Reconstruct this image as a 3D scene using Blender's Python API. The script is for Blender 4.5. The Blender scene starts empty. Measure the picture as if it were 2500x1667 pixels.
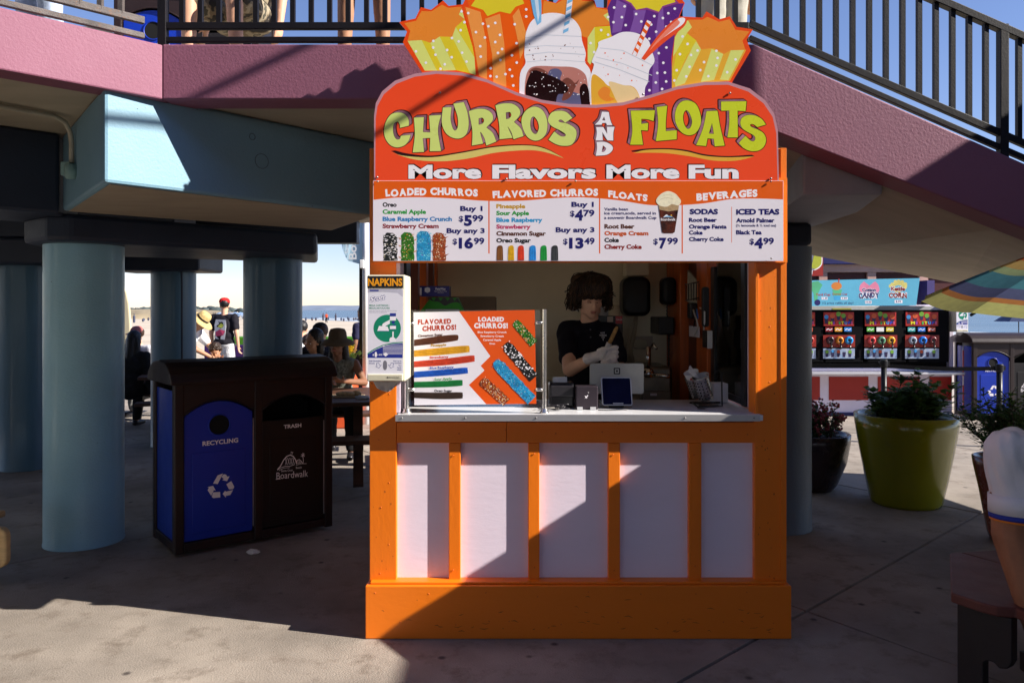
import bpy, bmesh, math, random
from mathutils import Vector, Matrix, noise

# ------------------------------------------------------------------ camera, sky, sun, exposure
S = bpy.context.scene
COL = S.collection
F, CX, HY, EYE = 1880.0, 1250.0, 757.0, 1.6      # measured from the photograph (2500 px wide)
cam_d = bpy.data.cameras.new("camera")
cam = bpy.data.objects.new("camera", cam_d)
COL.objects.link(cam)
cam.location = (0, 0, EYE)
cam.rotation_euler = (math.radians(90), 0, 0)
cam_d.sensor_width = 36
cam_d.lens = 36 * F / 2500
cam_d.shift_y = -0.0306
cam_d.clip_start = 0.05
cam_d.clip_end = 9000
S.camera = cam

SUN = Vector((1, -0.26, 0.625)).normalized()     # towards the sun
world = bpy.data.worlds.new("World")
S.world = world
world.use_nodes = True
wn = world.node_tree
sky = wn.nodes.new("ShaderNodeTexSky")
sky.sky_type = 'NISHITA'
sky.sun_disc = False
sky.sun_elevation = math.asin(SUN.z)
sky.sun_rotation = math.atan2(SUN.x, SUN.y)
sky.altitude = 0
sky.air_density = 1.0
sky.dust_density = 0.0
sky.ozone_density = 2.2
bg = wn.nodes["Background"]
tint = wn.nodes.new("ShaderNodeMix"); tint.data_type = 'RGBA'; tint.blend_type = 'MULTIPLY'; tint.inputs["Factor"].default_value = 1.0
tint.inputs["B"].default_value = (1.0, 0.96, 1.18, 1)
wn.links.new(sky.outputs[0], tint.inputs["A"])
wn.links.new(tint.outputs["Result"], bg.inputs[0])
bg.inputs[1].default_value = 0.066
sun_d = bpy.data.lights.new("sun", 'SUN')
sun_d.energy = 5.0
sun_d.angle = math.radians(0.5)
sun_d.color = (1.0, 0.93, 0.84)
sun = bpy.data.objects.new("sun", sun_d)
COL.objects.link(sun)
sun.location = (20, -5, 14)
sun.rotation_euler = SUN.to_track_quat('Z', 'Y').to_euler()
S.view_settings.view_transform = 'Standard'
S.view_settings.look = 'None'
S.view_settings.gamma = 1
S.view_settings.exposure = 1.08
S.view_settings.use_curve_mapping = False
S.render.engine = 'CYCLES'
try:
    S.cycles.max_bounces = 8
    S.cycles.use_denoising = True
except Exception:
    pass

# ------------------------------------------------------------------ materials
def lin(c):
    c = c / 255.0
    return c / 12.92 if c <= 0.04045 else ((c + 0.055) / 1.055) ** 2.4
def rgb(r, g, b):
    return (lin(r), lin(g), lin(b))
MATS = {}
def mat(name, col, rough=0.55, metal=0.0, var=0.12, vs=4.0, bump=0.0, bs=60.0, spec=0.4, col2=None, speck=0.0, speck_scale=25.0, speck_col=(0.02, 0.015, 0.01), wear=0.0, wear_col=(0.2, 0.1, 0.05), stretch=None, coat=0.0, transl=0.0):
    """paint-like procedural material: base colour broken by noise, fine relief, optional specks / worn patches"""
    if name in MATS:
        return MATS[name]
    m = bpy.data.materials.new(name)
    m.use_nodes = True
    nt = m.node_tree
    N, L = nt.nodes, nt.links
    p = N["Principled BSDF"]
    p.inputs["Roughness"].default_value = rough
    p.inputs["Metallic"].default_value = metal
    p.inputs["Specular IOR Level"].default_value = spec
    if coat:
        p.inputs["Coat Weight"].default_value = coat
        p.inputs["Coat Roughness"].default_value = 0.12
    tc = N.new("ShaderNodeTexCoord")
    src = tc.outputs["Object"]
    if stretch:
        mp = N.new("ShaderNodeMapping")
        mp.inputs["Scale"].default_value = stretch
        L.new(src, mp.inputs[0])
        src = mp.outputs[0]
    def nz(scale, detail=5.0, rgh=0.6):
        t = N.new("ShaderNodeTexNoise")
        t.inputs["Scale"].default_value = scale
        t.inputs["Detail"].default_value = detail
        t.inputs["Roughness"].default_value = rgh
        L.new(src, t.inputs["Vector"])
        return t.outputs["Fac"]
    c1 = tuple(max(0.0, x * (1 - var)) for x in col)
    c2 = col2 if col2 else tuple(min(1.0, x * (1 + var)) for x in col)
    rp = N.new("ShaderNodeValToRGB")
    rp.color_ramp.elements[0].position = 0.32
    rp.color_ramp.elements[1].position = 0.68
    rp.color_ramp.elements[0].color = (*c1, 1)
    rp.color_ramp.elements[1].color = (*c2, 1)
    L.new(nz(vs), rp.inputs[0])
    out = rp.outputs[0]
    def over(fac, c):
        nonlocal out
        mx = N.new("ShaderNodeMix")
        mx.data_type = 'RGBA'
        L.new(fac, mx.inputs["Factor"])
        L.new(out, mx.inputs["A"])
        mx.inputs["B"].default_value = (*c, 1)
        out = mx.outputs["Result"]
    def thr(f, lo, hi, amp=1.0):
        r = N.new("ShaderNodeMapRange")
        r.inputs["From Min"].default_value = lo
        r.inputs["From Max"].default_value = hi
        r.inputs["To Max"].default_value = amp
        L.new(f, r.inputs["Value"])
        return r.outputs["Result"]
    if wear:
        over(thr(nz(vs * 5, 8, 0.7), 0.66 - 0.06 * wear, 0.72), wear_col)
    if speck:
        v = N.new("ShaderNodeTexVoronoi")
        v.inputs["Scale"].default_value = speck_scale
        L.new(src, v.inputs["Vector"])
        over(thr(v.outputs["Distance"], 0.10 * speck, 0.04 * speck, 0.85), speck_col)
    L.new(out, p.inputs["Base Color"])
    rr = N.new("ShaderNodeMapRange")
    rr.inputs["To Min"].default_value = max(0.02, rough - 0.09)
    rr.inputs["To Max"].default_value = min(1.0, rough + 0.12)
    L.new(nz(vs * 2.3), rr.inputs["Value"])
    L.new(rr.outputs["Result"], p.inputs["Roughness"])
    if bump:
        b = N.new("ShaderNodeBump")
        b.inputs["Strength"].default_value = bump
        b.inputs["Distance"].default_value = 0.01
        L.new(nz(bs, 6, 0.65), b.inputs["Height"])
        L.new(b.outputs[0], p.inputs["Normal"])
    if transl:
        tr = N.new("ShaderNodeBsdfTranslucent")
        L.new(out, tr.inputs[0])
        ms = N.new("ShaderNodeMixShader")
        ms.inputs[0].default_value = transl
        L.new(p.outputs[0], ms.inputs[1])
        L.new(tr.outputs[0], ms.inputs[2])
        L.new(ms.outputs[0], N["Material Output"].inputs[0])
    MATS[name] = m
    return m
def glass(name, col=(0.9, 0.95, 1.0), rough=0.0):
    if name in MATS:
        return MATS[name]
    m = bpy.data.materials.new(name)
    m.use_nodes = True
    nt = m.node_tree
    N, L = nt.nodes, nt.links
    g = N.new("ShaderNodeBsdfGlossy"); g.inputs["Roughness"].default_value = 0.03
    t = N.new("ShaderNodeBsdfTransparent"); t.inputs[0].default_value = (*col, 1)
    fr = N.new("ShaderNodeFresnel"); fr.inputs[0].default_value = 1.5
    ms = N.new("ShaderNodeMixShader")
    L.new(fr.outputs[0], ms.inputs[0]); L.new(t.outputs[0], ms.inputs[1]); L.new(g.outputs[0], ms.inputs[2])
    L.new(ms.outputs[0], N["Material Output"].inputs[0])
    MATS[name] = m
    return m

# ------------------------------------------------------------------ geometry helpers
def W(px, py, Y):
    """photo pixel + real distance from the camera plane -> world point"""
    return Vector(((px - CX) * Y / F, Y, EYE - (py - HY) * Y / F))
ROOTS = {}
def thing(name, label, cat, loc=(0, 0, 0), rz=0.0, group=None, kind=None):
    o = bpy.data.objects.new(name, None)
    COL.objects.link(o)
    o.empty_display_size = 0.1
    o.location = loc
    o.rotation_euler = (0, 0, rz)
    if label: o["label"] = label
    if cat: o["category"] = cat
    if group: o["group"] = group
    if kind: o["kind"] = kind
    ROOTS[o.name] = Matrix.Translation(Vector(loc)) @ Matrix.Rotation(rz, 4, 'Z')
    return o
def tag(o, label=None, cat=None, group=None, kind=None):
    if label: o["label"] = label
    if cat: o["category"] = cat
    if group: o["group"] = group
    if kind: o["kind"] = kind
    return o
def link(name, me, m, parent=None, world_co=True):
    o = bpy.data.objects.new(name, me)
    COL.objects.link(o)
    if m is not None:
        for x in (m if isinstance(m, (list, tuple)) else [m]):
            me.materials.append(x)
    if parent is not None:
        o.parent = parent
        if world_co and parent.name in ROOTS:
            o.matrix_parent_inverse = ROOTS[parent.name].inverted()
    return o
def copy_tree(o, parent=None, loc=None, rz=None, label=None, group=None):
    c = o.copy()
    COL.objects.link(c)
    if parent is not None:
        c.parent = parent
        c.matrix_parent_inverse = o.matrix_parent_inverse.copy()
    if loc is not None: c.location = loc
    if rz is not None: c.rotation_euler = (0, 0, rz)
    if label: c["label"] = label
    if group: c["group"] = group
    for ch in [x for x in list(S.objects) if x.parent == o]:
        copy_tree(ch, c)
    return c

class MB:
    """collects shapes into ONE mesh"""
    def __init__(s):
        s.v, s.f, s.mi = [], [], []
        s.cur = 0
    def add(s, vs, fs):
        n = len(s.v)
        s.v += [tuple(v) for v in vs]
        s.f += [tuple(i + n for i in f) for f in fs]
        s.mi += [s.cur] * len(fs)
        return s
    def box(s, a, b, M=None):
        x0, y0, z0 = a; x1, y1, z1 = b
        vs = [Vector(p) for p in ((x0, y0, z0), (x1, y0, z0), (x1, y1, z0), (x0, y1, z0), (x0, y0, z1), (x1, y0, z1), (x1, y1, z1), (x0, y1, z1))]
        if M is not None: vs = [M @ v for v in vs]
        return s.add(vs, [(3, 2, 1, 0), (4, 5, 6, 7), (0, 1, 5, 4), (1, 2, 6, 5), (2, 3, 7, 6), (3, 0, 4, 7)])
    def prism(s, poly, z0, z1):
        n = len(poly)
        z0 = [z0] * n if not isinstance(z0, (list, tuple)) else z0
        z1 = [z1] * n if not isinstance(z1, (list, tuple)) else z1
        vs = [(p[0], p[1], z0[i]) for i, p in enumerate(poly)] + [(p[0], p[1], z1[i]) for i, p in enumerate(poly)]
        fs = [tuple(range(n))[::-1], tuple(range(n, 2 * n))] + [(i, (i + 1) % n, n + (i + 1) % n, n + i) for i in range(n)]
        return s.add(vs, fs)
    def slab_xz(s, poly, y0, y1):
        """poly in (x,z), from y0 (front) to y1 (back)"""
        n = len(poly)
        vs = [(p[0], y0, p[1]) for p in poly] + [(p[0], y1, p[1]) for p in poly]
        fs = [tuple(range(n)), tuple(range(n, 2 * n))[::-1]] + [(i, (i + 1) % n, n + (i + 1) % n, n + i)[::-1] for i in range(n)]
        return s.add(vs, fs)
    def tube(s, pts, r, seg=8, cap=True, closed=False):
        pts = [Vector(p) for p in pts]
        n = len(pts)
        rr = r if isinstance(r, (list, tuple)) else [r] * n
        rings = []
        up = None
        for i, p in enumerate(pts):
            if closed:
                d = pts[(i + 1) % n] - pts[i - 1]
            else:
                d = pts[min(i + 1, n - 1)] - pts[max(i - 1, 0)]
            if d.length < 1e-9: d = Vector((0, 0, 1))
            d.normalize()
            if up is None:
                up = Vector((0, 0, 1)) if abs(d.z) < 0.9 else Vector((1, 0, 0))
            a = d.cross(up)
            if a.length < 1e-6: a = d.cross(Vector((1, 0.3, 0)))
            a.normalize()
            b = a.cross(d).normalized()
            up = b
            rings.append([p + (a * math.cos(t) + b * math.sin(t)) * rr[i] for t in [2 * math.pi * k / seg for k in range(seg)]])
        vs = [v for rg in rings for v in rg]
        fs = []
        for i in range(n if closed else n - 1):
            j = (i + 1) % n
            for k in range(seg):
                fs.append((i * seg + k, i * seg + (k + 1) % seg, j * seg + (k + 1) % seg, j * seg + k))
        if cap and not closed:
            fs.append(tuple(range(seg))[::-1]); fs.append(tuple((n - 1) * seg + k for k in range(seg)))
        return s.add(vs, fs)
    def bar(s, p, q, w, h=None):
        """square bar between two points"""
        h = h or w
        p, q = Vector(p), Vector(q)
        d = (q - p); l = d.length; d.normalize()
        up = Vector((0, 0, 1)) if abs(d.z) < 0.95 else Vector((0, 1, 0))
        a = d.cross(up).normalized(); b = a.cross(d).normalized()
        vs = []
        for e in (p, q):
            for (i, j) in ((-1, -1), (1, -1), (1, 1), (-1, 1)):
                vs.append(e + a * i * w / 2 + b * j * h / 2)
        return s.add(vs, [(0, 1, 2, 3)[::-1], (4, 5, 6, 7), (0, 1, 5, 4), (1, 2, 6, 5), (2, 3, 7, 6), (3, 0, 4, 7)])
    def lathe(s, prof, c=(0, 0, 0), seg=24, M=None, ang=2 * math.pi):
        c = Vector(c)
        vs, fs = [], []
        full = abs(ang - 2 * math.pi) < 1e-6
        cols = seg if full else seg + 1
        for (r, z) in prof:
            for k in range(cols):
                t = ang * k / seg
                v = Vector((r * math.cos(t), r * math.sin(t), z))
                if M is not None: v = M @ v
                vs.append(v + c)
        for i in range(len(prof) - 1):
            for k in range(seg):
                k2 = (k + 1) % cols
                fs.append((i * cols + k, i * cols + k2, (i + 1) * cols + k2, (i + 1) * cols + k))
        return s.add(vs, fs)
    def ell(s, c, r, M=None, seg=16, rings=10):
        c = Vector(c)
        if not isinstance(r, (tuple, list)): r = (r, r, r)
        vs, fs = [], []
        for i in range(rings + 1):
            ph = math.pi * i / rings
            for k in range(seg):
                t = 2 * math.pi * k / seg
                v = Vector((r[0] * math.sin(ph) * math.cos(t), r[1] * math.sin(ph) * math.sin(t), r[2] * math.cos(ph)))
                if M is not None: v = M @ v
                vs.append(v + c)
        for i in range(rings):
            for k in range(seg):
                fs.append((i * seg + k, (i + 1) * seg + k, (i + 1) * seg + (k + 1) % seg, i * seg + (k + 1) % seg))
        return s.add(vs, fs)
    def cap(s, p, q, r0, r1, seg=12):
        """tapered capsule"""
        p, q = Vector(p), Vector(q)
        d = q - p
        if d.length < 1e-6: return s.ell(p, r0)
        d.normalize()
        pts, rs = [], []
        for t in (-1, -0.9, -0.7, -0.4):
            pts.append(p + d * t * r0); rs.append(max(1e-4, r0 * math.sqrt(max(0, 1 - t * t))))
        pts.append(p); rs.append(r0); pts.append((p + q) / 2); rs.append((r0 + r1) / 2); pts.append(q); rs.append(r1)
        for t in (0.4, 0.7, 0.9, 1):
            pts.append(q + d * t * r1); rs.append(max(1e-4, r1 * math.sqrt(max(0, 1 - t * t))))
        return s.tube(pts, rs, seg)
    def mesh(s, name):
        me = bpy.data.meshes.new(name)
        me.from_pydata([tuple(v) for v in s.v], [], s.f)
        if any(s.mi):
            me.polygons.foreach_set("material_index", s.mi)
        me.validate()
        return me
    def build(s, name, m, parent=None, bevel=0.0, smooth=False, world_co=True, seg=2, fixn=True):
        me = s.mesh(name)
        if fixn:
            bm = bmesh.new(); bm.from_mesh(me)
            bmesh.ops.recalc_face_normals(bm, faces=bm.faces)
            bm.to_mesh(me); bm.free()
        if smooth:
            me.polygons.foreach_set("use_smooth", [True] * len(me.polygons))
        o = link(name, me, m, parent, world_co)
        if bevel:
            b = o.modifiers.new("bevel", 'BEVEL')
            b.width = bevel; b.segments = seg; b.limit_method = 'ANGLE'; b.angle_limit = math.radians(35)
        return o

WORK = bpy.data.scenes.new("workbench")            # small side scene, only used to evaluate modifiers and text quickly
def evaluate(o):
    WORK.collection.objects.link(o)
    vl = WORK.view_layers[0]
    vl.update()
    me = bpy.data.meshes.new_from_object(o.evaluated_get(vl.depsgraph))
    return me
def baked(me_src, mods):
    """run modifiers on a temporary object and return the finished mesh"""
    o = bpy.data.objects.new("tmp", me_src)
    for typ, kw in mods:
        m = o.modifiers.new(typ, typ)
        for k, v in kw.items(): setattr(m, k, v)
    me = evaluate(o)
    bpy.data.objects.remove(o)
    bpy.data.meshes.remove(me_src)
    return me
def blob(name, mb, voxel, m, parent=None, smooth=6, world_co=True, disp=None):
    """one continuous body grown from overlapping primitives"""
    me = mb.mesh(name)
    bm = bmesh.new(); bm.from_mesh(me); bmesh.ops.recalc_face_normals(bm, faces=bm.faces); bm.to_mesh(me); bm.free()
    me = baked(me, [('REMESH', dict(mode='VOXEL', voxel_size=voxel, use_smooth_shade=True)), ('SMOOTH', dict(factor=0.6, iterations=smooth))])
    me.name = name
    me.materials.clear()
    if disp:
        amp, sc = disp
        ns = [v.normal.copy() for v in me.vertices]
        cs = [v.co.copy() for v in me.vertices]
        flat = []
        for c, n in zip(cs, ns):
            flat.extend(c + n * amp * noise.noise(c * sc))
        me.vertices.foreach_set("co", flat)
    me.polygons.foreach_set("use_smooth", [True] * len(me.polygons))
    return link(name, me, m, parent, world_co)

# flat print: text and filled outlines as 2D meshes (units chosen by the caller, y up)
def curve_mesh(cu):
    o = bpy.data.objects.new("tmpc", cu)
    me = evaluate(o)
    vs = [(v.co.x, v.co.y) for v in me.vertices]
    fs = [tuple(p.vertices) for p in me.polygons]
    bpy.data.meshes.remove(me)
    bpy.data.objects.remove(o)
    bpy.data.curves.remove(cu)
    return vs, fs
GL = {}
def glyphs(s, bold=0.0, space=1.0):
    k = (s, bold, space)
    if k not in GL:
        cu = bpy.data.curves.new("t", 'FONT')
        cu.body = s; cu.size = 1.0; cu.offset = bold; cu.resolution_u = 3; cu.space_character = space
        cu.fill_mode = 'FRONT'
        GL[k] = curve_mesh(cu)
    return GL[k]
CAPH = max(v[1] for v in glyphs("H")[0])
def txt(s, x0, x1, yt, yb, bold=0.02, slant=0.0, warp=None, jit=0.0, fitw=True, space=1.0):
    """text fitted into a box given in picture units (y down): cap line yt, baseline yb -> (verts, faces) y down"""
    vs, fs = glyphs(s, bold, space)
    if not vs: return [], []
    xa, xb = min(v[0] for v in vs), max(v[0] for v in vs)
    sy = (yb - yt) / (CAPH + 2 * bold)
    sx = (x1 - x0) / (xb - xa) if fitw else sy
    o = []
    for (x, y) in vs:
        X = x0 + (x - xa) * sx + slant * y * sy
        Y = yb - (y + bold) * sy
        if warp: X, Y = warp(X, Y)
        o.append((X, Y))
    return o, fs
def funky(s, x0, x1, yt, yb, bold=0.045, warp=None, seed=1, rot=0.10, lift=0.10):
    """cartoon lettering: every letter its own tilt, height and lift"""
    rd = random.Random(seed + len(s))
    adv = []
    x = 0.0
    for ch in s:
        if ch == ' ':
            adv.append((ch, x, 0)); x += 0.38; continue
        vs, fs = glyphs(ch, bold)
        a, b = min(v[0] for v in vs), max(v[0] for v in vs)
        adv.append((ch, x - a, b - a)); x += (b - a) + 0.055
    tot = x - 0.055
    sx = (x1 - x0) / tot
    h = yb - yt
    sy = h / (CAPH + 2 * bold)
    V, Fc = [], []
    for ch, ox, w in adv:
        if ch == ' ': continue
        vs, fs = glyphs(ch, bold)
        a = min(v[0] for v in vs)
        th = rd.uniform(-rot, rot); li = rd.uniform(-lift, lift) * h; tp = rd.uniform(-0.12, 0.12)
        cx = (ox + a + w / 2)
        n = len(V)
        for (u, v) in vs:
            dx = (u + ox - cx) * (1 + tp * (v / CAPH - 0.5) * 2) * sx
            dy = (v - CAPH / 2) * sy
            X = x0 + cx * sx + dx * math.cos(th) - dy * math.sin(th)
            Y = (yt + yb) / 2 - (dx * math.sin(th) + dy * math.cos(th)) + li
            if warp: X, Y = warp(X, Y)
            V.append((X, Y))
        Fc += [tuple(i + n for i in f) for f in fs]
    return V, Fc
def smooth_loop(pts, n=5):
    """Catmull-Rom through pts; a third value of 1 marks a sharp corner"""
    P = [(p[0], p[1], p[2] if len(p) > 2 else 0) for p in pts]
    N = len(P)
    out = []
    for i in range(N):
        p0, p1, p2, p3 = P[i - 1], P[i], P[(i + 1) % N], P[(i + 2) % N]
        if p1[2] and p2[2]:
            out.append((p1[0], p1[1])); continue
        t1 = (0, 0) if False else ((p2[0] - p0[0]) / 2, (p2[1] - p0[1]) / 2)
        if p1[2]: t1 = ((p2[0] - p1[0]) * 0.8, (p2[1] - p1[1]) * 0.8)
        t2 = ((p3[0] - p1[0]) / 2, (p3[1] - p1[1]) / 2)
        if p2[2]: t2 = ((p2[0] - p1[0]) * 0.8, (p2[1] - p1[1]) * 0.8)
        for k in range(n):
            t = k / n
            a, b, c, d = 2*t**3 - 3*t**2 + 1, t**3 - 2*t**2 + t, -2*t**3 + 3*t**2, t**3 - t**2
            out.append((a*p1[0] + b*t1[0] + c*p2[0] + d*t2[0], a*p1[1] + b*t1[1] + c*p2[1] + d*t2[1]))
    return out
def fill(loops, off=0.0):
    cu = bpy.data.curves.new("f", 'CURVE')
    cu.dimensions = '2D'; cu.fill_mode = 'FRONT'; cu.offset = off
    for lp in loops:
        sp = cu.splines.new('POLY')
        sp.points.add(len(lp) - 1)
        for i, p in enumerate(lp): sp.points[i].co = (p[0], p[1], 0, 1)
        sp.use_cyclic_u = True
    return curve_mesh(cu)
def poly(pts): return [tuple(p[:2]) for p in pts], [tuple(range(len(pts)))]
def disc(cx, cy, r, n=12, ry=None):
    return poly([(cx + r * math.cos(2*math.pi*k/n), cy + (ry or r) * math.sin(2*math.pi*k/n)) for k in range(n)])
def strokes(path, w, taper=False):
    """ribbon of width w along a 2D path"""
    V, Fc = [], []
    n = len(path)
    for i, p in enumerate(path):
        a, b = path[max(0, i-1)], path[min(n-1, i+1)]
        dx, dy = b[0]-a[0], b[1]-a[1]
        l = math.hypot(dx, dy) or 1
        ww = w[i] if isinstance(w, (list, tuple)) else w
        if taper: ww = w * (0.25 + 0.75 * math.sin(math.pi * i / (n - 1)))
        V += [(p[0] - dy/l*ww/2, p[1] + dx/l*ww/2), (p[0] + dy/l*ww/2, p[1] - dx/l*ww/2)]
    for i in range(n-1): Fc.append((2*i, 2*i+1, 2*i+3, 2*i+2))
    return V, Fc
def merge(*ms):
    V, Fc = [], []
    for vs, fs in ms:
        n = len(V); V += list(vs); Fc += [tuple(i+n for i in f) for f in fs]
    return V, Fc
def shift(m, dx, dy): return [(x+dx, y+dy) for x, y in m[0]], m[1]
def xf(m, f): return [f(x, y) for x, y in m[0]], m[1]
class Print:
    """stack of flat printed layers on a panel; place(u, v, lift) -> world point"""
    def __init__(s, parent, place, step=0.00003):
        s.parent, s.place, s.k, s.step = parent, place, 0, step
        s.sub = ROOTS.get(parent.name) is not None
    def add(s, name, m, *ms):
        ms = [q for q in ms if q[0]]
        if not ms: return
        s.k += 1
        h = s.k * s.step
        groups = [[q] for q in ms] if len(ms) <= 16 else [ms]
        for gi, gq in enumerate(groups):
            V, Fc = merge(*gq)
            me = bpy.data.meshes.new(name)
            if len(gq) > 1:     # many small specks: each a hair above the last, never coplanar
                hs = []
                for qi, q in enumerate(gq): hs += [h + (qi % 40) * s.step * 0.02] * len(q[0])
            else: hs = [h + gi * s.step * 0.05] * len(V)
            me.from_pydata([tuple(s.place(p[0], p[1], hh)) for p, hh in zip(V, hs)] if True else [tuple(s.place(x, y, h)) for x, y in V], [], Fc)
            me.validate()
            o = link(name, me, m, s.parent, True)
            if len(gq) > 1: o["kind"] = "stuff"

def rot_to(d):
    """matrix turning +Z towards d"""
    return Vector(d).to_track_quat('Z', 'Y').to_matrix()
# ================================================================== SETTING
rnd = random.Random(7)
M_conc = mat("paving concrete", (0.29, 0.25, 0.21), 0.85, var=0.34, vs=1.1, bump=0.6, bs=110, speck=1.0, speck_scale=4.2, speck_col=(0.04, 0.03, 0.028), wear=2.4, wear_col=(0.17, 0.135, 0.105))
M_joint = mat("joint dirt", (0.05, 0.04, 0.035), 0.95, bump=0.4)
M_sand = mat("dry beach sand", (0.52, 0.44, 0.34), 0.95, var=0.14, vs=0.15, bump=0.8, bs=2.0)
M_sea = mat("bay water", (0.035, 0.09, 0.15), 0.25, var=0.25, vs=0.03, bump=0.35, bs=0.6, spec=0.5, stretch=(0.4, 2.0, 1))
M_foam = mat("surf foam", (0.75, 0.78, 0.8), 0.8, var=0.1, vs=0.4)

mb = MB(); mb.box((-60, -40, -0.40), (60, 20.5, -0.025))
g = mb.build("ground", M_joint); tag(g, kind="structure")

def clip(pl, n, c, side):
    """keep the part of convex polygon pl with side*(n.p - c) >= 0"""
    out = []
    for i in range(len(pl)):
        a, b = pl[i], pl[(i+1) % len(pl)]
        da, db = side*(n[0]*a[0]+n[1]*a[1]-c), side*(n[0]*b[0]+n[1]*b[1]-c)
        if da >= 0: out.append(a)
        if (da > 0 > db) or (da < 0 < db):
            t = da/(da-db); out.append((a[0]+(b[0]-a[0])*t, a[1]+(b[1]-a[1])*t))
    return out
pieces = [[(-13, 1.2), (13, 1.2), (13, 20.4), (-13, 20.4)]]
lines = [((-0.68, 0.733), c) for c in (-7, -4.4, -2.0, 1.94, 5.72, 7.75, 9.8, 11.9, 14, 16.4, 19)]
lines += [((0.82, 0.572), c) for c in (-9, -5.5, -2.3, 3.63, 6.5, 9.4, 12.3, 15.2)]
for n, c in lines:
    nxt = []
    for pl in pieces:
        for sd in (1, -1):
            q = clip(pl, n, c, sd)
            if len(q) >= 3: nxt.append(q)
    pieces = nxt
def inset(pl, d):
    # shrink each vertex towards the inside by distance d from both edges
    n = len(pl); out = []
    ar = sum(pl[i][0]*pl[(i+1) % n][1]-pl[(i+1) % n][0]*pl[i][1] for i in range(n))
    sg = 1 if ar > 0 else -1
    for i in range(n):
        p0, p1, p2 = Vector(pl[i-1]), Vector(pl[i]), Vector(pl[(i+1) % n])
        e1, e2 = (p1-p0), (p2-p1)
        if e1.length < 1e-6 or e2.length < 1e-6: return None
        e1.normalize(); e2.normalize()
        n1, n2 = Vector((-e1.y, e1.x))*sg, Vector((-e2.y, e2.x))*sg
        b = n1+n2
        if b.length < 0.2: return None
        b.normalize()
        out.append(tuple(p1 + b*d/max(0.3, b.dot(n1))))
    return out
def area(pl): return abs(sum(pl[i][0]*pl[(i+1) % len(pl)][1]-pl[(i+1) % len(pl)][0]*pl[i][1] for i in range(len(pl))))/2
for pl in pieces:
    if area(pl) < 0.15: continue
    a, b = inset(pl, 0.004), inset(pl, 0.010)
    if not a or not b: continue
    n = len(pl); dz = rnd.uniform(-0.002, 0.001)
    mb = MB()
    vs = [(p[0], p[1], -0.026) for p in a]+[(p[0], p[1], -0.012+dz) for p in a]+[(p[0], p[1], dz) for p in b]
    fs = [tuple(range(2*n, 3*n))]+[(i, (i+1) % n, n+(i+1) % n, n+i) for i in range(n)]+[(n+i, n+(i+1) % n, 2*n+(i+1) % n, 2*n+i) for i in range(n)]
    mb.add(vs, fs)
    mb.build("paving_slab", M_conc, g, world_co=True)

# beach, sea, surf, far land
def sheet(name, pts, z, m):
    mb = MB(); mb.add([(p[0], p[1], z) for p in pts], [tuple(range(len(pts)))])
    o = mb.build(name, m); tag(o, kind="structure"); return o
shore = [(300, 12), (120, 34), (39, 58), (8, 96), (-30, 160), (-70, 240), (-160, 520), (-420, 1400)]
mb = MB()
nx = 60
vs, fs = [], []
rows = [20.4, 22, 25, 30, 38, 50, 66, 90, 130, 190, 280, 420, 700, 1400]
for j, y in enumerate(rows):
    for i in range(nx+1):
        # right limit follows the shoreline
        xr = 300
        for (a, b) in zip(shore, shore[1:]):
            if a[1] <= y <= b[1]:
                xr = a[0]+(b[0]-a[0])*(y-a[1])/(b[1]-a[1])
        xl = -80-y*1.4
        x = xl+(xr-xl)*i/nx
        e = min(1, (xr-x)/14.0)
        z = -0.95+0.45*e+0.10*noise.noise(Vector((x*0.15, y*0.15, 0)))*e*min(1, (y-20.3)/8)
        vs.append((x, y, z))
for j in range(len(rows)-1):
    for i in range(nx):
        a = j*(nx+1)+i
        fs.append((a, a+1, a+nx+2, a+nx+1))
mb.add(vs, fs)
o = mb.build("beach_sand", M_sand, smooth=True); tag(o, kind="structure")
sheet("sea", [(-6000, 10), (6000, 10), (6000, 8000), (-6000, 8000)], -0.92, M_sea)
mb = MB()
for k in range(6):
    off = 2.5+k*6.0
    pts = []
    for (a, b) in zip(shore[:5], shore[1:6]):
        for t in range(14):
            x = a[0]+(b[0]-a[0])*t/14; y = a[1]+(b[1]-a[1])*t/14
            pts.append(Vector((x+off*0.75, y+off*0.6, 0)))
    for i in range(len(pts)-1):
        if noise.noise(Vector((i*0.35, k*3.1, 0))) < -0.15: continue
        w0 = 0.5+0.5*abs(noise.noise(Vector((i*0.5, k, 2)))); p, q = pts[i], pts[i+1]
        zz = -0.905
        mb.add([(p.x, p.y, zz), (q.x, q.y, zz), (q.x+w0*1.6, q.y+w0*1.6, zz+0.06), (p.x+w0*1.6, p.y+w0*1.6, zz+0.06)], [(0, 1, 2, 3)])
o = mb.build("surf", M_foam); tag(o, kind="stuff")
def ridge(name, x0, x1, y, h, m, sc, seed, dep=60, n=160, z0=-1.0, lump=0.35):
    mb = MB(); vs, fs = [], []
    for i in range(n+1):
        x = x0+(x1-x0)*i/n
        e = math.sin(math.pi*min(1, max(0, i/n)))**0.35
        t = h*e*(0.65+lump*noise.fractal(Vector((x*sc, seed, 0)), 0.8, 2.0, 4))
        yy = y+dep*0.15*noise.noise(Vector((x*sc*0.5, seed, 4)))
        vs += [(x, yy, z0), (x, yy+dep*0.15, z0+t*0.7), (x, yy+dep*0.45, z0+t), (x, yy+dep, z0)]
    for i in range(n):
        for k in range(3):
            a = i*4+k; fs.append((a, a+4, a+5, a+1))
    mb.add(vs, fs)
    o = mb.build(name, m, smooth=True); tag(o, kind="structure"); return o
M_far_haze = mat("hazed far headland", (0.16, 0.20, 0.27), 0.95, var=0.15, vs=0.01)  # distance haze mixed into the hill colour
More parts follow.
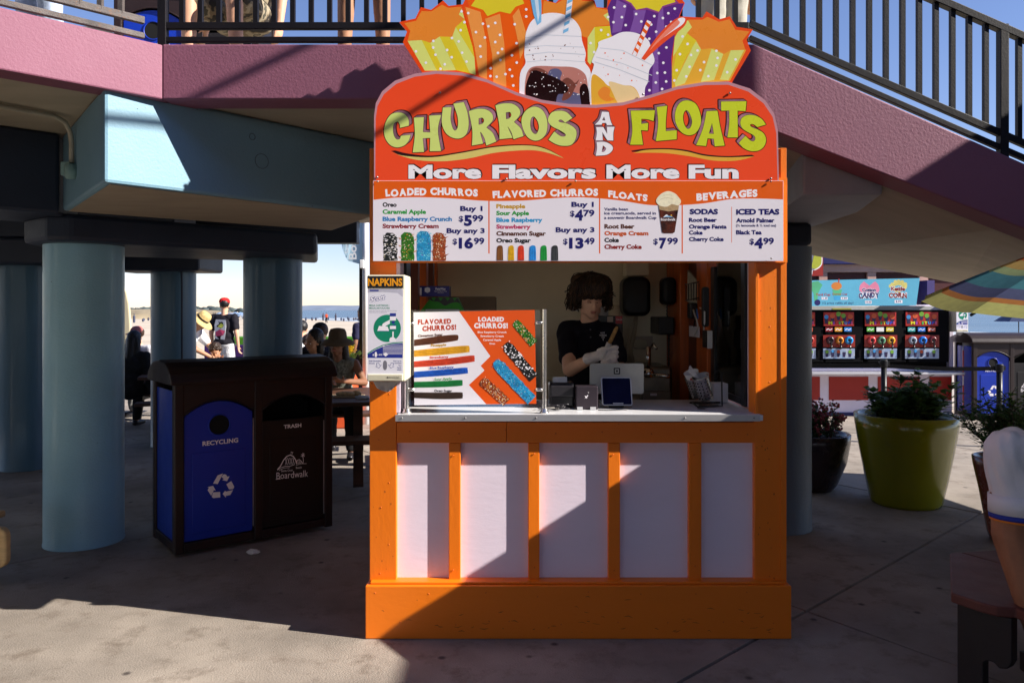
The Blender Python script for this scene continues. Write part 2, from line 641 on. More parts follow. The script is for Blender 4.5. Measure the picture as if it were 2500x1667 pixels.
M_dune = mat("dune scrub", (0.30, 0.24, 0.15), 0.95, var=0.4, vs=0.12, bump=0.6, bs=1, wear=1.5, wear_col=(0.10, 0.10, 0.06))
M_farwood = mat("distant tree belt", (0.055, 0.075, 0.075), 0.95, var=0.3, vs=0.05, bump=0.6, bs=0.5)
ridge("headland_hills", -2600, 400, 5200, 40, M_far_haze, 0.0012, 3.3, dep=900)
ridge("dune_hills", -330, -110, 300, 5.2, M_dune, 0.012, 8.1, dep=70, z0=-0.8)
ridge("dune_hills", -108, -82, 178, 2.8, M_dune, 0.05, 5.1, dep=12, z0=-0.7)
# far wood as lumpy crowns
mb = MB()
for i in range(420):
    x = -500+i*0.66+rnd.uniform(-2, 2); y = 620+rnd.uniform(-30, 30)
    hh = 4.2+3.2*noise.noise(Vector((x*0.035, 3, 0)))+2.0*noise.noise(Vector((x*0.11, 7, 0)))
    r = rnd.uniform(1.3, 3.4)
    mb.ell((x, y, max(0, hh-r+rnd.uniform(-1.8, 0.4))), (r*1.3, r*0.9, r*0.85), seg=8, rings=5)
for v in range(len(mb.v)):
    p = Vector(mb.v[v]); mb.v[v] = tuple(p+Vector((noise.noise(p*0.35), noise.noise(p*0.35+Vector((9, 0, 0))), noise.noise(p*0.35+Vector((0, 9, 0)))))*1.2)
o = mb.build("distant_wood", M_farwood, smooth=True); tag(o, kind="stuff")

# ================================================================== CONCRETE WALKWAY
M_pink = mat("pink masonry paint", rgb(136, 85, 105), 0.6, var=0.05, vs=1.5, bump=0.28, bs=70, speck=0.35, speck_scale=14, speck_col=(0.25, 0.12, 0.15))
M_cream = mat("cream soffit paint", (0.42, 0.37, 0.28), 0.7, var=0.08, vs=2.0, bump=0.25, bs=60, speck=0.3, speck_scale=12, stretch=(1, 3, 1))
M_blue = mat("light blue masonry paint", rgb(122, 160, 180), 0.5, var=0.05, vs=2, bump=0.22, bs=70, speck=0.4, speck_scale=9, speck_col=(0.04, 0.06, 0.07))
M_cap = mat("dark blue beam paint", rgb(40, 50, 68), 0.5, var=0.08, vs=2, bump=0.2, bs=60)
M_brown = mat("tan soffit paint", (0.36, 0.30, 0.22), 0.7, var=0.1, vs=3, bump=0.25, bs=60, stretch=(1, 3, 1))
wk = thing("concrete_walkway", "raised concrete walkway with pink parapet that slopes down as a ramp on the right", "walkway", (0, 4.0, 0))
C0 = (-1.79, 3.94)
# front parapet: level then falling with the ramp
prof = [(-1.79, 2.677), (0.92, 2.677), (2.2, 2.18), (5.5, 0.89), (5.5, 1.08), (1.24, 2.96), (-1.79, 2.96)]
MB().slab_xz(prof, 3.94, 4.13).build("parapet", M_pink, wk, bevel=0.008)
# left parapet, turning towards the sun
dx, dy = -0.72, -0.70
L1 = (C0[0]+dx*3.2, C0[1]+dy*3.2)
nb = (0.70*0.19, -0.72*0.19)
mb = MB(); mb.prism([C0, (C0[0], C0[1]+0.19), (L1[0]-nb[0], L1[1]-nb[1]+0.05), L1], 2.677, 2.957)
mb.build("parapet", M_pink, wk, bevel=0.008)
# deck slab behind the parapets
mb = MB(); mb.prism([(1.2, 4.128), (1.2, 9.4), (-11, 9.4), (-11, 4), (L1[0]-0.14, L1[1]+0.14), (C0[0]-0.02, C0[1]+0.188)], 2.70, 2.93)
mb.build("deck_slab", M_cream, wk)
# sloping ramp slab
xs = [0.92, 1.6, 2.62, 4.1, 5.5]
def fz(x): return 2.70-0.39*max(0, x-0.92)
bz = {0.92: 2.62, 1.6: 2.42, 2.62: 2.09, 4.1: 1.83, 5.5: 1.25}
by = {0.92: 6.7, 1.6: 6.75, 2.62: 6.8, 4.1: 7.0, 5.5: 7.0}
mb = MB(); vs = []
for x in xs:
    vs += [(x, 4.126, fz(x)), (x, by[x], bz[x]), (x, by[x], bz[x]+0.28), (x, 4.126, fz(x)+0.22)]
fs = []
for i in range(4):
    for k in range(4):
        a, b = i*4+k, i*4+(k+1) % 4
        fs.append((a, b, b+4, a+4))
fs += [(0, 1, 2, 3), (16, 17, 18, 19)]
mb.add(vs, fs)
mb.build("ramp_slab", M_cream, wk)
# light blue corbel girder
G = [(-2.0, 3.775), (-0.88, 5.075), (-1.4, 6.05), (-2.83, 4.85)]
mb = MB(); mb.prism(G, 2.225, 2.698); gd = mb.build("girder", M_blue, wk, bevel=0.018)
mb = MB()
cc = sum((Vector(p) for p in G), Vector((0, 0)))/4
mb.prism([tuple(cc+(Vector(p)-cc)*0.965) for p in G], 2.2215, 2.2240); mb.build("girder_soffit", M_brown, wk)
# round patched form-tie rings on the girder face
gdir = (Vector(G[1])-Vector(G[0])).normalized(); gn = Vector((gdir.y, -gdir.x))
def gpt(s, z, off=0.0): 
    p = Vector(G[0])+gdir*s+gn*off; return Vector((p.x, p.y, z))
for (s, z, r) in ((0.86, 2.455, 0.042), (0.80, 2.585, 0.018)):
    pts = [gpt(s+r*math.cos(t), z+r*math.sin(t), 0.001) for t in [2*math.pi*k/28 for k in range(28)]]
    MB().tube(pts, 0.0018, 5, closed=True).build("form_ring", mat("ring line", (0.08, 0.13, 0.16), 0.6), gd)
# ring beam to the left
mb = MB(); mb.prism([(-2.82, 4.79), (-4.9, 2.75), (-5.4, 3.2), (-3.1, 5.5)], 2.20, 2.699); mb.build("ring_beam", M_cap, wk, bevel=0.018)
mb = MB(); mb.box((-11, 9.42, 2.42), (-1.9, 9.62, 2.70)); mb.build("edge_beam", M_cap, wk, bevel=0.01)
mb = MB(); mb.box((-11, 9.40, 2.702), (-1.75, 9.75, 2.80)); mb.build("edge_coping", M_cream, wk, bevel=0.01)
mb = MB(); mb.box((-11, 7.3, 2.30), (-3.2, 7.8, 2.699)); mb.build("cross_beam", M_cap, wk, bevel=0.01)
# right girder under the ramp
GR = [(1.565, 4.14), (1.99, 4.14), (2.7, 6.7), (2.2, 6.7), (1.72, 5.07)]
mb = MB(); mb.prism(GR, 2.22, [2.45, 2.33, 2.10+0.2, 2.3, 2.45]); mb.build("girder", mat("grey blue girder", rgb(150, 156, 168), 0.6, var=0.08, bump=0.3, bs=60), wk, bevel=0.012)

# capitals and columns
def column(x, y, zt, label, r=0.25, m=None):
    t = thing("column", label, "column", (x, y, 0), group="round columns carrying the walkway")
    prof = [(r, 0.0), (r, 0.02), (r*0.995, 0.6), (r, 1.3), (r, zt)]
    mb = MB(); mb.lathe([(r+0.004, -0.0), (r+0.004, 0.012)]+prof[1:], seg=56); mb.add([(r*math.cos(a), r*math.sin(a), zt) for a in [2*math.pi*k/56 for k in range(56)]], [tuple(range(56))])
    mb.build("shaft", m or M_col, t, smooth=True, world_co=False)
    return t
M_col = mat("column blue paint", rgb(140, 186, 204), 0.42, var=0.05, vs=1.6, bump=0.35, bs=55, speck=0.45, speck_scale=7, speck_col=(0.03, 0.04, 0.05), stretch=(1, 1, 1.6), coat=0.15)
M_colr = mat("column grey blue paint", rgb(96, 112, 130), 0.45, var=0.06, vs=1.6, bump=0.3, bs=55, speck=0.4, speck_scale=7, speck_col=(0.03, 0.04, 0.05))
c1 = column(-2.97, 5.35, 2.05, "light blue round column left of the recycling bin, nearest to the camera")
def cap_on(poly_, z0, z1, t, name="capital"):
    mb = MB(); mb.prism(poly_, z0, z1); mb.build(name, M_cap, t, bevel=0.03, world_co=True)
cap_on([(-2.98, 4.93), (-2.85, 4.95), (-1.57, 6.2), (-1.84, 7.3), (-3.5, 6.3), (-3.3, 5.2)], 2.045, 2.222, c1, "crosshead")
M_col_shade = mat("column paint in shade", rgb(74, 108, 130), 0.42, var=0.05, vs=1.6, bump=0.3, bs=55, speck=0.45, speck_scale=7, speck_col=(0.03, 0.04, 0.05), coat=0.15)  # same column paint, darkened to put the deep shade into the colour
c2 = column(-2.11, 6.8, 2.05, "blue round column standing behind the twin bin, under the crosshead end", m=M_col_shade)
c3 = column(-4.02, 9.15, 2.05, "slim shade-darkened blue column with a conduit, farthest back under the walkway", m=M_col_shade)
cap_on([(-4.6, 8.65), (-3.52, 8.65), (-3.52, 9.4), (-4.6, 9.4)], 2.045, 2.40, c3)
c4 = column(-4.96, 7.85, 2.05, "shade-darkened blue column at the left edge behind the light blue column", m=M_col_shade)
cap_on([(-6.4, 7.4), (-4.3, 7.4), (-4.3, 8.3), (-6.4, 8.3)], 2.045, 2.302, c4)
MB().tube([(-3.86, 8.93, 2.2), (-3.83, 8.92, 2.08), (-3.815, 8.9, 1.9), (-3.815, 8.9, 0.1)], 0.012, 8).build("conduit", M_cap, c3, smooth=True)
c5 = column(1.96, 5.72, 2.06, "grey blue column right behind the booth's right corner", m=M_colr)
cap_on([(1.69, 5.45), (2.13, 5.45), (2.13, 6.0), (1.69, 6.0)], 2.058, 2.219, c5)

M_arc0 = mat("maroon roof paint", (0.12, 0.05, 0.04), 0.8)
# conduit and junction box under the left soffit
jb = thing("junction_box", "round metal junction box with bent conduit on the blue beam end", "junction box", (-2.6, 4.5, 2.3))
gl = (Vector(G[3])-Vector(G[0])).normalized(); gln = Vector((-gl.y, gl.x))
if gln.x > 0: gln = -gln
def lpt(s, z, off=0.0):
    p = Vector(G[0])+gl*s+gln*off; return Vector((p.x, p.y, z))
M_jb = mat("painted junction metal", rgb(140, 175, 172), 0.45, var=0.1, bump=0.2)
mb = MB(); Mx = rot_to((gln.x, gln.y, 0)); mb.lathe([(0.0, -0.0), (0.045, 0.0), (0.047, 0.04), (0.04, 0.052), (0, 0.054)], lpt(0.86, 2.40), 24, Mx); mb.build("box_cover", M_jb, jb, smooth=True)
mb = MB(); q = lpt(0.92, 2.42, 0.02); mb.box(tuple(q-Vector((0.04, 0.03, 0.04))), tuple(q+Vector((0.03, 0.03, 0.04)))); mb.build("outlet", M_jb, jb, bevel=0.006)
mb = MB(); mb.tube([lpt(0.86, 2.45, 0.02), lpt(0.86, 2.56, 0.02), lpt(0.84, 2.62, 0.03), lpt(0.80, 2.665, 0.06), lpt(0.74, 2.68, 0.12), (-2.75, 4.02, 2.68), (-3.3, 3.55, 2.68)], 0.014, 10); mb.build("conduit", mat("cream conduit", (0.45, 0.42, 0.33), 0.5), jb, smooth=True)
mb = MB(); mb.tube([(-2.80, 3.977, 2.68), (-2.86, 3.926, 2.68)], 0.02, 10); mb.build("coupling", mat("cream conduit", (0.45, 0.42, 0.33)), jb, smooth=True)

# ---------------------------------------------------------------- railings
M_rail = mat("black iron paint", (0.007, 0.006, 0.008), 0.5, spec=0.25, var=0.3, bump=0.12, bs=90, wear=0.5, wear_col=(0.05, 0.025, 0.015))
M_rust = mat("weathered rail paint", (0.10, 0.085, 0.08), 0.5, var=0.35, vs=9, bump=0.5, bs=140, wear=1.6, wear_col=(0.22, 0.09, 0.03))
def railing(label, path, zr, ztop, sp, m, posts, start=0.0):
    """path: two xy points with floor z; pickets one by one"""
    (p, zp), (q, zq) = path
    t = thing("railing", label, "railing", (p[0], p[1], zp), group="black iron railings on the walkway")
    P, Q = Vector((p[0], p[1], 0)), Vector((q[0], q[1], 0))
    Lh = (Q-P).length
    def at(s, dz): return Vector((P.x+(Q.x-P.x)*s/Lh, P.y+(Q.y-P.y)*s/Lh, zp+(zq-zp)*s/Lh+dz))
    for dz, w in zr:
        MB().bar(at(0, dz), at(Lh, dz), 0.03, w).build("rail", m, t, bevel=0.003)
    MB().bar(at(0, ztop), at(Lh, ztop), 0.045, 0.04).build("top_rail", m, t, bevel=0.004)
    s = start; me = None
    h = ztop-zr[-1][0]
    while s < Lh:
        if me is None:
            pk = MB().box((-0.012, -0.012, 0), (0.012, 0.012, h)).build("picket", m, t, world_co=True)
            me = pk.data
        else:
            pk = link("picket", me, None, t, True)
        pk.location = at(s, zr[-1][0])
        s += sp
    for s in posts:
        a = at(s, 0.0)
        MB().box((a.x-0.022, a.y-0.022, a.z+0.005), (a.x+0.022, a.y+0.022, a.z+ztop+0.02)).build("post", m, t, bevel=0.003)
    return t
railing("black iron railing along the level walkway above the booth's left side", (((-1.83, 4.04), 2.955), ((1.24, 4.04), 2.955)), [(0.06, 0.028), (0.132, 0.036)], 0.70, 0.0967, M_rail, [0.0], start=0.10)
railing("black iron railing sloping down the ramp at upper right", (((1.243, 4.04), 2.955), ((5.3, 4.04), 1.185)), [(0.07, 0.028), (0.145, 0.036)], 0.70, 0.0872, M_rail, [1.33, 3.2], start=0.02)
e = (C0[0]-0.07+dx*3.0, C0[1]+0.07+dy*3.0)
railing("rusty black railing on the sunlit pink parapet at upper left", (((-1.90, 3.975), 2.957), (e, 2.957)), [(0.055, 0.028), (0.135, 0.036)], 0.72, 0.0967, M_rust, [], start=0.11)

# ---------------------------------------------------------------- unseen wall added to shade the booth, and a lamp read from its shadow
M_stucco = mat("pale stucco", (0.35, 0.32, 0.30), 0.9, bump=0.4, bs=80)
nb_ = thing("shade_wall", "unseen pale stepped wall added right of the booth to cast shade", "wall", (7, 0, 0))
mb = MB(); mb.box((5.0, -7, 0), (5.12, 3.0, 3.25)); mb.box((5.0, 3.0, 0), (5.12, 3.88, 3.95)); mb.build("wall", M_stucco, nb_, bevel=0.0)
mb = MB(); mb.box((4.98, -7.05, 3.25), (5.14, 2.998, 3.43)); mb.build("coping", M_stucco, nb_, bevel=0.0)
mb = MB(); mb.box((4.975, 3.0, 3.95), (5.145, 3.92, 4.12)); mb.build("coping", M_stucco, nb_, bevel=0.0)
lp = thing("street_lamp", "tall curved street lamp standing beside the ramp", "street lamp", (3.0, 3.45, 0))
mb = MB(); mb.tube([(3, 3.45, 0), (3, 3.45, 4.9), (3, 3.30, 5.2), (3, 3.05, 5.38), (3, 2.885, 5.49), (3, 2.73, 5.58), (3, 2.47, 5.67), (3, 2.2, 5.66), (3, 1.95, 5.55)], [0.05, 0.035]+[0.022]*7, 10); mb.build("pole", M_rail, lp, smooth=True)
mb = MB(); mb.tube([(3, 3.45, 4.715), (3, 2.2, 4.775)], 0.016, 8); mb.build("arm", M_rail, lp, smooth=True)
mb = MB(); mb.lathe([(0.0, 0.12), (0.07, 0.08), (0.15, 0), (0.14, -0.01), (0, 0)], (3, 1.9, 5.45), 16); mb.build("lamp_shade", M_rail, lp, smooth=True)

# unseen white block added at left to bounce sunlight towards the booth
sw_ = thing("bounce_block", "unseen white block added off to the left to bounce sunlight", "reflector", (-8, 1, 0))
MB().box((-10.5, -2.5, 0), (-7.2, 3.4, 4.2)).build("wall", mat("bounce white stucco", (0.80, 0.74, 0.66), 0.8, bump=0.3), sw_)
MB().box((-10.6, -2.6, 4.2), (-7.1, 3.5, 4.35)).build("roof", M_arc0, sw_)
for k in range(2): MB().box((-7.22, -1.8+k*2.6, 0.9), (-7.17, -0.4+k*2.6, 2.1)).build("window", mat("dark window glass", (0.02, 0.025, 0.03), 0.08), sw_)  # windows only dress the added bounce block
# unseen roof added behind the camera to cut the sky fill
ab = thing("sky_blocker", "unseen maroon roof on posts added behind the camera to block sky light", "canopy", (0, -7, 0))
M_arc = mat("maroon blocker paint", (0.10, 0.05, 0.045), 0.85, bump=0.2, bs=40)
MB().box((-15, -22, 5.4), (14, -0.2, 5.7)).build("roof", M_arc, ab, bevel=0.02)
for x_ in (-14.5, -6, 2.5, 13.5):
    for y_ in (-21.5, -12, -2.5): MB().box((x_-0.12, y_-0.12, 0), (x_+0.12, y_+0.12, 5.399)).build("pillar", M_arc, ab, bevel=0.02)
# ================================================================== BOOTH
YF = 3.80
def on(Y):
    return lambda x, y, h: Vector(((x-CX)*Y/F, Y-h, EYE-(y-HY)*Y/F))
def bx(px0, py0, px1, py1, Y, y0, y1):
    """box whose front outline is given in photo pixels at distance Y, spanning y0..y1 in depth"""
    a, b = W(px0, py1, Y), W(px1, py0, Y)
    return (a.x, y0, a.z), (b.x, y1, b.z)
M_or = mat("orange paint", rgb(240, 122, 14), 0.42, var=0.05, vs=1.2, bump=0.12, bs=45, stretch=(1, 1, 0.35), speck=0.22, speck_scale=10, speck_col=(0.35, 0.09, 0.01), coat=0.1)
M_orh = mat("orange paint boards", rgb(240, 122, 14), 0.42, var=0.05, vs=1.2, bump=0.12, bs=45, stretch=(0.35, 1, 1), speck=0.22, speck_scale=10, speck_col=(0.35, 0.09, 0.01), coat=0.1)
M_lav = mat("lavender white paint", rgb(236, 222, 238), 0.5, var=0.05, vs=1.5, bump=0.09, bs=40, stretch=(0.35, 1, 1))
M_jamb = mat("lavender jamb paint", rgb(214, 196, 212), 0.5, var=0.04, bump=0.15)
M_dkbr = mat("brown varnished wood", rgb(92, 40, 16), 0.4, var=0.25, vs=3, bump=0.2, bs=40, stretch=(8, 8, 0.6), coat=0.2)
M_orbr = mat("orange brown wood", rgb(200, 92, 22), 0.4, var=0.2, vs=3, bump=0.2, bs=40, stretch=(8, 8, 0.6), coat=0.2)
M_blk = mat("black metal", (0.015, 0.014, 0.016), 0.35, var=0.2, bump=0.1)
M_alu = mat("brushed aluminium", (0.55, 0.54, 0.56), 0.38, metal=0.7, var=0.06, vs=3, stretch=(0.2, 3, 3), bump=0.05)
M_steel = mat("stainless steel", (0.62, 0.60, 0.58), 0.25, metal=0.95, var=0.06)
M_inw = mat("warm white interior wall", (0.86, 0.77, 0.57), 0.7, var=0.06, vs=2, bump=0.1)
M_ctop = mat("white laminate counter", (0.72, 0.72, 0.74), 0.22, var=0.04, vs=4)
M_bolt = mat("bolt metal", (0.25, 0.24, 0.24), 0.35, metal=0.8)

bt = thing("churro_booth", "orange and lavender churro booth with serving window and big cartoon sign", "booth", (0.32, 3.8, 0))
# posts
MB().box(*bx(902, 362, 968, 1430, YF, 3.80, 3.90)).build("corner_post", M_or, bt, bevel=0.004)
MB().box(*bx(1842, 362, 1918, 1430, YF, 3.80, 3.90)).build("corner_post", M_or, bt, bevel=0.004)
MB().box(*bx(1905, 362, 1919.5, 1430, YF, 3.795, 3.799)).build("edge_trim", M_or, bt, bevel=0.001)
MB().box(*bx(1843, 640, 1852, 1028, YF, 3.792, 3.799)).build("edge_trim", M_or, bt, bevel=0.002)
# base board (two boards that meet off centre)
zb = 0.002
a, b = W(893, 1427, 3.76), W(1930, 1427, 3.76)
MB().box((a.x, 3.745, zb), (b.x, 3.90, a.z)).build("base_board", M_orh, bt, bevel=0.005)
MB().box((a.x+0.02, 3.765, a.z+0.0005), (b.x-0.02, 3.90, a.z+0.012)).build("ledge", M_orh, bt, bevel=0.004)
# rail and battens
MB().box(*bx(968.5, 1031, 1237, 1081, YF, 3.802, 3.90)).build("rail", M_orh, bt, bevel=0.003)
MB().box(*bx(1238, 1031, 1852, 1081, YF, 3.801, 3.90)).build("rail", M_orh, bt, bevel=0.003)
for (p0, p1) in ((1095.5, 1124), (1289.5, 1317), (1485, 1514), (1682, 1713)):
    MB().box(*bx(p0, 1081.5, p1, 1424, YF, 3.803, 3.86)).build("batten", M_or, bt, bevel=0.003)
for (p0, p1) in ((966, 1098), (1122, 1292), (1315, 1488), (1512, 1686), (1710, 1854)):
    MB().box(*bx(p0, 1078, p1, 1430, YF, 3.832, 3.858)).build("panel", M_lav, bt)
# body behind
XL, XR, YB = -0.70, 1.345, 5.80
mb = MB(); mb.box((XL, 3.901, 0.0), (XL+0.05, YB, 1.05)); mb.box((XL, 3.901, 1.05), (XL+0.05, 4.0, 2.10)); mb.box((XL, 5.70, 1.05), (XL+0.05, YB, 2.10)); mb.box((XL, 3.901, 2.17), (XL+0.05, YB, 2.20)); mb.build("side_wall", M_or, bt)  # side opening added out of sight to let fill light in
mb = MB(); mb.box((XR-0.055, 3.901, 0.0), (XR-0.003, YB, 1.05)); mb.box((XR-0.055, 3.901, 2.17), (XR-0.003, YB, 2.20)); mb.box((XR-0.055, 5.30, 1.05), (XR-0.003, YB, 1.97)); mb.build("side_wall", M_or, bt)  # high gap added above the sight line for more interior light
mb = MB(); mb.box((XL, YB, 0.0), (XR, YB+0.05, 0.98)); mb.box((XL, YB, 1.50), (XR, YB+0.05, 1.985)); mb.box((XL, YB, 2.17), (XR, YB+0.05, 2.20)); mb.box((XL, YB, 0.98), (XL+0.08, YB+0.05, 1.50)); mb.box((0.08, YB, 0.98), (XR, YB+0.05, 1.50)); mb.build("back_wall", M_inw, bt)  # hatch and high gap added, hidden from the camera, to brighten the interior
MB().box((XL+0.052, 3.93, 2.17), (XR-0.06, YB-0.002, 2.199)).build("ceiling_board", M_inw, bt)
MB().box((XL+0.051, 3.93, 0.03), (XL+0.062, YB-0.002, 1.04)).build("wall_lining", M_inw, bt)
MB().box((XL, 3.87, 2.201), (XR+0.002, YB+0.06, 2.218)).build("roof", mat("grey roofing", (0.2, 0.2, 0.2), 0.8), bt)
MB().box((XL+0.05, 3.9, 0.004), (XR-0.05, YB, 0.02)).build("floor_panel", mat("pale floor vinyl", (0.6, 0.52, 0.42), 0.5), bt)
MB().box(*bx(906, 437, 1917, 642, YF, 3.77, 3.80)).build("header_board", M_orh, bt)
MB().box((XL+0.05, 3.90, 1.86), (1.17, 3.92, 2.199)).build("header_back", M_inw, bt)
MB().box((XL+0.05, 3.86, 0.05), (XR-0.06, 3.90, 1.05)).build("front_back", M_inw, bt)
# inner left wall pieces: stacked jambs
w0 = (977-CX)*YF/F
MB().box((w0-0.02, 3.802, 1.092), (w0, 3.93, 1.86)).build("window_jamb", M_jamb, bt, bevel=0.002)
MB().box((w0-0.02, 3.94, 1.092), (w0+0.012, 4.10, 1.86)).build("window_frame", M_blk, bt, bevel=0.003)
for (x1, y0, y1, m) in ((w0+0.022, 4.34, 4.42, M_dkbr), (w0+0.03, 4.70, 4.80, M_orbr), (w0+0.025, 5.14, 5.24, M_dkbr), (w0+0.01, 5.55, 5.64, M_orbr)):
    MB().box((w0-0.14, y0, 1.0), (x1, y1, 2.19)).build("wall_stud", m, bt, bevel=0.004)
# right side of the window
xr_ = 1.222
MB().box((xr_, 3.803, 1.095), (xr_+0.02, 4.0, 1.86)).build("window_jamb", M_jamb, bt, bevel=0.002)
MB().box((xr_-0.012, 4.005, 1.096), (xr_+0.012, 4.075, 1.86)).build("window_frame", M_blk, bt, bevel=0.003)
MB().box((xr_-0.010, 4.62, 1.10), (xr_+0.012, 4.70, 1.86)).build("window_frame", M_blk, bt, bevel=0.003)
MB().box((xr_-0.010, 4.08, 1.10), (xr_+0.012, 4.62, 1.135)).build("window_frame", M_blk, bt, bevel=0.003)
MB().box((xr_, 4.078, 1.136), (xr_+0.004, 4.618, 1.90)).build("pane", glass("clear glass"), bt)
MB().box((xr_-0.03, 4.71, 0.9), (xr_+0.06, 4.98, 2.19)).build("wall_stud", M_orbr, bt, bevel=0.006)
MB().box((xr_-0.0, 4.985, 0.9), (xr_+0.06, 5.33, 2.19)).build("wall_stud", M_dkbr, bt, bevel=0.003)
MB().box((xr_-0.06, 5.335, 0.9), (xr_+0.06, 5.79, 2.19)).build("wall_stud", M_orbr, bt, bevel=0.006)
# counter
ct_z = 1.6-(1013-757)*3.74/F
MB().box(((977-CX)*3.74/F-0.02, 3.741, ct_z-0.028), (1.22, 4.39, ct_z-0.001)).build("counter_top", M_ctop, bt, bevel=0.002)
a, b = W(965, 1028.5, 3.735), W(1856, 1012, 3.735)
MB().box((a.x, 3.735, a.z), (b.x, 3.7405, b.z)).build("counter_edge", M_alu, bt, bevel=0.001)
for px in (981, 1136, 1309, 1672, 1841):
    p = W(px, 1020, 3.735); me_ = MB(); me_.lathe([(0, 0.004), (0.0035, 0.004), (0.0045, 0.0)], p, 12, rot_to((0, -1, 0))); me_.build("bolt", M_bolt, bt, smooth=True)

mb = MB(); rn = random.Random(8)
for px, py in [(927, y) for y in (660, 900, 1075, 1240, 1400)]+[(952, y) for y in (720, 960, 1180, 1330)]+[(1880, y) for y in (660, 800, 930, 1120, 1290, 1405)]+[(1000+k*118, 1052+6*(k % 2)) for k in range(8)]+[(1109, 1110), (1109, 1390), (1303, 1105), (1303, 1385), (1499, 1112), (1499, 1392), (1697, 1108), (1697, 1380)]:
    mb.lathe([(0, 0.0012), (0.003, 0.0009), (0.004, -0.001)], W(px+rn.uniform(-3, 3), py+rn.uniform(-3, 3), 3.7995), 8, rot_to((0, -1, 0)))
for k in range(16): mb.lathe([(0, 0.0012), (0.003, 0.0009), (0.004, -0.001)], W(920+k*65+rn.uniform(-8, 8), 1450+70*(k % 2)+rn.uniform(-6, 6), 3.7445), 8, rot_to((0, -1, 0)))
mb.build("nail_heads", mat("painted nail", rgb(214, 96, 8), 0.4), bt, smooth=True)["kind"] = "stuff"
rn = random.Random(17); sc_ = []
for _ in range(46):
    x = rn.uniform(905, 1915); y = 1545-abs(rn.gauss(0, 34)); w = rn.uniform(3, 22)
    if y < 1436: continue
    sc_.append(strokes([(x, y), (x+w*0.5, y+rn.uniform(-2, 2)), (x+w, y+rn.uniform(-4, 4))], [0.4, rn.uniform(0.8, 2.0), 0.3]))
Print(bt, on(3.7448)).add("scuff_marks", mat("brown scuff", rgb(120, 52, 10), 0.6, var=0.3), *sc_)
sc_ = []
for _ in range(40):
    x = rn.choice((rn.uniform(905, 962), rn.uniform(1846, 1912))); y = rn.uniform(650, 1420); r_ = rn.uniform(0.8, 2.2)
    sc_.append(poly([(x+r_*rn.uniform(0.5, 1.2)*math.cos(a), y+1.6*r_*rn.uniform(0.5, 1.2)*math.sin(a)) for a in [k*1.05 for k in range(6)]]))
Print(bt, on(3.7997)).add("paint_chips", mat("paint chip", rgb(176, 84, 16), 0.7, var=0.3), *sc_)
# ------------------------------------------------------------------ sign board
ys = 3.752
M_red = mat("sign red vinyl", rgb(238, 74, 34), 0.28, var=0.035, vs=0.9, spec=0.4)
M_mau = mat("sign mauve vinyl", rgb(190, 138, 150), 0.3, var=0.03)
M_wht = mat("sign white vinyl", rgb(242, 238, 244), 0.28, var=0.012, vs=1.5)
M_bkv = mat("sign black vinyl", rgb(42, 8, 14), 0.28, var=0.1)
M_lime = mat("sign pale lime vinyl", rgb(208, 222, 122), 0.28, var=0.03)
M_lim2 = mat("sign lime vinyl", rgb(200, 212, 44), 0.28, var=0.03)
M_gold = mat("sign straw vinyl", rgb(218, 200, 112), 0.28, var=0.05)
M_gold2 = mat("sign gold vinyl", rgb(226, 172, 62), 0.28, var=0.05)
M_navy = mat("sign navy vinyl", rgb(22, 18, 100), 0.28, var=0.03)
def Z2(pts, c=1): return [(880+p[0]/2.2615, p[1]/2.2615)+tuple(p[2:]) for p in pts]
def ZA(pts): return [(970+p[0]/5.2267, p[1]/5.2267)+tuple(p[2:]) for p in pts]
def ZB(pts): return [(1380+p[0]/4.9, p[1]/4.9)+tuple(p[2:]) for p in pts]
def ZC(pts): return [(900+p[0]/4.523, 230+p[1]/4.523)+tuple(p[2:]) for p in pts]
def ZD(pts): return [(1400+p[0]/4.523, 230+p[1]/4.523)+tuple(p[2:]) for p in pts]
def panel_solid(name, pts, Y, th, m, parent):
    vs, fs = fill([pts])
    # outline extruded: front fill + rim
    n = len(pts)
    pl = on(Y)
    V = [pl(x, y, 0) for x, y in pts]+[pl(x, y, -th) for x, y in pts]
    mb = MB(); mb.add([pl(x, y, 0) for x, y in vs], fs); mb.add([pl(x, y, -th) for x, y in vs], fs)
    mb.add(V, [(i, (i+1) % n, n+(i+1) % n, n+i) for i in range(n)])
    return mb.build(name, m, parent, fixn=False)

# picture panel of paper bags and jars behind the sign
yb_ = 3.7665
bag_out = ZA([(25, 285), (230, 240), (300, 95), (430, 130), (585, 10), (655, 80), (835, 60)])
bag_out += [(1140, -10), (1150, -45), (1175, -38), (1200, -62), (1225, -42), (1260, -50), (1275, -15), (1305, -5), (1325, -8), (1337, 3)]
bag_out += [(1357, 8), (1363, 1), (1380, -4), (1400, -12), (1420, -3)]
bag_out += ZB([(290, -20), (350, 10), (375, 90), (500, 100), (510, 0)])
bag_out += [(1478, -30), (1500, -22), (1528, -52), (1560, -40), (1590, -48), (1612, -28), (1650, -20)]
bag_out += ZB([(1430, 40), (1370, 200), (1640, 215), (1690, 140), (1840, 235), (1970, 200), (2050, 325), (2245, 355), (2170, 480), (2220, 610), (2000, 980), (1960, 1100)])
bag_out += [(1700, 270), (1100, 270)]+ZA([(380, 1000), (300, 905), (70, 545), (125, 405)])
bags = panel_solid("picture_panel", bag_out, yb_, 0.018, mat("sign deep orange vinyl", rgb(232, 72, 14), 0.3, var=0.03), bt)
PR = Print(bags, on(yb_))
Mo1 = mat("sign soft orange", rgb(232, 136, 46), 0.28, var=0.03)
Mo2 = mat("sign pale orange", rgb(238, 150, 70), 0.28, var=0.03)
Mo3 = mat("sign strong orange", rgb(236, 92, 10), 0.28, var=0.03)
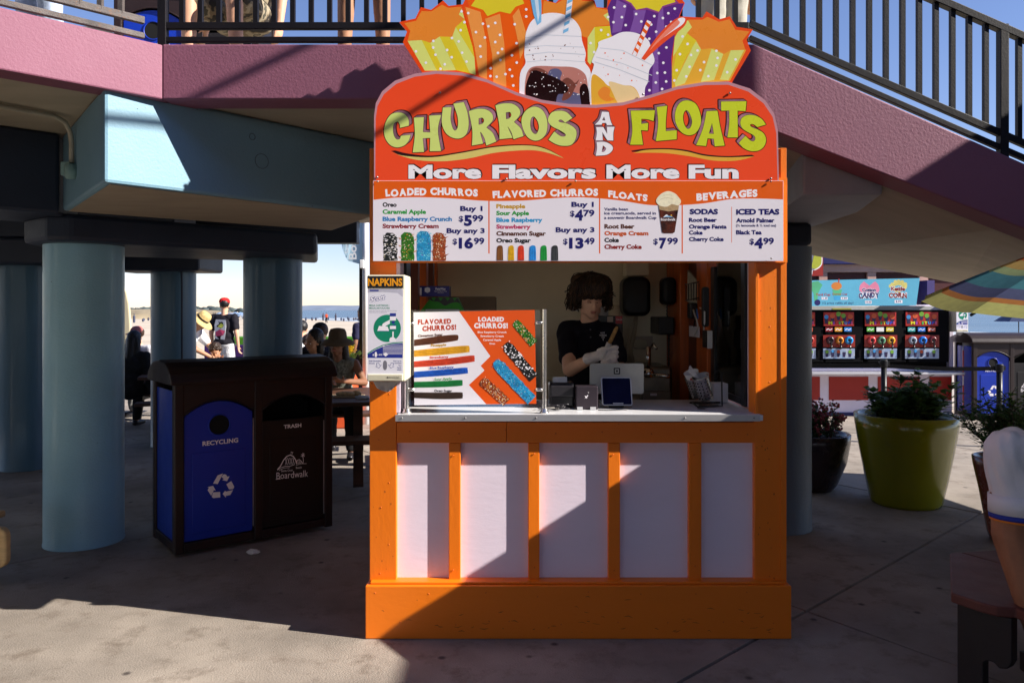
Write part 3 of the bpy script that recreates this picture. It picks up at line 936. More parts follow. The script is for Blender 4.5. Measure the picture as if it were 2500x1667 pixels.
My1 = mat("sign yellow green", rgb(216, 222, 120), 0.28, var=0.03)
My2 = mat("sign yellow", rgb(222, 202, 44), 0.28, var=0.03)
My3 = mat("sign amber", rgb(230, 172, 52), 0.28, var=0.03)
Mp1 = mat("sign purple", rgb(92, 40, 128), 0.28, var=0.03)
Mp2 = mat("sign light purple", rgb(126, 82, 162), 0.28, var=0.03)
Mp3 = mat("sign plum", rgb(140, 62, 132), 0.28, var=0.03)
# bag fields
PR.add("bag_paper", Mo3, poly([*ZA([(850, 90), (1620, 120), (1700, 0)]), *ZA([(1760, 300), (1660, 400), (1620, 700), (1560, 1180), (1040, 970)])]), poly([(1138, -6), (1200, -56), (1330, 0), (1330, 30), (1150, 30)]))
PR.add("bag_paper", Mo1, poly(ZA([(90, 300), (240, 270), (310, 145), (435, 150), (570, 65), (650, 105), (820, 90), (785, 190), (855, 250), (745, 350), (700, 475), (540, 470), (415, 550), (310, 515), (130, 520), (165, 400)])),
       poly(ZA([(1870, 10), (2030, 50), (2110, 0), (2352, -10), (2352, 400), (2200, 460), (1850, 190)])), poly(ZB([(0, 0), (330, 20), (370, 95), (550, 130), (455, 185), (555, 300), (350, 320), (265, 455), (210, 440), (0, 200)])),
       poly(ZB([(1465, 240), (1640, 240), (1700, 205), (1840, 265), (1965, 235), (2035, 360), (2205, 380), (2120, 490), (2155, 600), (1980, 605), (1900, 650), (1770, 580), (1625, 595), (1570, 490), (1455, 400), (1515, 330)])))
PR.add("bag_paper", My1, poly(ZA([(130, 525), (310, 515), (505, 905), (350, 905)])), poly(ZA([(420, 550), (540, 470), (750, 900), (590, 905)])), poly(ZA([(700, 475), (745, 350), (985, 740), (1000, 960), (930, 940)])), poly(ZA([(820, 110), (785, 190), (858, 248)])),
       poly(ZB([(545, 135), (455, 187), (548, 290)])), poly(ZB([(268, 455), (350, 325), (360, 640), (300, 780), (268, 740)])))
PR.add("bag_paper", My2, poly(ZA([(310, 515), (420, 550), (590, 905), (505, 905)])), poly(ZA([(540, 470), (700, 475), (930, 940), (750, 900)])), poly(ZA([(745, 350), (858, 248), (960, 600), (985, 740)])),
       poly(ZB([(350, 325), (556, 310), (550, 520), (440, 520), (360, 640)])),
       poly([*ZA([(1010, -20), (940, 80), (1095, 130), (1150, 210), (1305, 150), (1440, 180), (1510, 90), (1620, 50), (1590, -20)]), (1262, -42), (1200, -50), (1160, -30)]),
       poly([*ZB([(690, -10), (790, 40), (850, 120), (975, 95), (1120, 145), (1165, 75), (1320, 28), (1280, -30)]), (1600, -38), (1530, -45), (1505, -15)]))
PR.add("bag_paper", Mo2, poly(ZA([(870, 95), (1060, 155), (1140, 560), (1145, 1015), (1045, 975), (985, 600)])), poly(ZA([(1120, 245), (1310, 180), (1365, 560), (1392, 1115), (1225, 1055), (1210, 700)])), poly(ZA([(1470, 210), (1550, 110), (1650, 440), (1600, 690), (1565, 760), (1545, 560)])))
PR.add("bag_paper", Mp1, poly(ZB([(505, 100), (560, -20), (690, -10), (790, 60), (850, 140), (975, 115), (1120, 165), (1175, 95), (1350, 45), (1420, 45), (1360, 200), (1310, 420), (1270, 700), (1275, 1060), (950, 1160), (900, 700), (550, 420)])))
PR.add("bag_paper", Mp3, poly(ZB([(650, -10), (690, -10), (790, 40), (850, 120), (975, 95), (1120, 145), (1165, 75), (1320, 28), (1310, -10), (1360, 40), (1175, 95), (1120, 167), (975, 118), (850, 143), (780, 60)])))
PR.add("bag_paper", Mp2, poly(ZB([(615, 0), (740, 60), (670, 380), (560, 400), (580, 200)])), poly(ZB([(815, 130), (965, 125), (900, 400), (770, 390), (820, 220)])), poly(ZB([(1115, 165), (1170, 100), (1190, 420), (1100, 500), (1080, 430)])), poly(ZB([(1050, 640), (1110, 560), (1120, 1100), (1040, 1130)])))
PR.add("bag_paper", My3, poly(ZB([(1420, 250), (1470, 250), (1515, 330), (1455, 400), (1570, 490), (1625, 595), (1770, 580), (1900, 650), (1980, 605), (2165, 600), (1970, 970), (1600, 1000), (1275, 1060), (1275, 800), (1310, 450)])))
PR.add("bag_paper", My1, poly(ZB([(1440, 250), (1470, 250), (1515, 330), (1455, 400), (1330, 620), (1290, 680), (1310, 450)])), poly(ZB([(1560, 490), (1625, 595), (1430, 1000), (1320, 1040), (1310, 1000)])), poly(ZB([(1750, 590), (1890, 650), (1780, 960), (1620, 985)])), poly(ZB([(1980, 605), (2140, 602), (1950, 965), (1850, 955)])))
PR.add("bag_paper", My2, poly(ZB([(1455, 400), (1570, 490), (1440, 700), (1310, 1000), (1280, 900), (1330, 620)])))
dots = ZA([(820, 150), (857, 288), (905, 172), (807, 390), (697, 490), (783, 533), (460, 527), (458, 612), (238, 660), (635, 643), (487, 703), (693, 735), (827, 677), (365, 805), (605, 825), (883, 790), (552, 882), (1003, 415), (1092, 308), (1162, 340), (1250, 297), (1310, 450), (1118, 483), (1058, 595), (1250, 541), (1337, 630), (1284, 680), (1065, 727), (1315, 770), (1192, 875), (1188, 975), (1268, 983), (1380, 950), (1435, 893), (1465, 975), (1480, 1095), (1524, 803), (1463, 710), (1498, 314), (1645, 125), (1645, 215), (1522, 556)])
dots += ZB([(513, 208), (303, 520), (430, 365), (513, 420), (345, 628), (585, 95), (710, 80), (848, 172), (677, 210), (723, 305), (577, 270), (910, 262), (1065, 198), (1167, 220), (1233, 163), (1310, 108), (1268, 268), (1208, 325), (1087, 384), (1005, 468), (1028, 298), (1210, 572), (1118, 640), (1173, 755), (1100, 877), (1192, 872), (1083, 990), (1207, 978), (1158, 1068), (1007, 1083), (1403, 440), (1463, 530), (1372, 652), (1505, 662), (1582, 608), (1660, 747), (1808, 612), (1822, 697), (1808, 787), (1487, 803), (1333, 844), (1447, 918), (1615, 843), (1712, 915), (1937, 867), (2037, 715), (1305, 966)])
PR.add("dot", M_wht, *[disc(x, y, 3.5, 6) for x, y in dots])
# jars
jar1 = [(1256, 214, 1), (1266, 222, 1)]
j1 = smooth_loop([(1268, 232, 1), (1270, 180), (1283, 155), (1280, 135), (1282, 100), (1286, 75), (1300, 50), (1330, 34), (1368, 34), (1400, 48), (1417, 72), (1421, 100), (1430, 130), (1428, 152), (1440, 170), (1446, 200, 1), (1446, 250, 1), (1268, 250, 1)], 4)
PR.add("jar", M_wht, fill([j1]))
Mdk = mat("sign cola brown", rgb(30, 6, 8), 0.25, var=0.2); Mdk2 = mat("sign cocoa", rgb(120, 66, 56), 0.28, var=0.1); Mdk3 = mat("sign pink cocoa", rgb(188, 122, 112), 0.28, var=0.05); Mslate = mat("sign slate", rgb(92, 92, 128), 0.28, var=0.1)
PR.add("float", Mdk3, fill([smooth_loop([(1280, 250, 1), (1282, 200), (1290, 172), (1310, 162), (1360, 163), (1400, 165), (1425, 178), (1434, 200), (1437, 250, 1)], 4)]))
PR.add("float", Mslate, fill([smooth_loop([(1340, 175), (1360, 168), (1372, 178), (1368, 195), (1380, 215), (1400, 225), (1425, 235), (1430, 256), (1350, 256), (1335, 215)], 4)]))
PR.add("float", Mdk2, fill([smooth_loop([(1372, 200), (1384, 190), (1396, 196), (1404, 203), (1414, 195), (1404, 215), (1392, 238), (1372, 246), (1378, 220)], 4)]), fill([smooth_loop([(1292, 175), (1306, 166), (1325, 170), (1338, 180), (1325, 183), (1310, 178), (1298, 182)], 4)]))
PR.add("float", Mdk, fill([smooth_loop([(1285, 256, 1), (1283, 215), (1293, 183), (1305, 172), (1330, 180), (1360, 192), (1382, 207), (1387, 222), (1375, 230), (1362, 232), (1356, 256, 1)], 4)]), fill([smooth_loop([(1419, 256, 1), (1415, 220), (1422, 206), (1432, 208), (1438, 225), (1440, 256, 1)], 4)]))
rj = random.Random(3)
PR.add("speckle", M_wht, *[disc(rj.uniform(1290, 1430), rj.uniform(176, 232), rj.choice((0.8, 1.1, 1.6)), 7) for _ in range(46)])
PR.add("jar_line", mat("sign grey line", rgb(200, 205, 216), 0.3), strokes([(1283, 93), (1330, 86), (1420, 90)], 1.6), strokes([(1281, 117), (1330, 112), (1424, 116)], 1.6), strokes([(1284, 135), (1340, 128), (1428, 134)], 2.0), strokes([(1286, 152), (1350, 146), (1430, 152)], 1.2))
PR.add("speckle", Mdk2, *[disc(rj.uniform(1290, 1420), rj.uniform(105, 155), rj.choice((0.7, 1.0, 1.8)), 7) for _ in range(22)])
M_skyb = mat("sign sky blue", rgb(120, 182, 226), 0.28); M_lb = mat("sign pale blue", rgb(206, 224, 240), 0.28)
PR.add("spoon", M_skyb, poly(ZA([(1690, -60), (1830, -60), (1840, 60), (1838, 285), (1785, 328), (1735, 180)])))
PR.add("spoon", M_lb, poly(ZA([(1745, -40), (1795, -40), (1815, 200), (1795, 290)])))
PR.add("straw", M_wht, poly([(1387, -20), (1400, -20), (1390, 78), (1376, 78)]))
PR.add("straw", M_skyb, *[poly([(1385.5-k*2.5, 2+k*18), (1398.5-k*2.5, -4+k*18), (1397.5-k*2.5, 4+k*18), (1384.5-k*2.5, 11+k*18)]) for k in range(-1, 5)])
# second jar, leaning
j2 = smooth_loop([(1441, 235, 1), (1438, 200), (1450, 160), (1445, 150), (1460, 115), (1462, 103), (1490, 92), (1520, 79), (1555, 82), (1582, 98), (1590, 122), (1598, 150), (1585, 172), (1582, 200), (1575, 215), (1573, 240, 1), (1560, 262, 1), (1441, 262, 1)], 4)
PR.add("jar", M_wht, fill([j2]))
PR.add("float", My3, fill([smooth_loop([(1444, 260, 1), (1443, 200), (1450, 182), (1470, 195), (1490, 212), (1540, 210), (1560, 232), (1562, 260, 1)], 4)]))
PR.add("float", mat("sign cream", rgb(236, 206, 150), 0.28, var=0.05), fill([smooth_loop([(1487, 200), (1520, 208), (1545, 214), (1560, 235), (1555, 258), (1515, 258), (1495, 225)], 4)]))
PR.add("float", Mo1, fill([smooth_loop([(1460, 225), (1475, 212), (1490, 220), (1488, 235), (1500, 243), (1482, 248), (1466, 240)], 4)]))
PR.add("jar_line", mat("sign grey line", rgb(200, 205, 216), 0.3), strokes([(1465, 118), (1520, 124), (1592, 160)], 1.6), strokes([(1455, 140), (1520, 156), (1592, 185)], 1.6), strokes([(1452, 152), (1510, 170), (1585, 200)], 2.0))
PR.add("speckle", Mo3, *[disc(rj.uniform(1460, 1570), rj.uniform(130, 200), rj.choice((0.8, 1.2, 2.0)), 7) for _ in range(18)])
a1, a2 = (1585, 52), (1548, 136)
ux, uy = (a2[0]-a1[0]), (a2[1]-a1[1]); ll = math.hypot(ux, uy); ux /= ll; uy /= ll
def q2(s, w): return (a1[0]+ux*s-uy*w, a1[1]+uy*s+ux*w)
PR.add("straw", M_wht, poly([q2(0, -6), q2(0, 6), q2(ll, 5), q2(ll, -5)]))
PR.add("straw", Mo3, *[poly([q2(8+k*17, -6), q2(4+k*17, 6), q2(12+k*17, 6), q2(16+k*17, -6)]) for k in range(5)], poly([q2(0, -6.6), q2(0, -5.4), q2(ll, -4.4), q2(ll, -5.6)]), poly([q2(0, 6.6), q2(0, 5.4), q2(ll, 4.4), q2(ll, 5.6)]))
PR.add("spoon", mat("sign red orange", rgb(232, 78, 40), 0.28), fill([smooth_loop(ZB([(910, 705, 1), (1040, 520), (1150, 380), (1290, 250), (1390, 205), (1455, 230), (1430, 310), (1330, 400), (1200, 500), (1060, 620), (950, 725, 1)]), 4)]))
PR.add("spoon", mat("sign salmon", rgb(240, 134, 110), 0.28), fill([smooth_loop(ZB([(1000, 620, 1), (1100, 480), (1300, 270), (1390, 225), (1420, 250), (1380, 300), (1250, 400), (1120, 500)]), 4)]))
PR.add("spoon", M_wht, fill([smooth_loop(ZB([(1345, 235), (1400, 215), (1435, 235), (1400, 300), (1280, 380), (1180, 450), (1290, 360), (1370, 280)]), 4)]))

# red board
board = Z2([(75, 1000), (75, 640), (85, 570), (120, 505), (190, 447), (300, 408), (420, 392), (560, 402), (700, 440), (860, 510), (1000, 552), (1150, 575), (1300, 580), (1450, 566), (1600, 525), (1750, 478), (1900, 454), (2030, 452), (2150, 490), (2235, 555), (2285, 630), (2305, 720), (2310, 1000)])
sb = panel_solid("sign_board", board, ys, 0.014, M_mau, bt)
PS = Print(sb, on(ys))
inn = [(x+(0 if i not in (0,) else 0), y) for i, (x, y) in enumerate(board)]
inner = []
for i, (x, y) in enumerate(board):
    if y > 430: inner.append((x+(3 if x < 1400 else -3), y)); continue
    cx = 1405
    inner.append((x+(4 if x < 1000 else (-4 if x > 1800 else 0)), y+7.5))
PS.add("red_field", M_red, fill([inner]))
sw1 = smooth_loop(ZC([(240, 640, 1), (400, 683), (700, 698), (1000, 655), (1400, 585), (1750, 568), (1950, 605), (2160, 710, 1), (1950, 642), (1750, 620), (1400, 648), (1100, 712), (800, 743), (500, 722)]))
sw1d = smooth_loop(ZC([(248, 630, 1), (290, 622, 1), (450, 660), (700, 680), (1000, 640), (1400, 572), (1750, 558), (1950, 595), (2160, 710, 1), (1750, 590), (1400, 610), (1000, 680), (700, 700), (400, 690)]))
sw2 = smooth_loop(ZD([(655, 652, 1), (800, 618), (1050, 612), (1250, 635), (1450, 682), (1700, 699), (2000, 688, 1), (1800, 735), (1550, 735), (1300, 690), (1050, 656), (850, 648)]))
sw2d = smooth_loop(ZD([(648, 640, 1), (640, 625, 1), (800, 603), (1050, 598), (1250, 618), (1450, 665), (1700, 685), (1970, 670, 1), (2000, 688, 1), (1700, 705), (1400, 690), (1050, 630)]))
PS.add("swoosh_shade", M_bkv, fill([sw1d]), fill([sw2d]))
PS.add("swoosh", M_gold, fill([sw1])); PS.add("swoosh", M_gold2, fill([sw2]))
LET1 = [
 [[(445,350,1),(440,280),(400,225),(330,205),(250,225),(195,300),(170,400),(185,490),(235,560),(310,590),(390,570),(440,520),(465,450,1),(355,462,1),(345,495),(310,500),(280,460),(268,390),(280,330),(320,305),(345,340),(345,374,1)]],
 [[(500,262,1),(610,255,1),(600,420,1),(680,425,1),(668,240,1),(800,232,1),(765,400),(800,630,1),(675,632,1),(680,485,1),(598,490,1),(612,640,1),(487,645,1),(510,450)]],
 [[(820,150,1),(915,145,1),(905,280),(930,380),(958,402),(985,360),(982,250),(935,108,1),(1050,90,1),(1090,200),(1105,330),(1080,440),(1010,490),(920,480),(845,420),(808,310)]],
 [[(1105,190,1),(1200,165),(1290,170),(1360,215),(1370,290),(1300,370,1),(1370,430),(1410,525,1),(1300,570,1),(1275,480),(1232,420),(1265,548,1),(1140,570,1),(1145,400)],[(1215,270,1),(1255,262),(1275,290),(1260,325),(1215,340,1)]],
 [[(1400,125,1),(1490,105),(1590,110),(1660,160),(1670,230),(1605,310,1),(1680,380),(1710,465,1),(1600,500,1),(1575,420),(1535,360),(1590,485,1),(1445,500,1),(1440,330)],[(1515,205,1),(1560,200),(1575,235),(1555,268),(1518,278,1)]],
 [[(1830,140),(1920,180),(1970,290),(1965,420),(1910,495),(1830,515),(1750,470),(1700,370),(1690,270),(1740,180)],[(1825,250),(1865,300),(1880,370),(1860,430),(1830,440),(1795,400),(1785,330),(1795,270)]],
 [[(2250,265,1),(2190,205),(2120,185),(2030,200),(1985,260),(1985,310),(2030,360),(2110,400),(2170,440),(2170,465),(2120,465),(2050,415,1),(1985,505,1),(2060,550),(2140,572),(2240,560),(2290,480),(2285,390),(2200,330),(2110,310),(2100,290),(2130,285),(2170,318,1)]]]
LET2 = [
 [[(632,185,1),(900,180,1),(885,300,1),(820,280),(750,275,1),(750,330,1),(825,320,1),(820,405,1),(745,400,1),(768,560,1),(625,560,1),(650,400)]],
 [[(920,145,1),(1035,130,1),(1020,300),(1020,410,1),(1140,400,1),(1140,500,1),(910,520,1),(935,330)]],
 [[(1260,72),(1350,110),(1400,220),(1405,330),(1350,430),(1265,455),(1180,410),(1125,300),(1130,180),(1180,95)],[(1250,180),(1285,220),(1310,300),(1295,365),(1260,385),(1225,340),(1210,270),(1220,205)]],
 [[(1470,190,1),(1590,185,1),(1620,360),(1670,570,1),(1560,578,1),(1550,495,1),(1480,490,1),(1465,575,1),(1355,565,1),(1430,380)],[(1530,320,1),(1550,440,1),(1495,437,1)]],
 [[(1630,85,1),(1910,80,1),(1900,190,1),(1812,185,1),(1815,480,1),(1700,480,1),(1720,330),(1720,183,1),(1632,185,1)]],
 [[(2125,338,1),(2080,278),(2010,240),(1930,232),(1865,260),(1843,315),(1862,375),(1920,418),(1988,455),(2008,490),(1995,518),(1958,516),(1898,462,1),(1826,540,1),(1880,598),(1960,630),(2050,622),(2108,572),(2126,500),(2100,436),(2045,398),(1985,374),(1952,352),(1956,334),(1990,336),(2030,366,1)]]]
LETA = [
 [[(315,195,1),(390,200,1),(405,280),(430,345,1),(370,345,1),(360,320,1),(320,320,1),(310,340,1),(235,340,1),(290,280)],[(338,250,1),(352,292,1),(318,290,1)]],
 [[(250,365,1),(330,365,1),(372,440,1),(370,362,1),(455,362,1),(440,430),(440,515,1),(375,512,1),(318,420,1),(325,512,1),(245,512,1),(258,430)]],
 [[(255,530,1),(350,530),(425,570),(430,620),(370,670),(245,682,1),(260,600)],[(325,568,1),(360,600),(340,635),(312,640,1)]]]
def raw(name, m, pieces):
    """pieces: (2D mesh, dx, dy, lift) joined into one flat part of the sign board"""
    V, Fc = [], []
    for fm, dx, dy, h in pieces:
        n = len(V); V += [tuple(PS.place(x+dx, y+dy, h)) for x, y in fm[0]]; Fc += [tuple(j+n for j in f) for f in fm[1]]
    me = bpy.data.meshes.new(name); me.from_pydata(V, [], Fc); return link(name, me, m, sb)
M_bev = mat("sign bevel mauve", rgb(150, 104, 122), 0.3, var=0.5, vs=14)
OCT = ((1, 0), (-1, 0), (0, 1), (0, -1), (0.7, 0.7), (-0.7, -0.7), (0.7, -0.7), (-0.7, 0.7))
def letter_block(zf, data, dx, dy, m_face, dk):
    k0 = PS.k*0.00003+0.00005
    for li, gl_ in enumerate(data):
        fm = fill([smooth_loop(zf(lp), 5) for lp in gl_])
        e = li*0.0000008
        raw("letter_shade", M_bkv, [(fm, t*dx+ax*dk, t*dy+ay*dk, k0+e+(ti*8+ai)*0.000004) for ti, t in enumerate((0, 0.34, 0.67, 1.0)) for ai, (ax, ay) in enumerate(OCT)])
        raw("letter_bevel", M_bev, [(fm, t*dx, t*dy, k0+e+0.00018+ti*0.000006) for ti, t in enumerate((0.3, 0.5, 0.7, 0.88))])
        raw("letter_outline", M_bkv, [(fm, 0.9*math.cos(a), 0.9*math.sin(a), k0+e+0.00024+ti*0.000006) for ti, a in enumerate([math.pi*k/3 for k in range(6)])])
        raw("letter", m_face, [(fm, 0, 0, k0+0.00032)])
letter_block(ZC, LET1, 7.5, -5.5, M_lime, 1.8)
letter_block(ZD, LET2, -7.0, -5.0, M_lim2, 1.8)
letter_block(ZD, LETA, -4.5, -4.0, M_wht, 1.4)
# More Flavors More Fun
slog = []
for (s_, x0, x1, dxs) in (("More", 265, 668, 2.5), ("Flavors", 728, 1300, 2.5), ("More", 1358, 1762, -2.0), ("Fun", 1812, 2088, -2.5)):
    X0, X1 = 880+x0/2.2615, 880+x1/2.2615
    m_ = txt(s_, X0, X1, 911/2.2615, 988/2.2615, bold=0.045)
    slog.append((m_, dxs))
for m_, dxs in slog:
    raw("slogan_shade", M_bkv, [(m_, t*dxs*0.8+ax*0.6, -t*2.0+ay*0.6, 0.0006+(ti*6+ai)*0.000006) for ti, t in enumerate((0, 0.5, 1.0)) for ai, (ax, ay) in enumerate(OCT[:6])])
    raw("slogan_word", M_wht, [(m_, 0, 0, 0.0008)])
def screw(px, py, Y, parent, r=0.006):
    p = W(px, py, Y); mb = MB(); mb.lathe([(0, 0.006), (r*0.7, 0.005), (r, 0.0)], p, 10, rot_to((0, -1, 0))); mb.build("screw", M_bolt, parent, smooth=True)
for (px, py) in ((921, 433), (1882, 436), (1074, 227), (1782, 228), (1236, 437)):
    screw(px, py, ys-0.003, sb)
for (px, py) in ((1309, 232), (1570, 231)):
    screw(px, py, yb_-0.008, bags)

# ------------------------------------------------------------------ menu board
ym = 3.750
mp = Z2([(70, 998), (2335, 998), (2335, 1441), (70, 1441)])
mbd = panel_solid("menu_board", mp, ym, 0.012, mat("menu white", rgb(232, 226, 236), 0.3, var=0.01), bt)
PM = Print(mbd, on(ym), 0.00002)
M_mor = mat("menu orange", rgb(226, 92, 6), 0.3, var=0.03)
head = Z2([(72, 1000, 1), (2333, 1000, 1), (2333, 1102, 1), (2200, 1097), (2050, 1100), (1900, 1123), (1760, 1133), (1600, 1133), (1450, 1110), (1330, 1097), (1200, 1090), (1050, 1096), (900, 1108), (700, 1110), (500, 1096), (350, 1090), (200, 1092), (72, 1104, 1)])
PM.add("header_band", M_mor, fill([smooth_loop(head, 4)]))
def zx(x): return 880+x/2.2615
def zy(y): return y/2.2615
def zrect(x0, y0, x1, y1): return poly([(zx(x0), zy(y0)), (zx(x1), zy(y0)), (zx(x1), zy(y1)), (zx(x0), zy(y1))])
PM.add("divider", M_mor, zrect(706, 1105, 713, 1400), zrect(1317, 1095, 1324, 1400), zrect(1773, 1130, 1780, 1400), zrect(2048, 1142, 2051, 1340))
def tz(s, x0, x1, yt, yb, bold=0.042, **k): return txt(s, zx(x0), zx(x1), zy(yt), zy(yb), bold, **k)
def arc(xa, xb, lift):
    return lambda X, Y: (X, Y-lift*(1-((X-(xa+xb)/2)/((xb-xa)/2))**2))
PM.add("heading", M_wht,
       funky("LOADED CHURROS", zx(138), zx(648), zy(1047), zy(1088), 0.06, warp=arc(zx(138), zx(648), 4), rot=0.05, lift=0.04),
       funky("FLAVORED CHURROS", zx(730), zx(1312), zy(1050), zy(1090), 0.06, warp=lambda X, Y: (X, Y-(X-1203)/258*6+2), rot=0.05, lift=0.04),
       funky("FLOATS", zx(1368), zx(1585), zy(1050), zy(1088), 0.06, warp=lambda X, Y: (X, Y+(X-1485)/96*10+1), rot=0.06, lift=0.04),
       funky("BEVERAGES", zx(1855), zx(2192), zy(1058), zy(1099), 0.06, warp=lambda X, Y: (X, Y-(X-1700)/150*11+5), rot=0.06, lift=0.04))
C_ = {'k': mat("ink black", rgb(18, 14, 20), 0.4), 'g': mat("ink green", rgb(20, 148, 52), 0.4), 'b': mat("ink blue", rgb(32, 124, 188), 0.4), 'r': mat("ink maroon", rgb(134, 26, 44), 0.4), 'y': mat("ink ochre", rgb(196, 150, 32), 0.4), 'p': mat("ink rose", rgb(190, 58, 104), 0.4), 'br': mat("ink brown", rgb(86, 42, 26), 0.4), 'o': mat("ink orange", rgb(200, 84, 24), 0.4), 'dr': mat("ink dark red", rgb(140, 24, 20), 0.4), 'lb': mat("ink light blue", rgb(30, 150, 206), 0.4)}
for c, s_, x0, x1, yt, yb in [('k', "Oreo", 122, 200, 1118, 1143), ('g', "Caramel Apple", 122, 362, 1157, 1182), ('b', "Blue Raspberry Crunch", 122, 505, 1197, 1222), ('r', "Strawberry Cream", 122, 432, 1236, 1261),
    ('y', "Pineapple", 750, 910, 1127, 1151), ('g', "Sour Apple", 750, 931, 1165, 1189), ('lb', "Blue Raspberry", 750, 1005, 1202, 1227), ('p', "Strawberry", 750, 940, 1240, 1264), ('br', "Cinnamon Sugar", 750, 1024, 1277, 1302), ('k', "Oreo Sugar", 750, 941, 1315, 1340),
    ('br', "Root Beer", 1347, 1513, 1238, 1263), ('o', "Orange Cream", 1347, 1590, 1276, 1300), ('k', "Coke", 1347, 1427, 1313, 1338), ('dr', "Cherry Coke", 1347, 1553, 1350, 1375)]:
    PM.add("menu_line", C_[c], tz(s_, x0, x1, yt, yb, 0.045))
def price(x0, x1, yt, big0, big1, d, b, c, cx0):
    """$ small, big figure, raised cents"""
    return [tz("$", x0, x0+25, yt+5, yt+36, 0.02), tz(b, big0, big1, yt, yt+60, 0.05), tz(c, cx0, x1, yt, yt+36, 0.035)]
PM.add("price", M_navy,
       tz("Buy 1", 551, 674, 1138, 1166, 0.04), *price(543, 678, 1188, 572, 616, 0, "5", "99", 618), tz("Buy any 3", 476, 686, 1260, 1288, 0.04), *price(509, 684, 1313, 543, 622, 0, "16", "99", 626),
       tz("Buy 1", 1165, 1288, 1115, 1143, 0.04), *price(1157, 1292, 1159, 1184, 1229, 0, "4", "79", 1231), tz("Buy any 3", 1078, 1292, 1255, 1283, 0.04), *price(1119, 1293, 1313, 1152, 1232, 0, "13", "49", 1236),
       *price(1617, 1753, 1313, 1649, 1690, 0, "7", "99", 1694), *price(2148, 2283, 1313, 2175, 2222, 0, "4", "99", 2224),
       tz("SODAS", 1818, 1974, 1154, 1184, 0.05), tz("iCED TEAS", 2074, 2313, 1154, 1186, 0.05),
       tz("Root Beer", 1814, 1968, 1203, 1226), tz("Orange Fanta", 1814, 2022, 1240, 1263), tz("Coke", 1814, 1889, 1273, 1296), tz("Cherry Coke", 1814, 2005, 1309, 1332),
       tz("Arnold Palmer", 2074, 2286, 1205, 1229), tz("(½ lemonade & ½ iced tea)", 2074, 2295, 1238, 1252, 0.015), tz("Black Tea", 2074, 2215, 1271, 1295),
       tz("Vanilla bean", 1346, 1477, 1147, 1163, 0.02), tz("ice cream,soda, served in", 1346, 1631, 1169, 1185, 0.02), tz("a souvenir Boardwalk Cup", 1346, 1634, 1194, 1210, 0.02))
# pictured churros (printed photographs)
def lumps(cx0, cx1, y0, y1, n, r, rd): return [disc(rd.uniform(cx0, cx1), rd.uniform(y0, y1), rd.uniform(*r), 5) for _ in range(n)]
def churro_up(x0, x1, y0, y1, base, extra, rd):
    w = x1-x0
    L_ = [(x0+rd.uniform(-1.2, 1.2), y1-(y1-y0)*k/9) for k in range(9)]
    R_ = [(x1+rd.uniform(-1.2, 1.2), y0+4+(y1-y0)*k/9) for k in range(1, 9)]
    PM.add("churro_picture", base, poly([(x0, y1)]+L_[1:]+[(x0+w*0.25, y0), (x0+w*0.7, y0+1)]+R_+[(x1, y1)]))
    for c, n, r in extra:
        PM.add("churro_picture", c, *[disc(rd.uniform(x0-0.5, x1+0.5), rd.uniform(y0+3, y1-1.5), rd.uniform(*r), rd.choice((4, 5)), ry=rd.uniform(0.5, 1.6)) for _ in range(n)])
rd = random.Random(11)
Mg = mat("print green", rgb(46, 110, 24), 0.4, var=0.5, vs=60); Mbl = mat("print cyan", rgb(34, 140, 190), 0.4, var=0.4, vs=60); Mbr = mat("print rust", rgb(150, 66, 30), 0.4, var=0.4, vs=60); Mbk = mat("print black", rgb(26, 28, 28), 0.4)
Mcr = mat("print cream", rgb(236, 224, 196), 0.4); Mca = mat("print caramel", rgb(206, 140, 60), 0.4); Mlbl = mat("print pale cyan", rgb(120, 206, 226), 0.4); Mpu = mat("print violet", rgb(130, 110, 200), 0.4); Mgd = mat("print dark green", rgb(16, 52, 12), 0.4)
churro_up(936, 970, 568, 636.5, Mbk, [(M_wht, 95, (0.8, 4.0)), (Mcr, 20, (0.8, 2)), (Mbk, 40, (0.8, 3.2))], rd)
churro_up(979, 1011, 567, 636.5, Mg, [(Mgd, 40, (0.8, 1.8)), (Mcr, 26, (1.0, 1.7)), (Mca, 30, (0.8, 2.0))], rd)
churro_up(1018, 1052, 564, 636.5, Mbl, [(Mlbl, 80, (0.8, 2.6)), (Mpu, 22, (0.8, 1.4)), (C_['b'], 60, (0.8, 2.2))], rd)
churro_up(1057, 1088, 568, 636.5, Mbr, [(mat("print dark rust", rgb(90, 30, 12), 0.4), 50, (0.8, 2.4)), (Mcr, 44, (1.0, 1.6)), (Mca, 30, (0.8, 1.6))], rd)
PM.add("churro_picture", Mca, *[poly([(xx, yy), (xx+sx*7, yy-2), (xx+sx*1, yy+3)]) for xx, yy, sx in ((979, 582, -1), (979, 600, -1), (1012, 585, 1), (1012, 613, 1), (979, 628, -1))])
PM.add("churro_picture", Mbr, *[poly([(xx, yy), (xx+sx*9, yy-3), (xx+sx*1, yy+3)]) for xx, yy, sx in ((1086, 580, 1), (1086, 603, 1), (1060, 588, -1), (1060, 615, -1), (1088, 622, 1))])
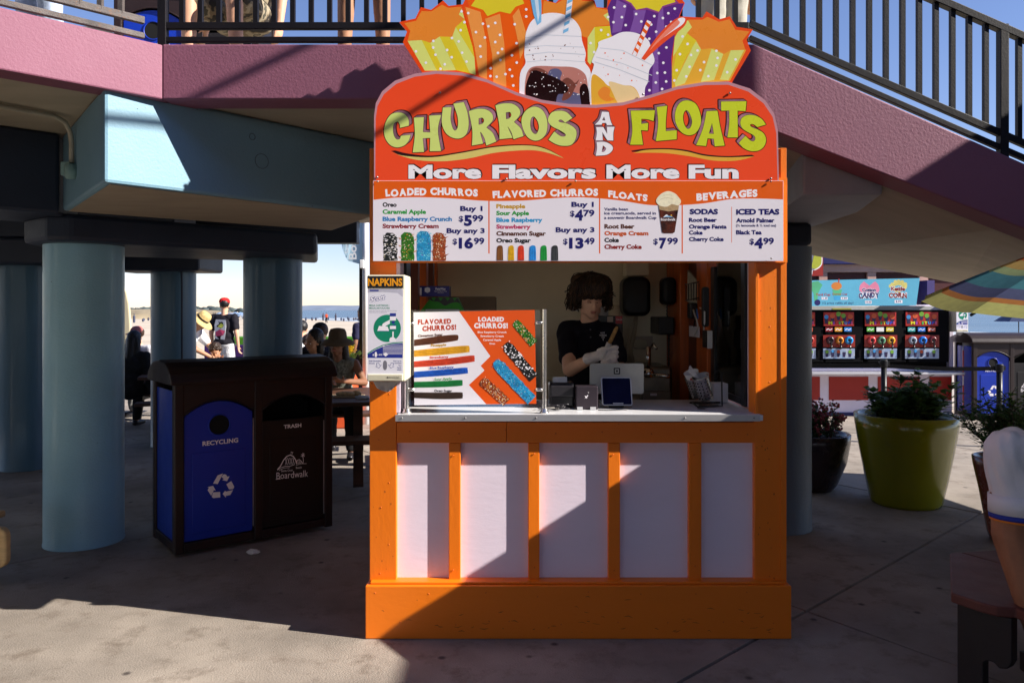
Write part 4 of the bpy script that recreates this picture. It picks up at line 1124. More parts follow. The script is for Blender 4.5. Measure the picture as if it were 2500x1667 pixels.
for i, (x0, x1, c1, c2) in enumerate(((752, 788, rgb(112, 66, 28), rgb(150, 100, 50)), (815, 849, rgb(222, 172, 20), rgb(186, 130, 10)), (868, 904, rgb(214, 60, 30), rgb(176, 40, 20)), (932, 970, rgb(36, 138, 216), rgb(24, 98, 186)), (994, 1030, rgb(24, 150, 60), rgb(14, 112, 40)), (1054, 1092, rgb(44, 46, 50), rgb(80, 82, 86)))):
    X0, X1 = zx(x0), zx(x1)
    lp_ = smooth_loop([(X0, zy(1438), 1), (X0+0.5, zy(1385)), (X0+2, zy(1362)), ((X0+X1)/2, zy(1355)), (X1-2, zy(1360)), (X1-0.5, zy(1385)), (X1, zy(1438), 1)], 4)
    PM.add("churro_picture", mat("print stick %d" % i, c1, 0.4, var=0.25, vs=70), fill([lp_]))
    PM.add("churro_picture", mat("print ridge %d" % i, c2, 0.4), *[strokes([(X0+(X1-X0)*t, zy(1370)), (X0+(X1-X0)*t, zy(1436))], 1.1) for t in (0.25, 0.5, 0.75)])
# float cup picture
cup = [(zx(1644), zy(1125)), (zx(1760), zy(1125)), (zx(1735), zy(1282)), (zx(1725), zy(1288)), (zx(1675), zy(1288)), (zx(1665), zy(1282))]
PM.add("cup_picture", mat("print cola", rgb(46, 14, 8), 0.25, var=0.6, vs=30, col2=rgb(96, 38, 18)), poly(cup))
PM.add("cup_picture", mat("print froth", rgb(178, 150, 112), 0.3, var=0.2, vs=60), poly([(zx(1644), zy(1125)), (zx(1760), zy(1125)), (zx(1755), zy(1160)), (zx(1700), zy(1168)), (zx(1650), zy(1158))]))
PM.add("cup_picture", mat("print ice cream", rgb(238, 230, 200), 0.35, var=0.1, vs=60), fill([smooth_loop([(zx(1632), zy(1110)), (zx(1645), zy(1085)), (zx(1668), zy(1066)), (zx(1700), zy(1056)), (zx(1735), zy(1068)), (zx(1755), zy(1088)), (zx(1770), zy(1112)), (zx(1755), zy(1135)), (zx(1720), zy(1128)), (zx(1690), zy(1142)), (zx(1650), zy(1135))], 4)]))
PM.add("cup_picture", mat("print ice shade", rgb(206, 192, 156), 0.35), strokes(smooth_loop([(zx(1655), zy(1105)), (zx(1690), zy(1092)), (zx(1730), zy(1105))], 4)[:8], 1.0), strokes([(zx(1670), zy(1080)), (zx(1700), zy(1075)), (zx(1722), zy(1082))], 0.8))
PM.add("cup_logo", M_wht, tz("Boardwalk", 1658, 1740, 1205, 1219, 0.02), fill([smooth_loop([(zx(1672), zy(1200), 1), (zx(1690), zy(1185)), (zx(1708), zy(1200), 1)], 4)]))
PM.add("cup_logo", M_skyb, fill([smooth_loop([(zx(1668), zy(1202), 1), (zx(1700), zy(1192)), (zx(1730), zy(1202), 1), (zx(1700), zy(1199))], 4)]))
PM.add("cup_logo", M_gold2, disc(zx(1716), zy(1190), 2.0, 8))
for (px, py) in ((922, 443), (1405, 442), (1882, 443), (1883, 631)):
    screw(px, py, ym-0.006, mbd, 0.005)
# ================================================================== THINGS ON AND IN THE BOOTH
CZ = ct_z
def zn(x, y): return (880+x/3.646, 620+y/3.646)       # napkin / poster close-up coordinates
def zrt(x0, y0, x1, y1):
    a, b = zn(x0, y0), zn(x1, y1); return poly([a, (b[0], a[1]), b, (a[0], b[1])])
def zt(s, x0, x1, yt, yb, bold=0.02, **k): return txt(s, zn(x0, 0)[0], zn(x1, 0)[0], zn(0, yt)[1], zn(0, yb)[1], bold, **k)
def zl(pts): return [zn(p[0], p[1])+tuple(p[2:]) for p in pts]
# napkin dispenser on the left post
yn = 3.60
nd = thing("napkin_dispenser", "tall beige napkin dispenser hung on the booth's left post", "napkin dispenser", (-0.62, 3.7, 1.3))
M_bei = mat("beige plastic", rgb(206, 200, 176), 0.45, var=0.04, bump=0.05)
a, b = W(896.5, 931, yn), W(985, 671, yn)
MB().box((a.x, yn, a.z), (b.x+0.008, 3.798, b.z)).build("housing", M_bei, nd, bevel=0.006)
a, b = W(897.5, 930, yn), W(984, 913, yn)
MB().box((a.x, yn-0.012, a.z), (b.x, yn+0.01, b.z)).build("lower_lip", M_bei, nd, bevel=0.004)
fp = thing_panel = None
pf = on(yn-0.002)
def flat_panel(name, x0, y0, x1, y1, Y, th, m, parent):
    a, b = W(x0, y1, Y), W(x1, y0, Y)
    return MB().box((a.x, Y, a.z), (b.x, Y+th, b.z)).build(name, m, parent)
np1 = flat_panel("name_plate", *zn(60, 197), *zn(378, 302), yn-0.003, 0.004, M_bkv if False else mat("plate black", (0.01, 0.01, 0.012), 0.35), nd)
Print(np1, on(yn-0.003)).add("lettering", mat("plate amber", rgb(236, 156, 20), 0.35), zt("NAPKINS", 66, 372, 217, 285, 0.035))
np2 = flat_panel("label_panel", *zn(62, 312), *zn(380, 1072), yn-0.003, 0.004, mat("label white", rgb(226, 224, 236), 0.3, var=0.01), nd)
PN = Print(np2, on(yn-0.003), 0.00003)
M_tg = mat("label teal", rgb(10, 132, 100), 0.35); M_li = mat("label indigo", rgb(34, 48, 140), 0.35); M_gr = mat("label grey", rgb(150, 150, 166), 0.35)
PN.add("print", mat("label band", rgb(186, 184, 200), 0.35), zrt(64, 314, 378, 333), poly(zl([(64, 333), (378, 333), (378, 385), (330, 348), (200, 338), (64, 345)])))
PN.add("print", M_li, zrt(82, 318, 162, 332), fill([smooth_loop(zl([(62, 895, 1), (150, 845), (260, 805), (378, 795, 1), (376, 925, 1), (62, 925, 1)]), 4)]))
PN.add("print", M_tg, disc(*zn(238, 662), 33.5, 36), strokes(zl([(62, 890), (120, 850), (200, 812), (290, 792), (378, 786)]), 2.6), zt("MEGA CARTRIDGE /", 78, 257, 450, 466, 0.02), zt("MEGACARTOUCHES", 78, 260, 474, 490, 0.02))
PN.add("print", M_gr, zt("SERVIETTES ET MEGACARTOUCHE", 78, 322, 503, 511, 0.0), zt("MEGACARTUCHO DE SERVILLETAS", 78, 236, 516, 524, 0.0))
PN.add("print", M_wht, *[zrt(200, 812+k*11, 372, 815+k*11) for k in range(8)], zrt(262, 640, 316, 668), poly(zl([(165, 640), (242, 645), (255, 685), (150, 685)])), fill([smooth_loop(zl([(195, 645, 1), (200, 620), (262, 585, 1), (262, 620, 1), (225, 640), (205, 652)]), 4)]), fill([smooth_loop(zl([(258, 780, 1), (262, 750), (290, 738), (312, 755), (318, 778, 1)]), 4)]), zrt(284, 690, 296, 742))
PN.add("print", M_li, zrt(262, 527, 316, 555), disc(*zn(292, 608), 4, 12), poly(zl([(270, 640), (312, 625), (312, 640)])), strokes(zl([(152, 686), (256, 686)]), 1.2), zrt(268, 668, 311, 673))
PN.add("print", M_wht, zrt(262, 556, 316, 592), zt("1", 110, 118, 890, 906, 0.02), zt("= 875", 150, 194, 890, 904, 0.02), poly(zl([(200, 893), (224, 876), (248, 893), (224, 912)])), fill([smooth_loop(zl([(128, 880), (138, 870), (146, 880), (146, 910), (137, 918), (128, 910)]), 3)]))
PN.add("print", M_li, zt("Pull Straight", 77, 182, 946, 958, 0.02), zt("Down", 77, 126, 966, 978, 0.02), zt("Tirer sur la", 290, 365, 947, 958, 0.01), zt("serviette", 304, 365, 965, 976, 0.01), zt("Tire", 338, 365, 987, 998, 0.01), zt("hacia", 328, 365, 1005, 1016, 0.01), zt("abajo", 326, 366, 1023, 1034, 0.01),
       *[strokes(zl(p+[p[0]]), 1.0) for p in ([(142, 972), (165, 970), (168, 990), (186, 985), (165, 1015), (135, 1000), (148, 995)], [(298, 972), (272, 970), (270, 990), (248, 985), (270, 1015), (300, 1000), (288, 995)])])
PN.add("print", mat("label pill", rgb(120, 118, 130), 0.35), fill([smooth_loop(zl([(203, 965), (218, 947), (235, 965), (235, 1015), (218, 1033), (203, 1015)]), 4)]))
for dx_, dy_, m_ in ((0.8, 0.6, M_li), (-0.5, -0.4, M_li), (0.1, 0, M_wht)):
    PN.add("brand_script", m_, shift(txt("Scott", *[zn(v, 0)[0] for v in (84, 214)], zn(0, 376)[1], zn(0, 424)[1], 0.03 if m_ is M_wht else 0.055, slant=0.25, warp=lambda X, Y: (X, Y-(X-903)*0.16+1)), dx_, dy_))
Print(nd, on(yn-0.013)).add("maker_lettering", mat("plate black", (0.01, 0.01, 0.012)), zt("Kimberly-Clark", 256, 348, 1092, 1103, 0.02), zt("Professional", 310, 368, 1106, 1111, 0.0), disc(*zn(243, 1098), 2, 8))
# hanging napkin
nk = MB(); vs = []; fs = []
for i in range(9):
    for j in range(7):
        u, v = i/8, j/6
        x = 911+(975-911)*u+v*(8 if u < 0.5 else -16)*(abs(u-0.5)*2)
        y = 931+26*v*(1-abs(u-0.55)**1.5)
        p = W(x, y, yn+0.05); p.y += 0.008*math.sin(u*14+v*2)*v
        vs.append(p)
for i in range(8):
    for j in range(6):
        a_ = i*7+j; fs.append((a_, a_+7, a_+8, a_+1))
nk.add(vs, fs)
o = nk.build("napkin", mat("paper napkin", (0.75, 0.73, 0.72), 0.9, transl=0.3), nd, smooth=True); o.modifiers.new("s", 'SOLIDIFY').thickness = 0.001

# sneeze guard with the churro poster
yg = 3.815
sg = thing("sneeze_guard", "glass sneeze guard carrying a white and orange churro poster, left end of the counter", "sneeze guard", (-0.2, yg, CZ))
def vpost(px, ytop, Y, r=0.011):
    x = (px-CX)*Y/F; zt_ = EYE-(ytop-HY)*Y/F
    mb = MB(); mb.tube([(x, Y, CZ+0.0), (x, Y, zt_)], r, 14); mb.build("post", M_steel, sg, smooth=False)
    mb = MB(); mb.lathe([(0, 0.0), (0.024, 0.0), (0.024, 0.006), (0.018, 0.008), (0.018, 0.022), (0.012, 0.024)], (x, Y, CZ), 18); mb.build("post_foot", M_steel, sg, smooth=True)
vpost(1329, 755, yg); vpost(993, 767, yg)
for px0, px1, py in ((1308, 1327, 788), (1308, 1327, 951), (995, 1012, 790), (995, 1012, 951)):
    a, b = W(px0, py, yg), W(px1, py, yg); mb = MB(); mb.tube([a, b], 0.009, 12); mb.build("glass_clamp", M_steel, sg, smooth=True)
a, b = W(1003, 992, yg), W(1319, 757, yg)
MB().box((a.x, yg-0.003, a.z), (b.x, yg+0.003, b.z)).build("pane", glass("guard glass"), sg, bevel=0.0)
yp = yg-0.006
pp = zl([(472, 519), (1552, 498), (1566, 1332), (480, 1345)])
n = 4; pl = on(yp)
mb = MB(); mb.add([pl(x, y, 0) for x, y in pp]+[pl(x, y, -0.0025) for x, y in pp], [(0, 1, 2, 3), (7, 6, 5, 4), (0, 1, 5, 4), (1, 2, 6, 5), (2, 3, 7, 6), (3, 0, 4, 7)])
po = mb.build("poster", mat("poster white", rgb(232, 228, 238), 0.3, var=0.01), sg)
PP = Print(po, on(yp), 0.00003)
PP.add("orange_field", mat("poster orange", rgb(226, 84, 18), 0.3, var=0.03), poly(zl([(878, 511), (1552, 498), (1566, 1332), (1120, 1336), (965, 1165), (1104, 1035), (1070, 995), (1156, 910)])))
PP.add("heading", mat("poster rust", rgb(176, 56, 24), 0.35), funky("FLAVORED", *[zn(v, 0)[0] for v in (510, 808)], zn(0, 580)[1], zn(0, 625)[1], 0.06, rot=0.05, lift=0.03, warp=lambda X, Y: (X, Y-(X-1060)*0.03)), funky("CHURROS!", *[zn(v, 0)[0] for v in (550, 852)], zn(0, 635)[1], zn(0, 682)[1], 0.06, rot=0.05, lift=0.03, warp=lambda X, Y: (X, Y-(X-1070)*0.05)))
PP.add("heading", M_wht, funky("LOADED", *[zn(v, 0)[0] for v in (1048, 1278)], zn(0, 560)[1], zn(0, 602)[1], 0.06, rot=0.05, lift=0.03), funky("CHURROS!", *[zn(v, 0)[0] for v in (1012, 1312)], zn(0, 614)[1], zn(0, 662)[1], 0.06, rot=0.05, lift=0.03),
       zt("Blue Raspberry Crunch", 1044, 1300, 687, 704, 0.025), zt("Strawberry Cream", 1068, 1276, 722, 739, 0.025), zt("Caramel Apple", 1092, 1252, 756, 773, 0.025), zt("Oreo", 1147, 1199, 789, 805, 0.025))
def stick(pts_top, pts_bot, c, ridge, idx):
    lp_ = smooth_loop(zl([(*pts_top[0], 1)]+[tuple(p) for p in pts_top[1:]]+[tuple(p) for p in pts_bot[::-1][:-1]]+[(*pts_bot[0], 1)]), 4)
    PP.add("churro_picture", mat("poster stick %d" % idx, c, 0.4, var=0.22, vs=50), fill([lp_]))
    for t in (0.3, 0.55, 0.78):
        pth = [zn(a_[0]*(1-t)+b_[0]*t, a_[1]*(1-t)+b_[1]*t) for a_, b_ in zip(pts_top[:-1], pts_bot[:-1])]
        PP.add("churro_picture", ridge, strokes(pth, 1.1))
stick([(477, 763), (700, 730), (850, 718), (872, 735)], [(477, 820), (700, 795), (850, 772), (868, 760)], rgb(86, 44, 24), mat("ridge a", rgb(46, 20, 10), 0.4), 1)
stick([(477, 858), (700, 835), (940, 815), (970, 832)], [(477, 915), (700, 900), (950, 876), (970, 860)], rgb(214, 156, 34), mat("ridge b", rgb(168, 110, 16), 0.4), 2)
stick([(477, 955), (750, 930), (990, 902), (1015, 918)], [(477, 1008), (750, 990), (995, 960), (1015, 945)], rgb(200, 62, 36), mat("ridge c", rgb(142, 34, 18), 0.4), 3)
stick([(477, 1047), (700, 1030), (930, 1010), (953, 1024)], [(477, 1100), (700, 1085), (935, 1064), (955, 1050)], rgb(22, 84, 190), mat("ridge d", rgb(10, 44, 120), 0.4), 4)
stick([(477, 1137), (700, 1130), (890, 1120), (908, 1134)], [(477, 1188), (700, 1184), (890, 1172), (908, 1158)], rgb(20, 118, 58), mat("ridge e", rgb(8, 74, 30), 0.4), 5)
stick([(477, 1230), (700, 1232), (890, 1230), (910, 1245)], [(477, 1280), (700, 1290), (890, 1286), (910, 1272)], rgb(58, 42, 34), mat("ridge f", rgb(28, 18, 14), 0.4), 6)
sl = lambda x0, k: (lambda X, Y: (X, Y-(X-x0)*k))
PP.add("flavour_name", C_['br'], zt("Cinnamon Sugar", 512, 733, 726, 748, 0.03, warp=sl(985, 0.06)))
PP.add("flavour_name", C_['y'], zt("Pineapple", 628, 763, 812, 834, 0.03, warp=sl(1010, 0.06)))
PP.add("flavour_name", mat("ink scarlet", rgb(214, 50, 40), 0.4), zt("Strawberry", 616, 784, 918, 938, 0.03, warp=sl(1010, 0.05)))
PP.add("flavour_name", M_wht, zt("Blue Raspberry", 612, 836, 1008, 1034, 0.06, warp=sl(1015, 0.05)))
PP.add("flavour_name", mat("ink royal", rgb(20, 70, 180), 0.4), zt("Blue Raspberry", 616, 832, 1010, 1032, 0.03, warp=sl(1015, 0.05)))
PP.add("flavour_name", M_wht, zt("Sour Apple", 655, 818, 1110, 1136, 0.06, warp=sl(1015, 0.05)))
PP.add("flavour_name", C_['g'], zt("Sour Apple", 659, 814, 1112, 1133, 0.03, warp=sl(1015, 0.05)))
PP.add("flavour_name", C_['k'], zt("Oreo Sugar", 657, 817, 1206, 1226, 0.03))
def loaded(p, q, w, base, layers, seed):
    rd = random.Random(seed)
    p, q = zn(*p), zn(*q); w /= 3.646
    d = (q[0]-p[0], q[1]-p[1]); L_ = math.hypot(*d); d = (d[0]/L_, d[1]/L_); nn = (-d[1], d[0])
    pts = [(p[0]+d[0]*t*L_+nn[0]*(w/2*(1-(1-min(1, t*5+0.25))**2)+rd.uniform(-1.5, 1.5)), p[1]+d[1]*t*L_+nn[1]*(w/2*(1-(1-min(1, t*5+0.25))**2)+rd.uniform(-1.5, 1.5))) for t in [k/24 for k in range(25)]]
    pts2 = [(p[0]+d[0]*t*L_-nn[0]*(w/2*(1-(1-min(1, t*5+0.25))**2)+rd.uniform(-1.5, 1.5)), p[1]+d[1]*t*L_-nn[1]*(w/2*(1-(1-min(1, t*5+0.25))**2)+rd.uniform(-1.5, 1.5))) for t in [k/24 for k in range(25)]]
    PP.add("churro_picture", base, poly(pts+pts2[::-1]))
    for m_, n_, r_ in layers:
        out = []
        for _ in range(n_):
            s_, t_ = rd.uniform(0.01, 0.99)*L_, rd.uniform(-0.5, 0.5)*w
            out.append(disc(p[0]+d[0]*s_+nn[0]*t_, p[1]+d[1]*s_+nn[1]*t_, rd.uniform(*r_), rd.choice((4, 5, 6)), ry=rd.uniform(*r_)))
        PP.add("churro_picture", m_, *out)
loaded((1372, 600), (1545, 800), 76, Mg, [(Mgd, 40, (0.8, 2.2)), (Mcr, 55, (0.8, 1.4)), (Mca, 22, (0.8, 2.2))], 1)
loaded((1290, 800), (1545, 1105), 92, Mbk, [(M_wht, 60, (0.6, 3.2)), (Mbk, 45, (0.6, 2.4)), (M_wht, 30, (0.4, 1.4))], 2)
loaded((1195, 955), (1525, 1300), 100, Mbl, [(C_['b'], 90, (0.8, 2.6)), (Mlbl, 110, (0.6, 1.8)), (mat("print navy", rgb(14, 40, 80), 0.4), 50, (0.6, 1.6)), (mat("print pinkish", rgb(200, 150, 200), 0.4), 24, (0.5, 1.0))], 3)
loaded((1080, 1120), (1300, 1318), 84, Mbr, [(mat("print dark rust", rgb(90, 30, 12), 0.4), 50, (0.8, 2.2)), (Mca, 40, (0.8, 2.0)), (Mcr, 70, (0.7, 1.3))], 4)

# small devices on the counter
def zk(x, y): return (1320+x/4.055, 880+y/4.055)
def dev(name, label, cat, x0, y0, x1, y1, Y, depth, m, part, bev=0.006, lean=0.0):
    a, b = W(*zk(x0, y1), Y), W(*zk(x1, y0), Y)
    t = thing(name, label, cat, ((a.x+b.x)/2, Y, CZ))
    z0 = CZ
    mb = MB(); mb.box((a.x, Y, z0), (b.x, Y+depth, b.z))
    if lean: mb.v = [(v[0], v[1]+(v[2]-z0)*lean, v[2]) for v in mb.v]
    o = mb.build(part, m, t, bevel=bev)
    return t, a, b
M_dkp = mat("dark plastic", (0.02, 0.018, 0.022), 0.3, var=0.2, bump=0.05)
M_dkp2 = mat("matte plum black plastic", (0.022, 0.014, 0.022), 0.5, var=0.2, speck=0.4, speck_scale=60, speck_col=(0.12, 0.1, 0.12))
t, a, b = dev("receipt_printer", "black receipt printer with a white slip standing beside the guard post", "printer", 85, 222, 335, 430, 4.02, 0.13, M_dkp, "body", 0.012)
MB().box((a.x+0.002, 4.0, CZ+0.055), (b.x-0.002, 4.02, b.z-0.012)).build("cover", M_dkp, t, bevel=0.009, seg=3)
p, q = W(*zk(117, 220), 4.07), W(*zk(260, 172), 4.07)
mb = MB(); mb.add([(p.x, 4.06, b.z-0.001), (q.x, 4.06, b.z-0.001), (q.x, 4.07, b.z+0.028), (p.x+0.002, 4.068, b.z+0.027)], [(0, 1, 2, 3)]); o = mb.build("paper_slip", mat("paper white", (0.8, 0.8, 0.8), 0.8, transl=0.3), t); o.modifiers.new("s", 'SOLIDIFY').thickness = 0.0006
t, a, b = dev("terminal_box", "small plum black box with a white crossed sticker beside the printer", "terminal", 350, 255, 568, 470, 3.945, 0.10, M_dkp2, "body", 0.005)
mb = MB(); 
for x0, x1 in ((362, 416), (492, 548)):
    p, q = W(*zk(x0, 475), 3.938), W(*zk(x1, 455), 3.938); mb.box((p.x, 3.938, CZ+0.001), (q.x, 3.946, CZ+0.014))
mb.build("rubber_foot", mat("pale foot", (0.5, 0.5, 0.52), 0.5), t)
PX = Print(t, on(3.9445)); PX.add("sticker", M_wht, *[poly([zk(x0, y0), zk(x1, y1), zk(x2, y2)]) for x0, y0, x1, y1, x2, y2 in ((468, 338, 470, 350, 435, 378), (432, 350, 447, 350, 468, 372), (440, 362, 452, 352, 455, 378), (466, 310, 480, 318, 474, 322))])
# register display seen from the back
yt_ = 4.16
a, b = W(*zk(488, 330), yt_), W(*zk(1022, 28), yt_)
t = thing("register_display", "pale grey register tablet seen from behind with square emblem", "tablet", ((a.x+b.x)/2, yt_, CZ))
def rrect(x0, y0, x1, y1, r, n=5):
    pts = []
    for cx, cy, a0 in ((x1-r, y1-r, 0), (x0+r, y1-r, 90), (x0+r, y0+r, 180), (x1-r, y0+r, 270)):
        for k in range(n+1):
            an = math.radians(a0+90*k/n); pts.append((cx+r*math.cos(an), cy+r*math.sin(an)))
    return pts
M_tab = mat("pale scuffed plastic", rgb(196, 196, 188), 0.4, var=0.06, vs=5, speck=0.5, speck_scale=55, speck_col=(0.05, 0.05, 0.05))
rr_ = [(x, z) for x, z in rrect(a.x, a.z, b.x, b.z, 0.012)]
MB().slab_xz(rr_, yt_, yt_+0.018).build("back_shell", M_tab, t, bevel=0.003)
mb = MB(); mb.box(((a.x+b.x)/2-0.03, yt_+0.02, CZ), ((a.x+b.x)/2+0.03, yt_+0.09, a.z+0.05)); mb.box(((a.x+b.x)/2-0.08, yt_+0.01, CZ), ((a.x+b.x)/2+0.08, yt_+0.14, CZ+0.012)); mb.build("stand", M_dkp, t, bevel=0.004)
c = zk(755, 104)
def sq(h, r=2.0): return rrect(c[0]-h, c[1]-h, c[0]+h, c[1]+h, r)
PX = Print(t, on(yt_-0.0006)); PX.add("emblem", mat("plate black", (0.01, 0.01, 0.012)), fill([sq(7.9, 2), sq(5.2, 1.2)[::-1]]), fill([sq(2.4, 0.5)]))
# customer screen leaning on it
yc = 3.985
t = thing("customer_screen", "small dark tablet screen with pale rim leaning in front of the register", "tablet", (W(1508, 0, yc).x, yc, CZ))
def leanp(x, y, h):
    q = on(yc)(x, y, 0); dz = q.z-CZ; return Vector((q.x, yc+dz*0.45-h, CZ+dz*0.99))
rim = rrect(*zk(612, 175), *zk(914, 445), 4.5)
V = [leanp(x, y, 0) for x, y in rim]+[leanp(x, y, -0.012) for x, y in rim]; n = len(rim)
mb = MB(); mb.add(V, [tuple(range(n)), tuple(range(n, 2*n))]+[(i, (i+1) % n, n+(i+1) % n, n+i) for i in range(n)]); mb.build("rim", mat("silver rim", (0.6, 0.6, 0.62), 0.3, metal=0.5), t)
PX = Print(t, leanp); 
PX.add("screen", mat("dark screen", (0.004, 0.005, 0.028), 0.15, spec=0.25, var=0.3, vs=9), poly(rrect(*zk(622, 183), *zk(904, 437), 3)))
PX.add("speaker_bar", mat("silver rim", (0.6, 0.6, 0.62)), poly(rrect(*zk(718, 421), *zk(822, 431), 1)))
mb = MB(); x0 = W(1508, 0, yc).x; mb.box((x0-0.04, yc+0.05, CZ), (x0+0.04, yc+0.11, CZ+0.05)); mb.build("stand", M_dkp, t, bevel=0.004)
# cables
t = thing("cable_bundle", "tangle of thin black and grey cables on the counter beside the guard post", "cables", (0.16, 3.9, CZ))
rd = random.Random(5)
mb = MB()
for k in range(9):
    cx, cy = W(1352+rd.uniform(-10, 25), 0, 3.9).x, 3.92+rd.uniform(-0.02, 0.03)
    r = rd.uniform(0.02, 0.06)
    mb.tube([(cx+r*math.cos(a_)*1.1, cy+r*0.35*math.sin(a_), CZ+0.004+0.022*abs(math.sin(a_*0.5+k))) for a_ in [k+j*0.4 for j in range(10)]], 0.0024, 6)
mb.tube([W(1460, 1000, 3.93)+Vector((0, 0, 0.0)), Vector((W(1480, 0, 3.92).x, 3.90, CZ+0.003)), Vector((W(1530, 0, 3.92).x, 3.93, CZ+0.003)), Vector((W(1545, 0, 3.95).x, 3.98, CZ+0.01))], 0.0022, 6)
mb.build("cable", M_dkp, t, smooth=True)["kind"] = "stuff"
mb = MB()
for k in range(3):
    mb.tube([(W(1338+k*7, 0, 3.9).x+0.03*math.sin(j*0.9+k), 3.9+0.02*math.cos(j), CZ+0.006+0.012*math.sin(j*0.5)) for j in range(8)], 0.002, 6)
mb.build("cable", mat("grey cable", (0.35, 0.33, 0.3), 0.5), t, smooth=True)["kind"] = "stuff"

# perforated cup caddy at the right end of the counter
t = thing("cutlery_caddy", "two tilted perforated steel canisters in a black wire stand on the counter", "caddy", (0.98, 4.1, CZ))
M_hole = mat("plate black", (0.01, 0.01, 0.012))
def canister(px, py, Y, lean_x, r, h):
    c = W(px, py, Y)
    ax = Vector((lean_x, -0.25, 1)).normalized(); Mr = ax.to_track_quat('Z', 'Y').to_matrix()
    mb = MB(); mb.lathe([(0, 0), (r*0.86, 0), (r*0.9, 0.004), (r, h), (r*1.05, h+0.003), (r*0.96, h+0.003), (r*0.86, 0.008), (0, 0.008)], c, 28, Mr)
    o = mb.build("canister", M_steel, t, smooth=True); 
    mb = MB()
    for k in range(14):
        for j in range(6):
            th = 2*math.pi*k/14; zz = h*(0.12+0.145*j); rr = r*(0.9+0.1*zz/h)+0.0006
            pos = c+Mr@Vector((rr*math.cos(th), rr*math.sin(th), zz)); nrm = Mr@Vector((math.cos(th), math.sin(th), 0))
            mb.lathe([(0, 0.0004), (0.0034, 0.0004), (0.0036, -0.001)], pos, 8, nrm.to_track_quat('Z', 'Y').to_matrix())
    mb.build("perforation", M_hole, o)
    return c, Mr, o
c1_, Mr1, k1 = canister(1724, 972, 4.12, -0.33, 0.044, 0.125)
c2_, Mr2, k2 = canister(1706, 966, 4.24, -0.38, 0.044, 0.115)
def cup(c, Mr, r, h, m, lift):
    mb = MB(); mb.lathe([(r*0.7, 0), (r, h), (r*1.04, h+0.002), (r*0.97, h), (r*0.66, 0.002)], c+Mr@Vector((0, 0, lift)), 24, Mr)
    return mb.build("cup", m, t, smooth=True)
M_cup = mat("white paper cup", (0.78, 0.76, 0.76), 0.5)
cup(c2_, Mr2, 0.040, 0.09, M_cup, 0.055)
cup(c1_+Vector((0.01, 0, 0)), Mr1, 0.038, 0.05, mat("frosted plastic", (0.6, 0.6, 0.62), 0.2, transl=0.4), 0.085)
mb = MB(); q = c2_+Mr2@Vector((0.022, -0.034, 0.115)); mb.box((-0.009, -0.0005, -0.011), (0.009, 0.0005, 0.011), Matrix.Translation(q)@Mr2.to_4x4()); mb.build("red_mark", mat("cup red", rgb(180, 30, 26), 0.5), t)
mb = MB()
for k in range(5):
    p0 = c1_+Mr1@Vector((-0.01+0.004*k, 0.0, 0.08)); d = Vector((-0.72+0.05*k, 0.05*k, 0.8)).normalized()
    mb.bar(p0, p0+d*(0.10+0.006*k), 0.007, 0.004)
mb.build("wrapped_straw", mat("paper white", (0.8, 0.8, 0.8)), t)
mb = MB(); mb.tube([W(1738, 912, 4.15), W(1757, 904, 4.1), W(1762, 911, 4.06), Vector((W(1763, 0, 4.06).x, 4.06, CZ+0.004)), Vector((W(1700, 0, 4.06).x, 4.02, CZ+0.004)), Vector((W(1690, 0, 4.2).x, 4.2, CZ+0.004)), Vector((W(1760, 0, 4.2).x, 4.22, CZ+0.004))], 0.0045, 8); mb.build("wire_stand", M_blk, t, smooth=True)
mb = MB(); mb.lathe([(0, 0.006), (0.05, 0.006), (0.055, 0.0)], (W(1728, 0, 4.12).x, 4.1, CZ), 24); mb.lathe([(0, 0.006), (0.04, 0.006), (0.045, 0.0)], (W(1705, 0, 4.2).x, 4.22, CZ), 24); mb.build("base_plate", M_blk, t, smooth=False)
mb = MB(); mb.box((1.11, 4.24, CZ), (1.19, 4.34, CZ+0.105)); o = mb.build("cup_box", mat("white carton", (0.7, 0.68, 0.72), 0.6), None, bevel=0.003); tag(o, "small white carton standing behind the steel canisters", "box")
mb = MB(); mb.lathe([(0, 0.002), (0.02, 0.002), (0.022, 0)], (W(1712, 0, 3.98).x, 3.98, CZ), 20); o = mb.build("jar_lid", M_blk, None); tag(o, "flat black round lid lying on the counter", "lid")

# ------------------------------------------------------------ inside the booth
def zi(x, y): return (1350+x/6.032, 640+y/6.032)
def zw(x, y): return (1580+x/4.126, 640+y/4.126)
def zq(x, y): return (1300+x/3.618, 620+y/3.618)
YI = 5.79
t = thing("towel_dispenser", "large black paper towel dispenser on the back wall with a towel hanging out", "towel dispenser", (1.0, 5.7, 1.7))
a, b = W(*zi(1025, 795), 5.6), W(*zi(1440, 215), 5.6)
mb = MB(); mb.slab_xz(rrect(a.x, a.z, b.x, b.z, 0.06), 5.58, 5.79); mb.build("housing", mat("glossy black plastic", (0.008, 0.007, 0.009), 0.32, spec=0.25, var=0.2), t, bevel=0.03, seg=4)
a, b = W(*zi(1068, 205), 5.65), W(*zi(1408, -10), 5.65)
MB().box((a.x, 5.62, a.z), (b.x, 5.79, b.z+0.1)).build("mount_box", M_inw, t, bevel=0.006)
mb = MB(); vs = []
path = [zi(1225, 800), zi(1200, 900), zi(1170, 1050), zi(1130, 1200), zi(1105, 1330), zi(1130, 1470)]
wd = [4, 7, 9, 10, 11, 12]
for (x, y), w in zip(path, wd):
    for k in range(7):
        u = k/6*2-1; p = W(x+w*u, y, 5.6); p.y += 0.02*math.sin(u*7); vs.append(p)
mb.add(vs, [(i*7+k, i*7+k+1, (i+1)*7+k+1, (i+1)*7+k) for i in range(5) for k in range(6)])
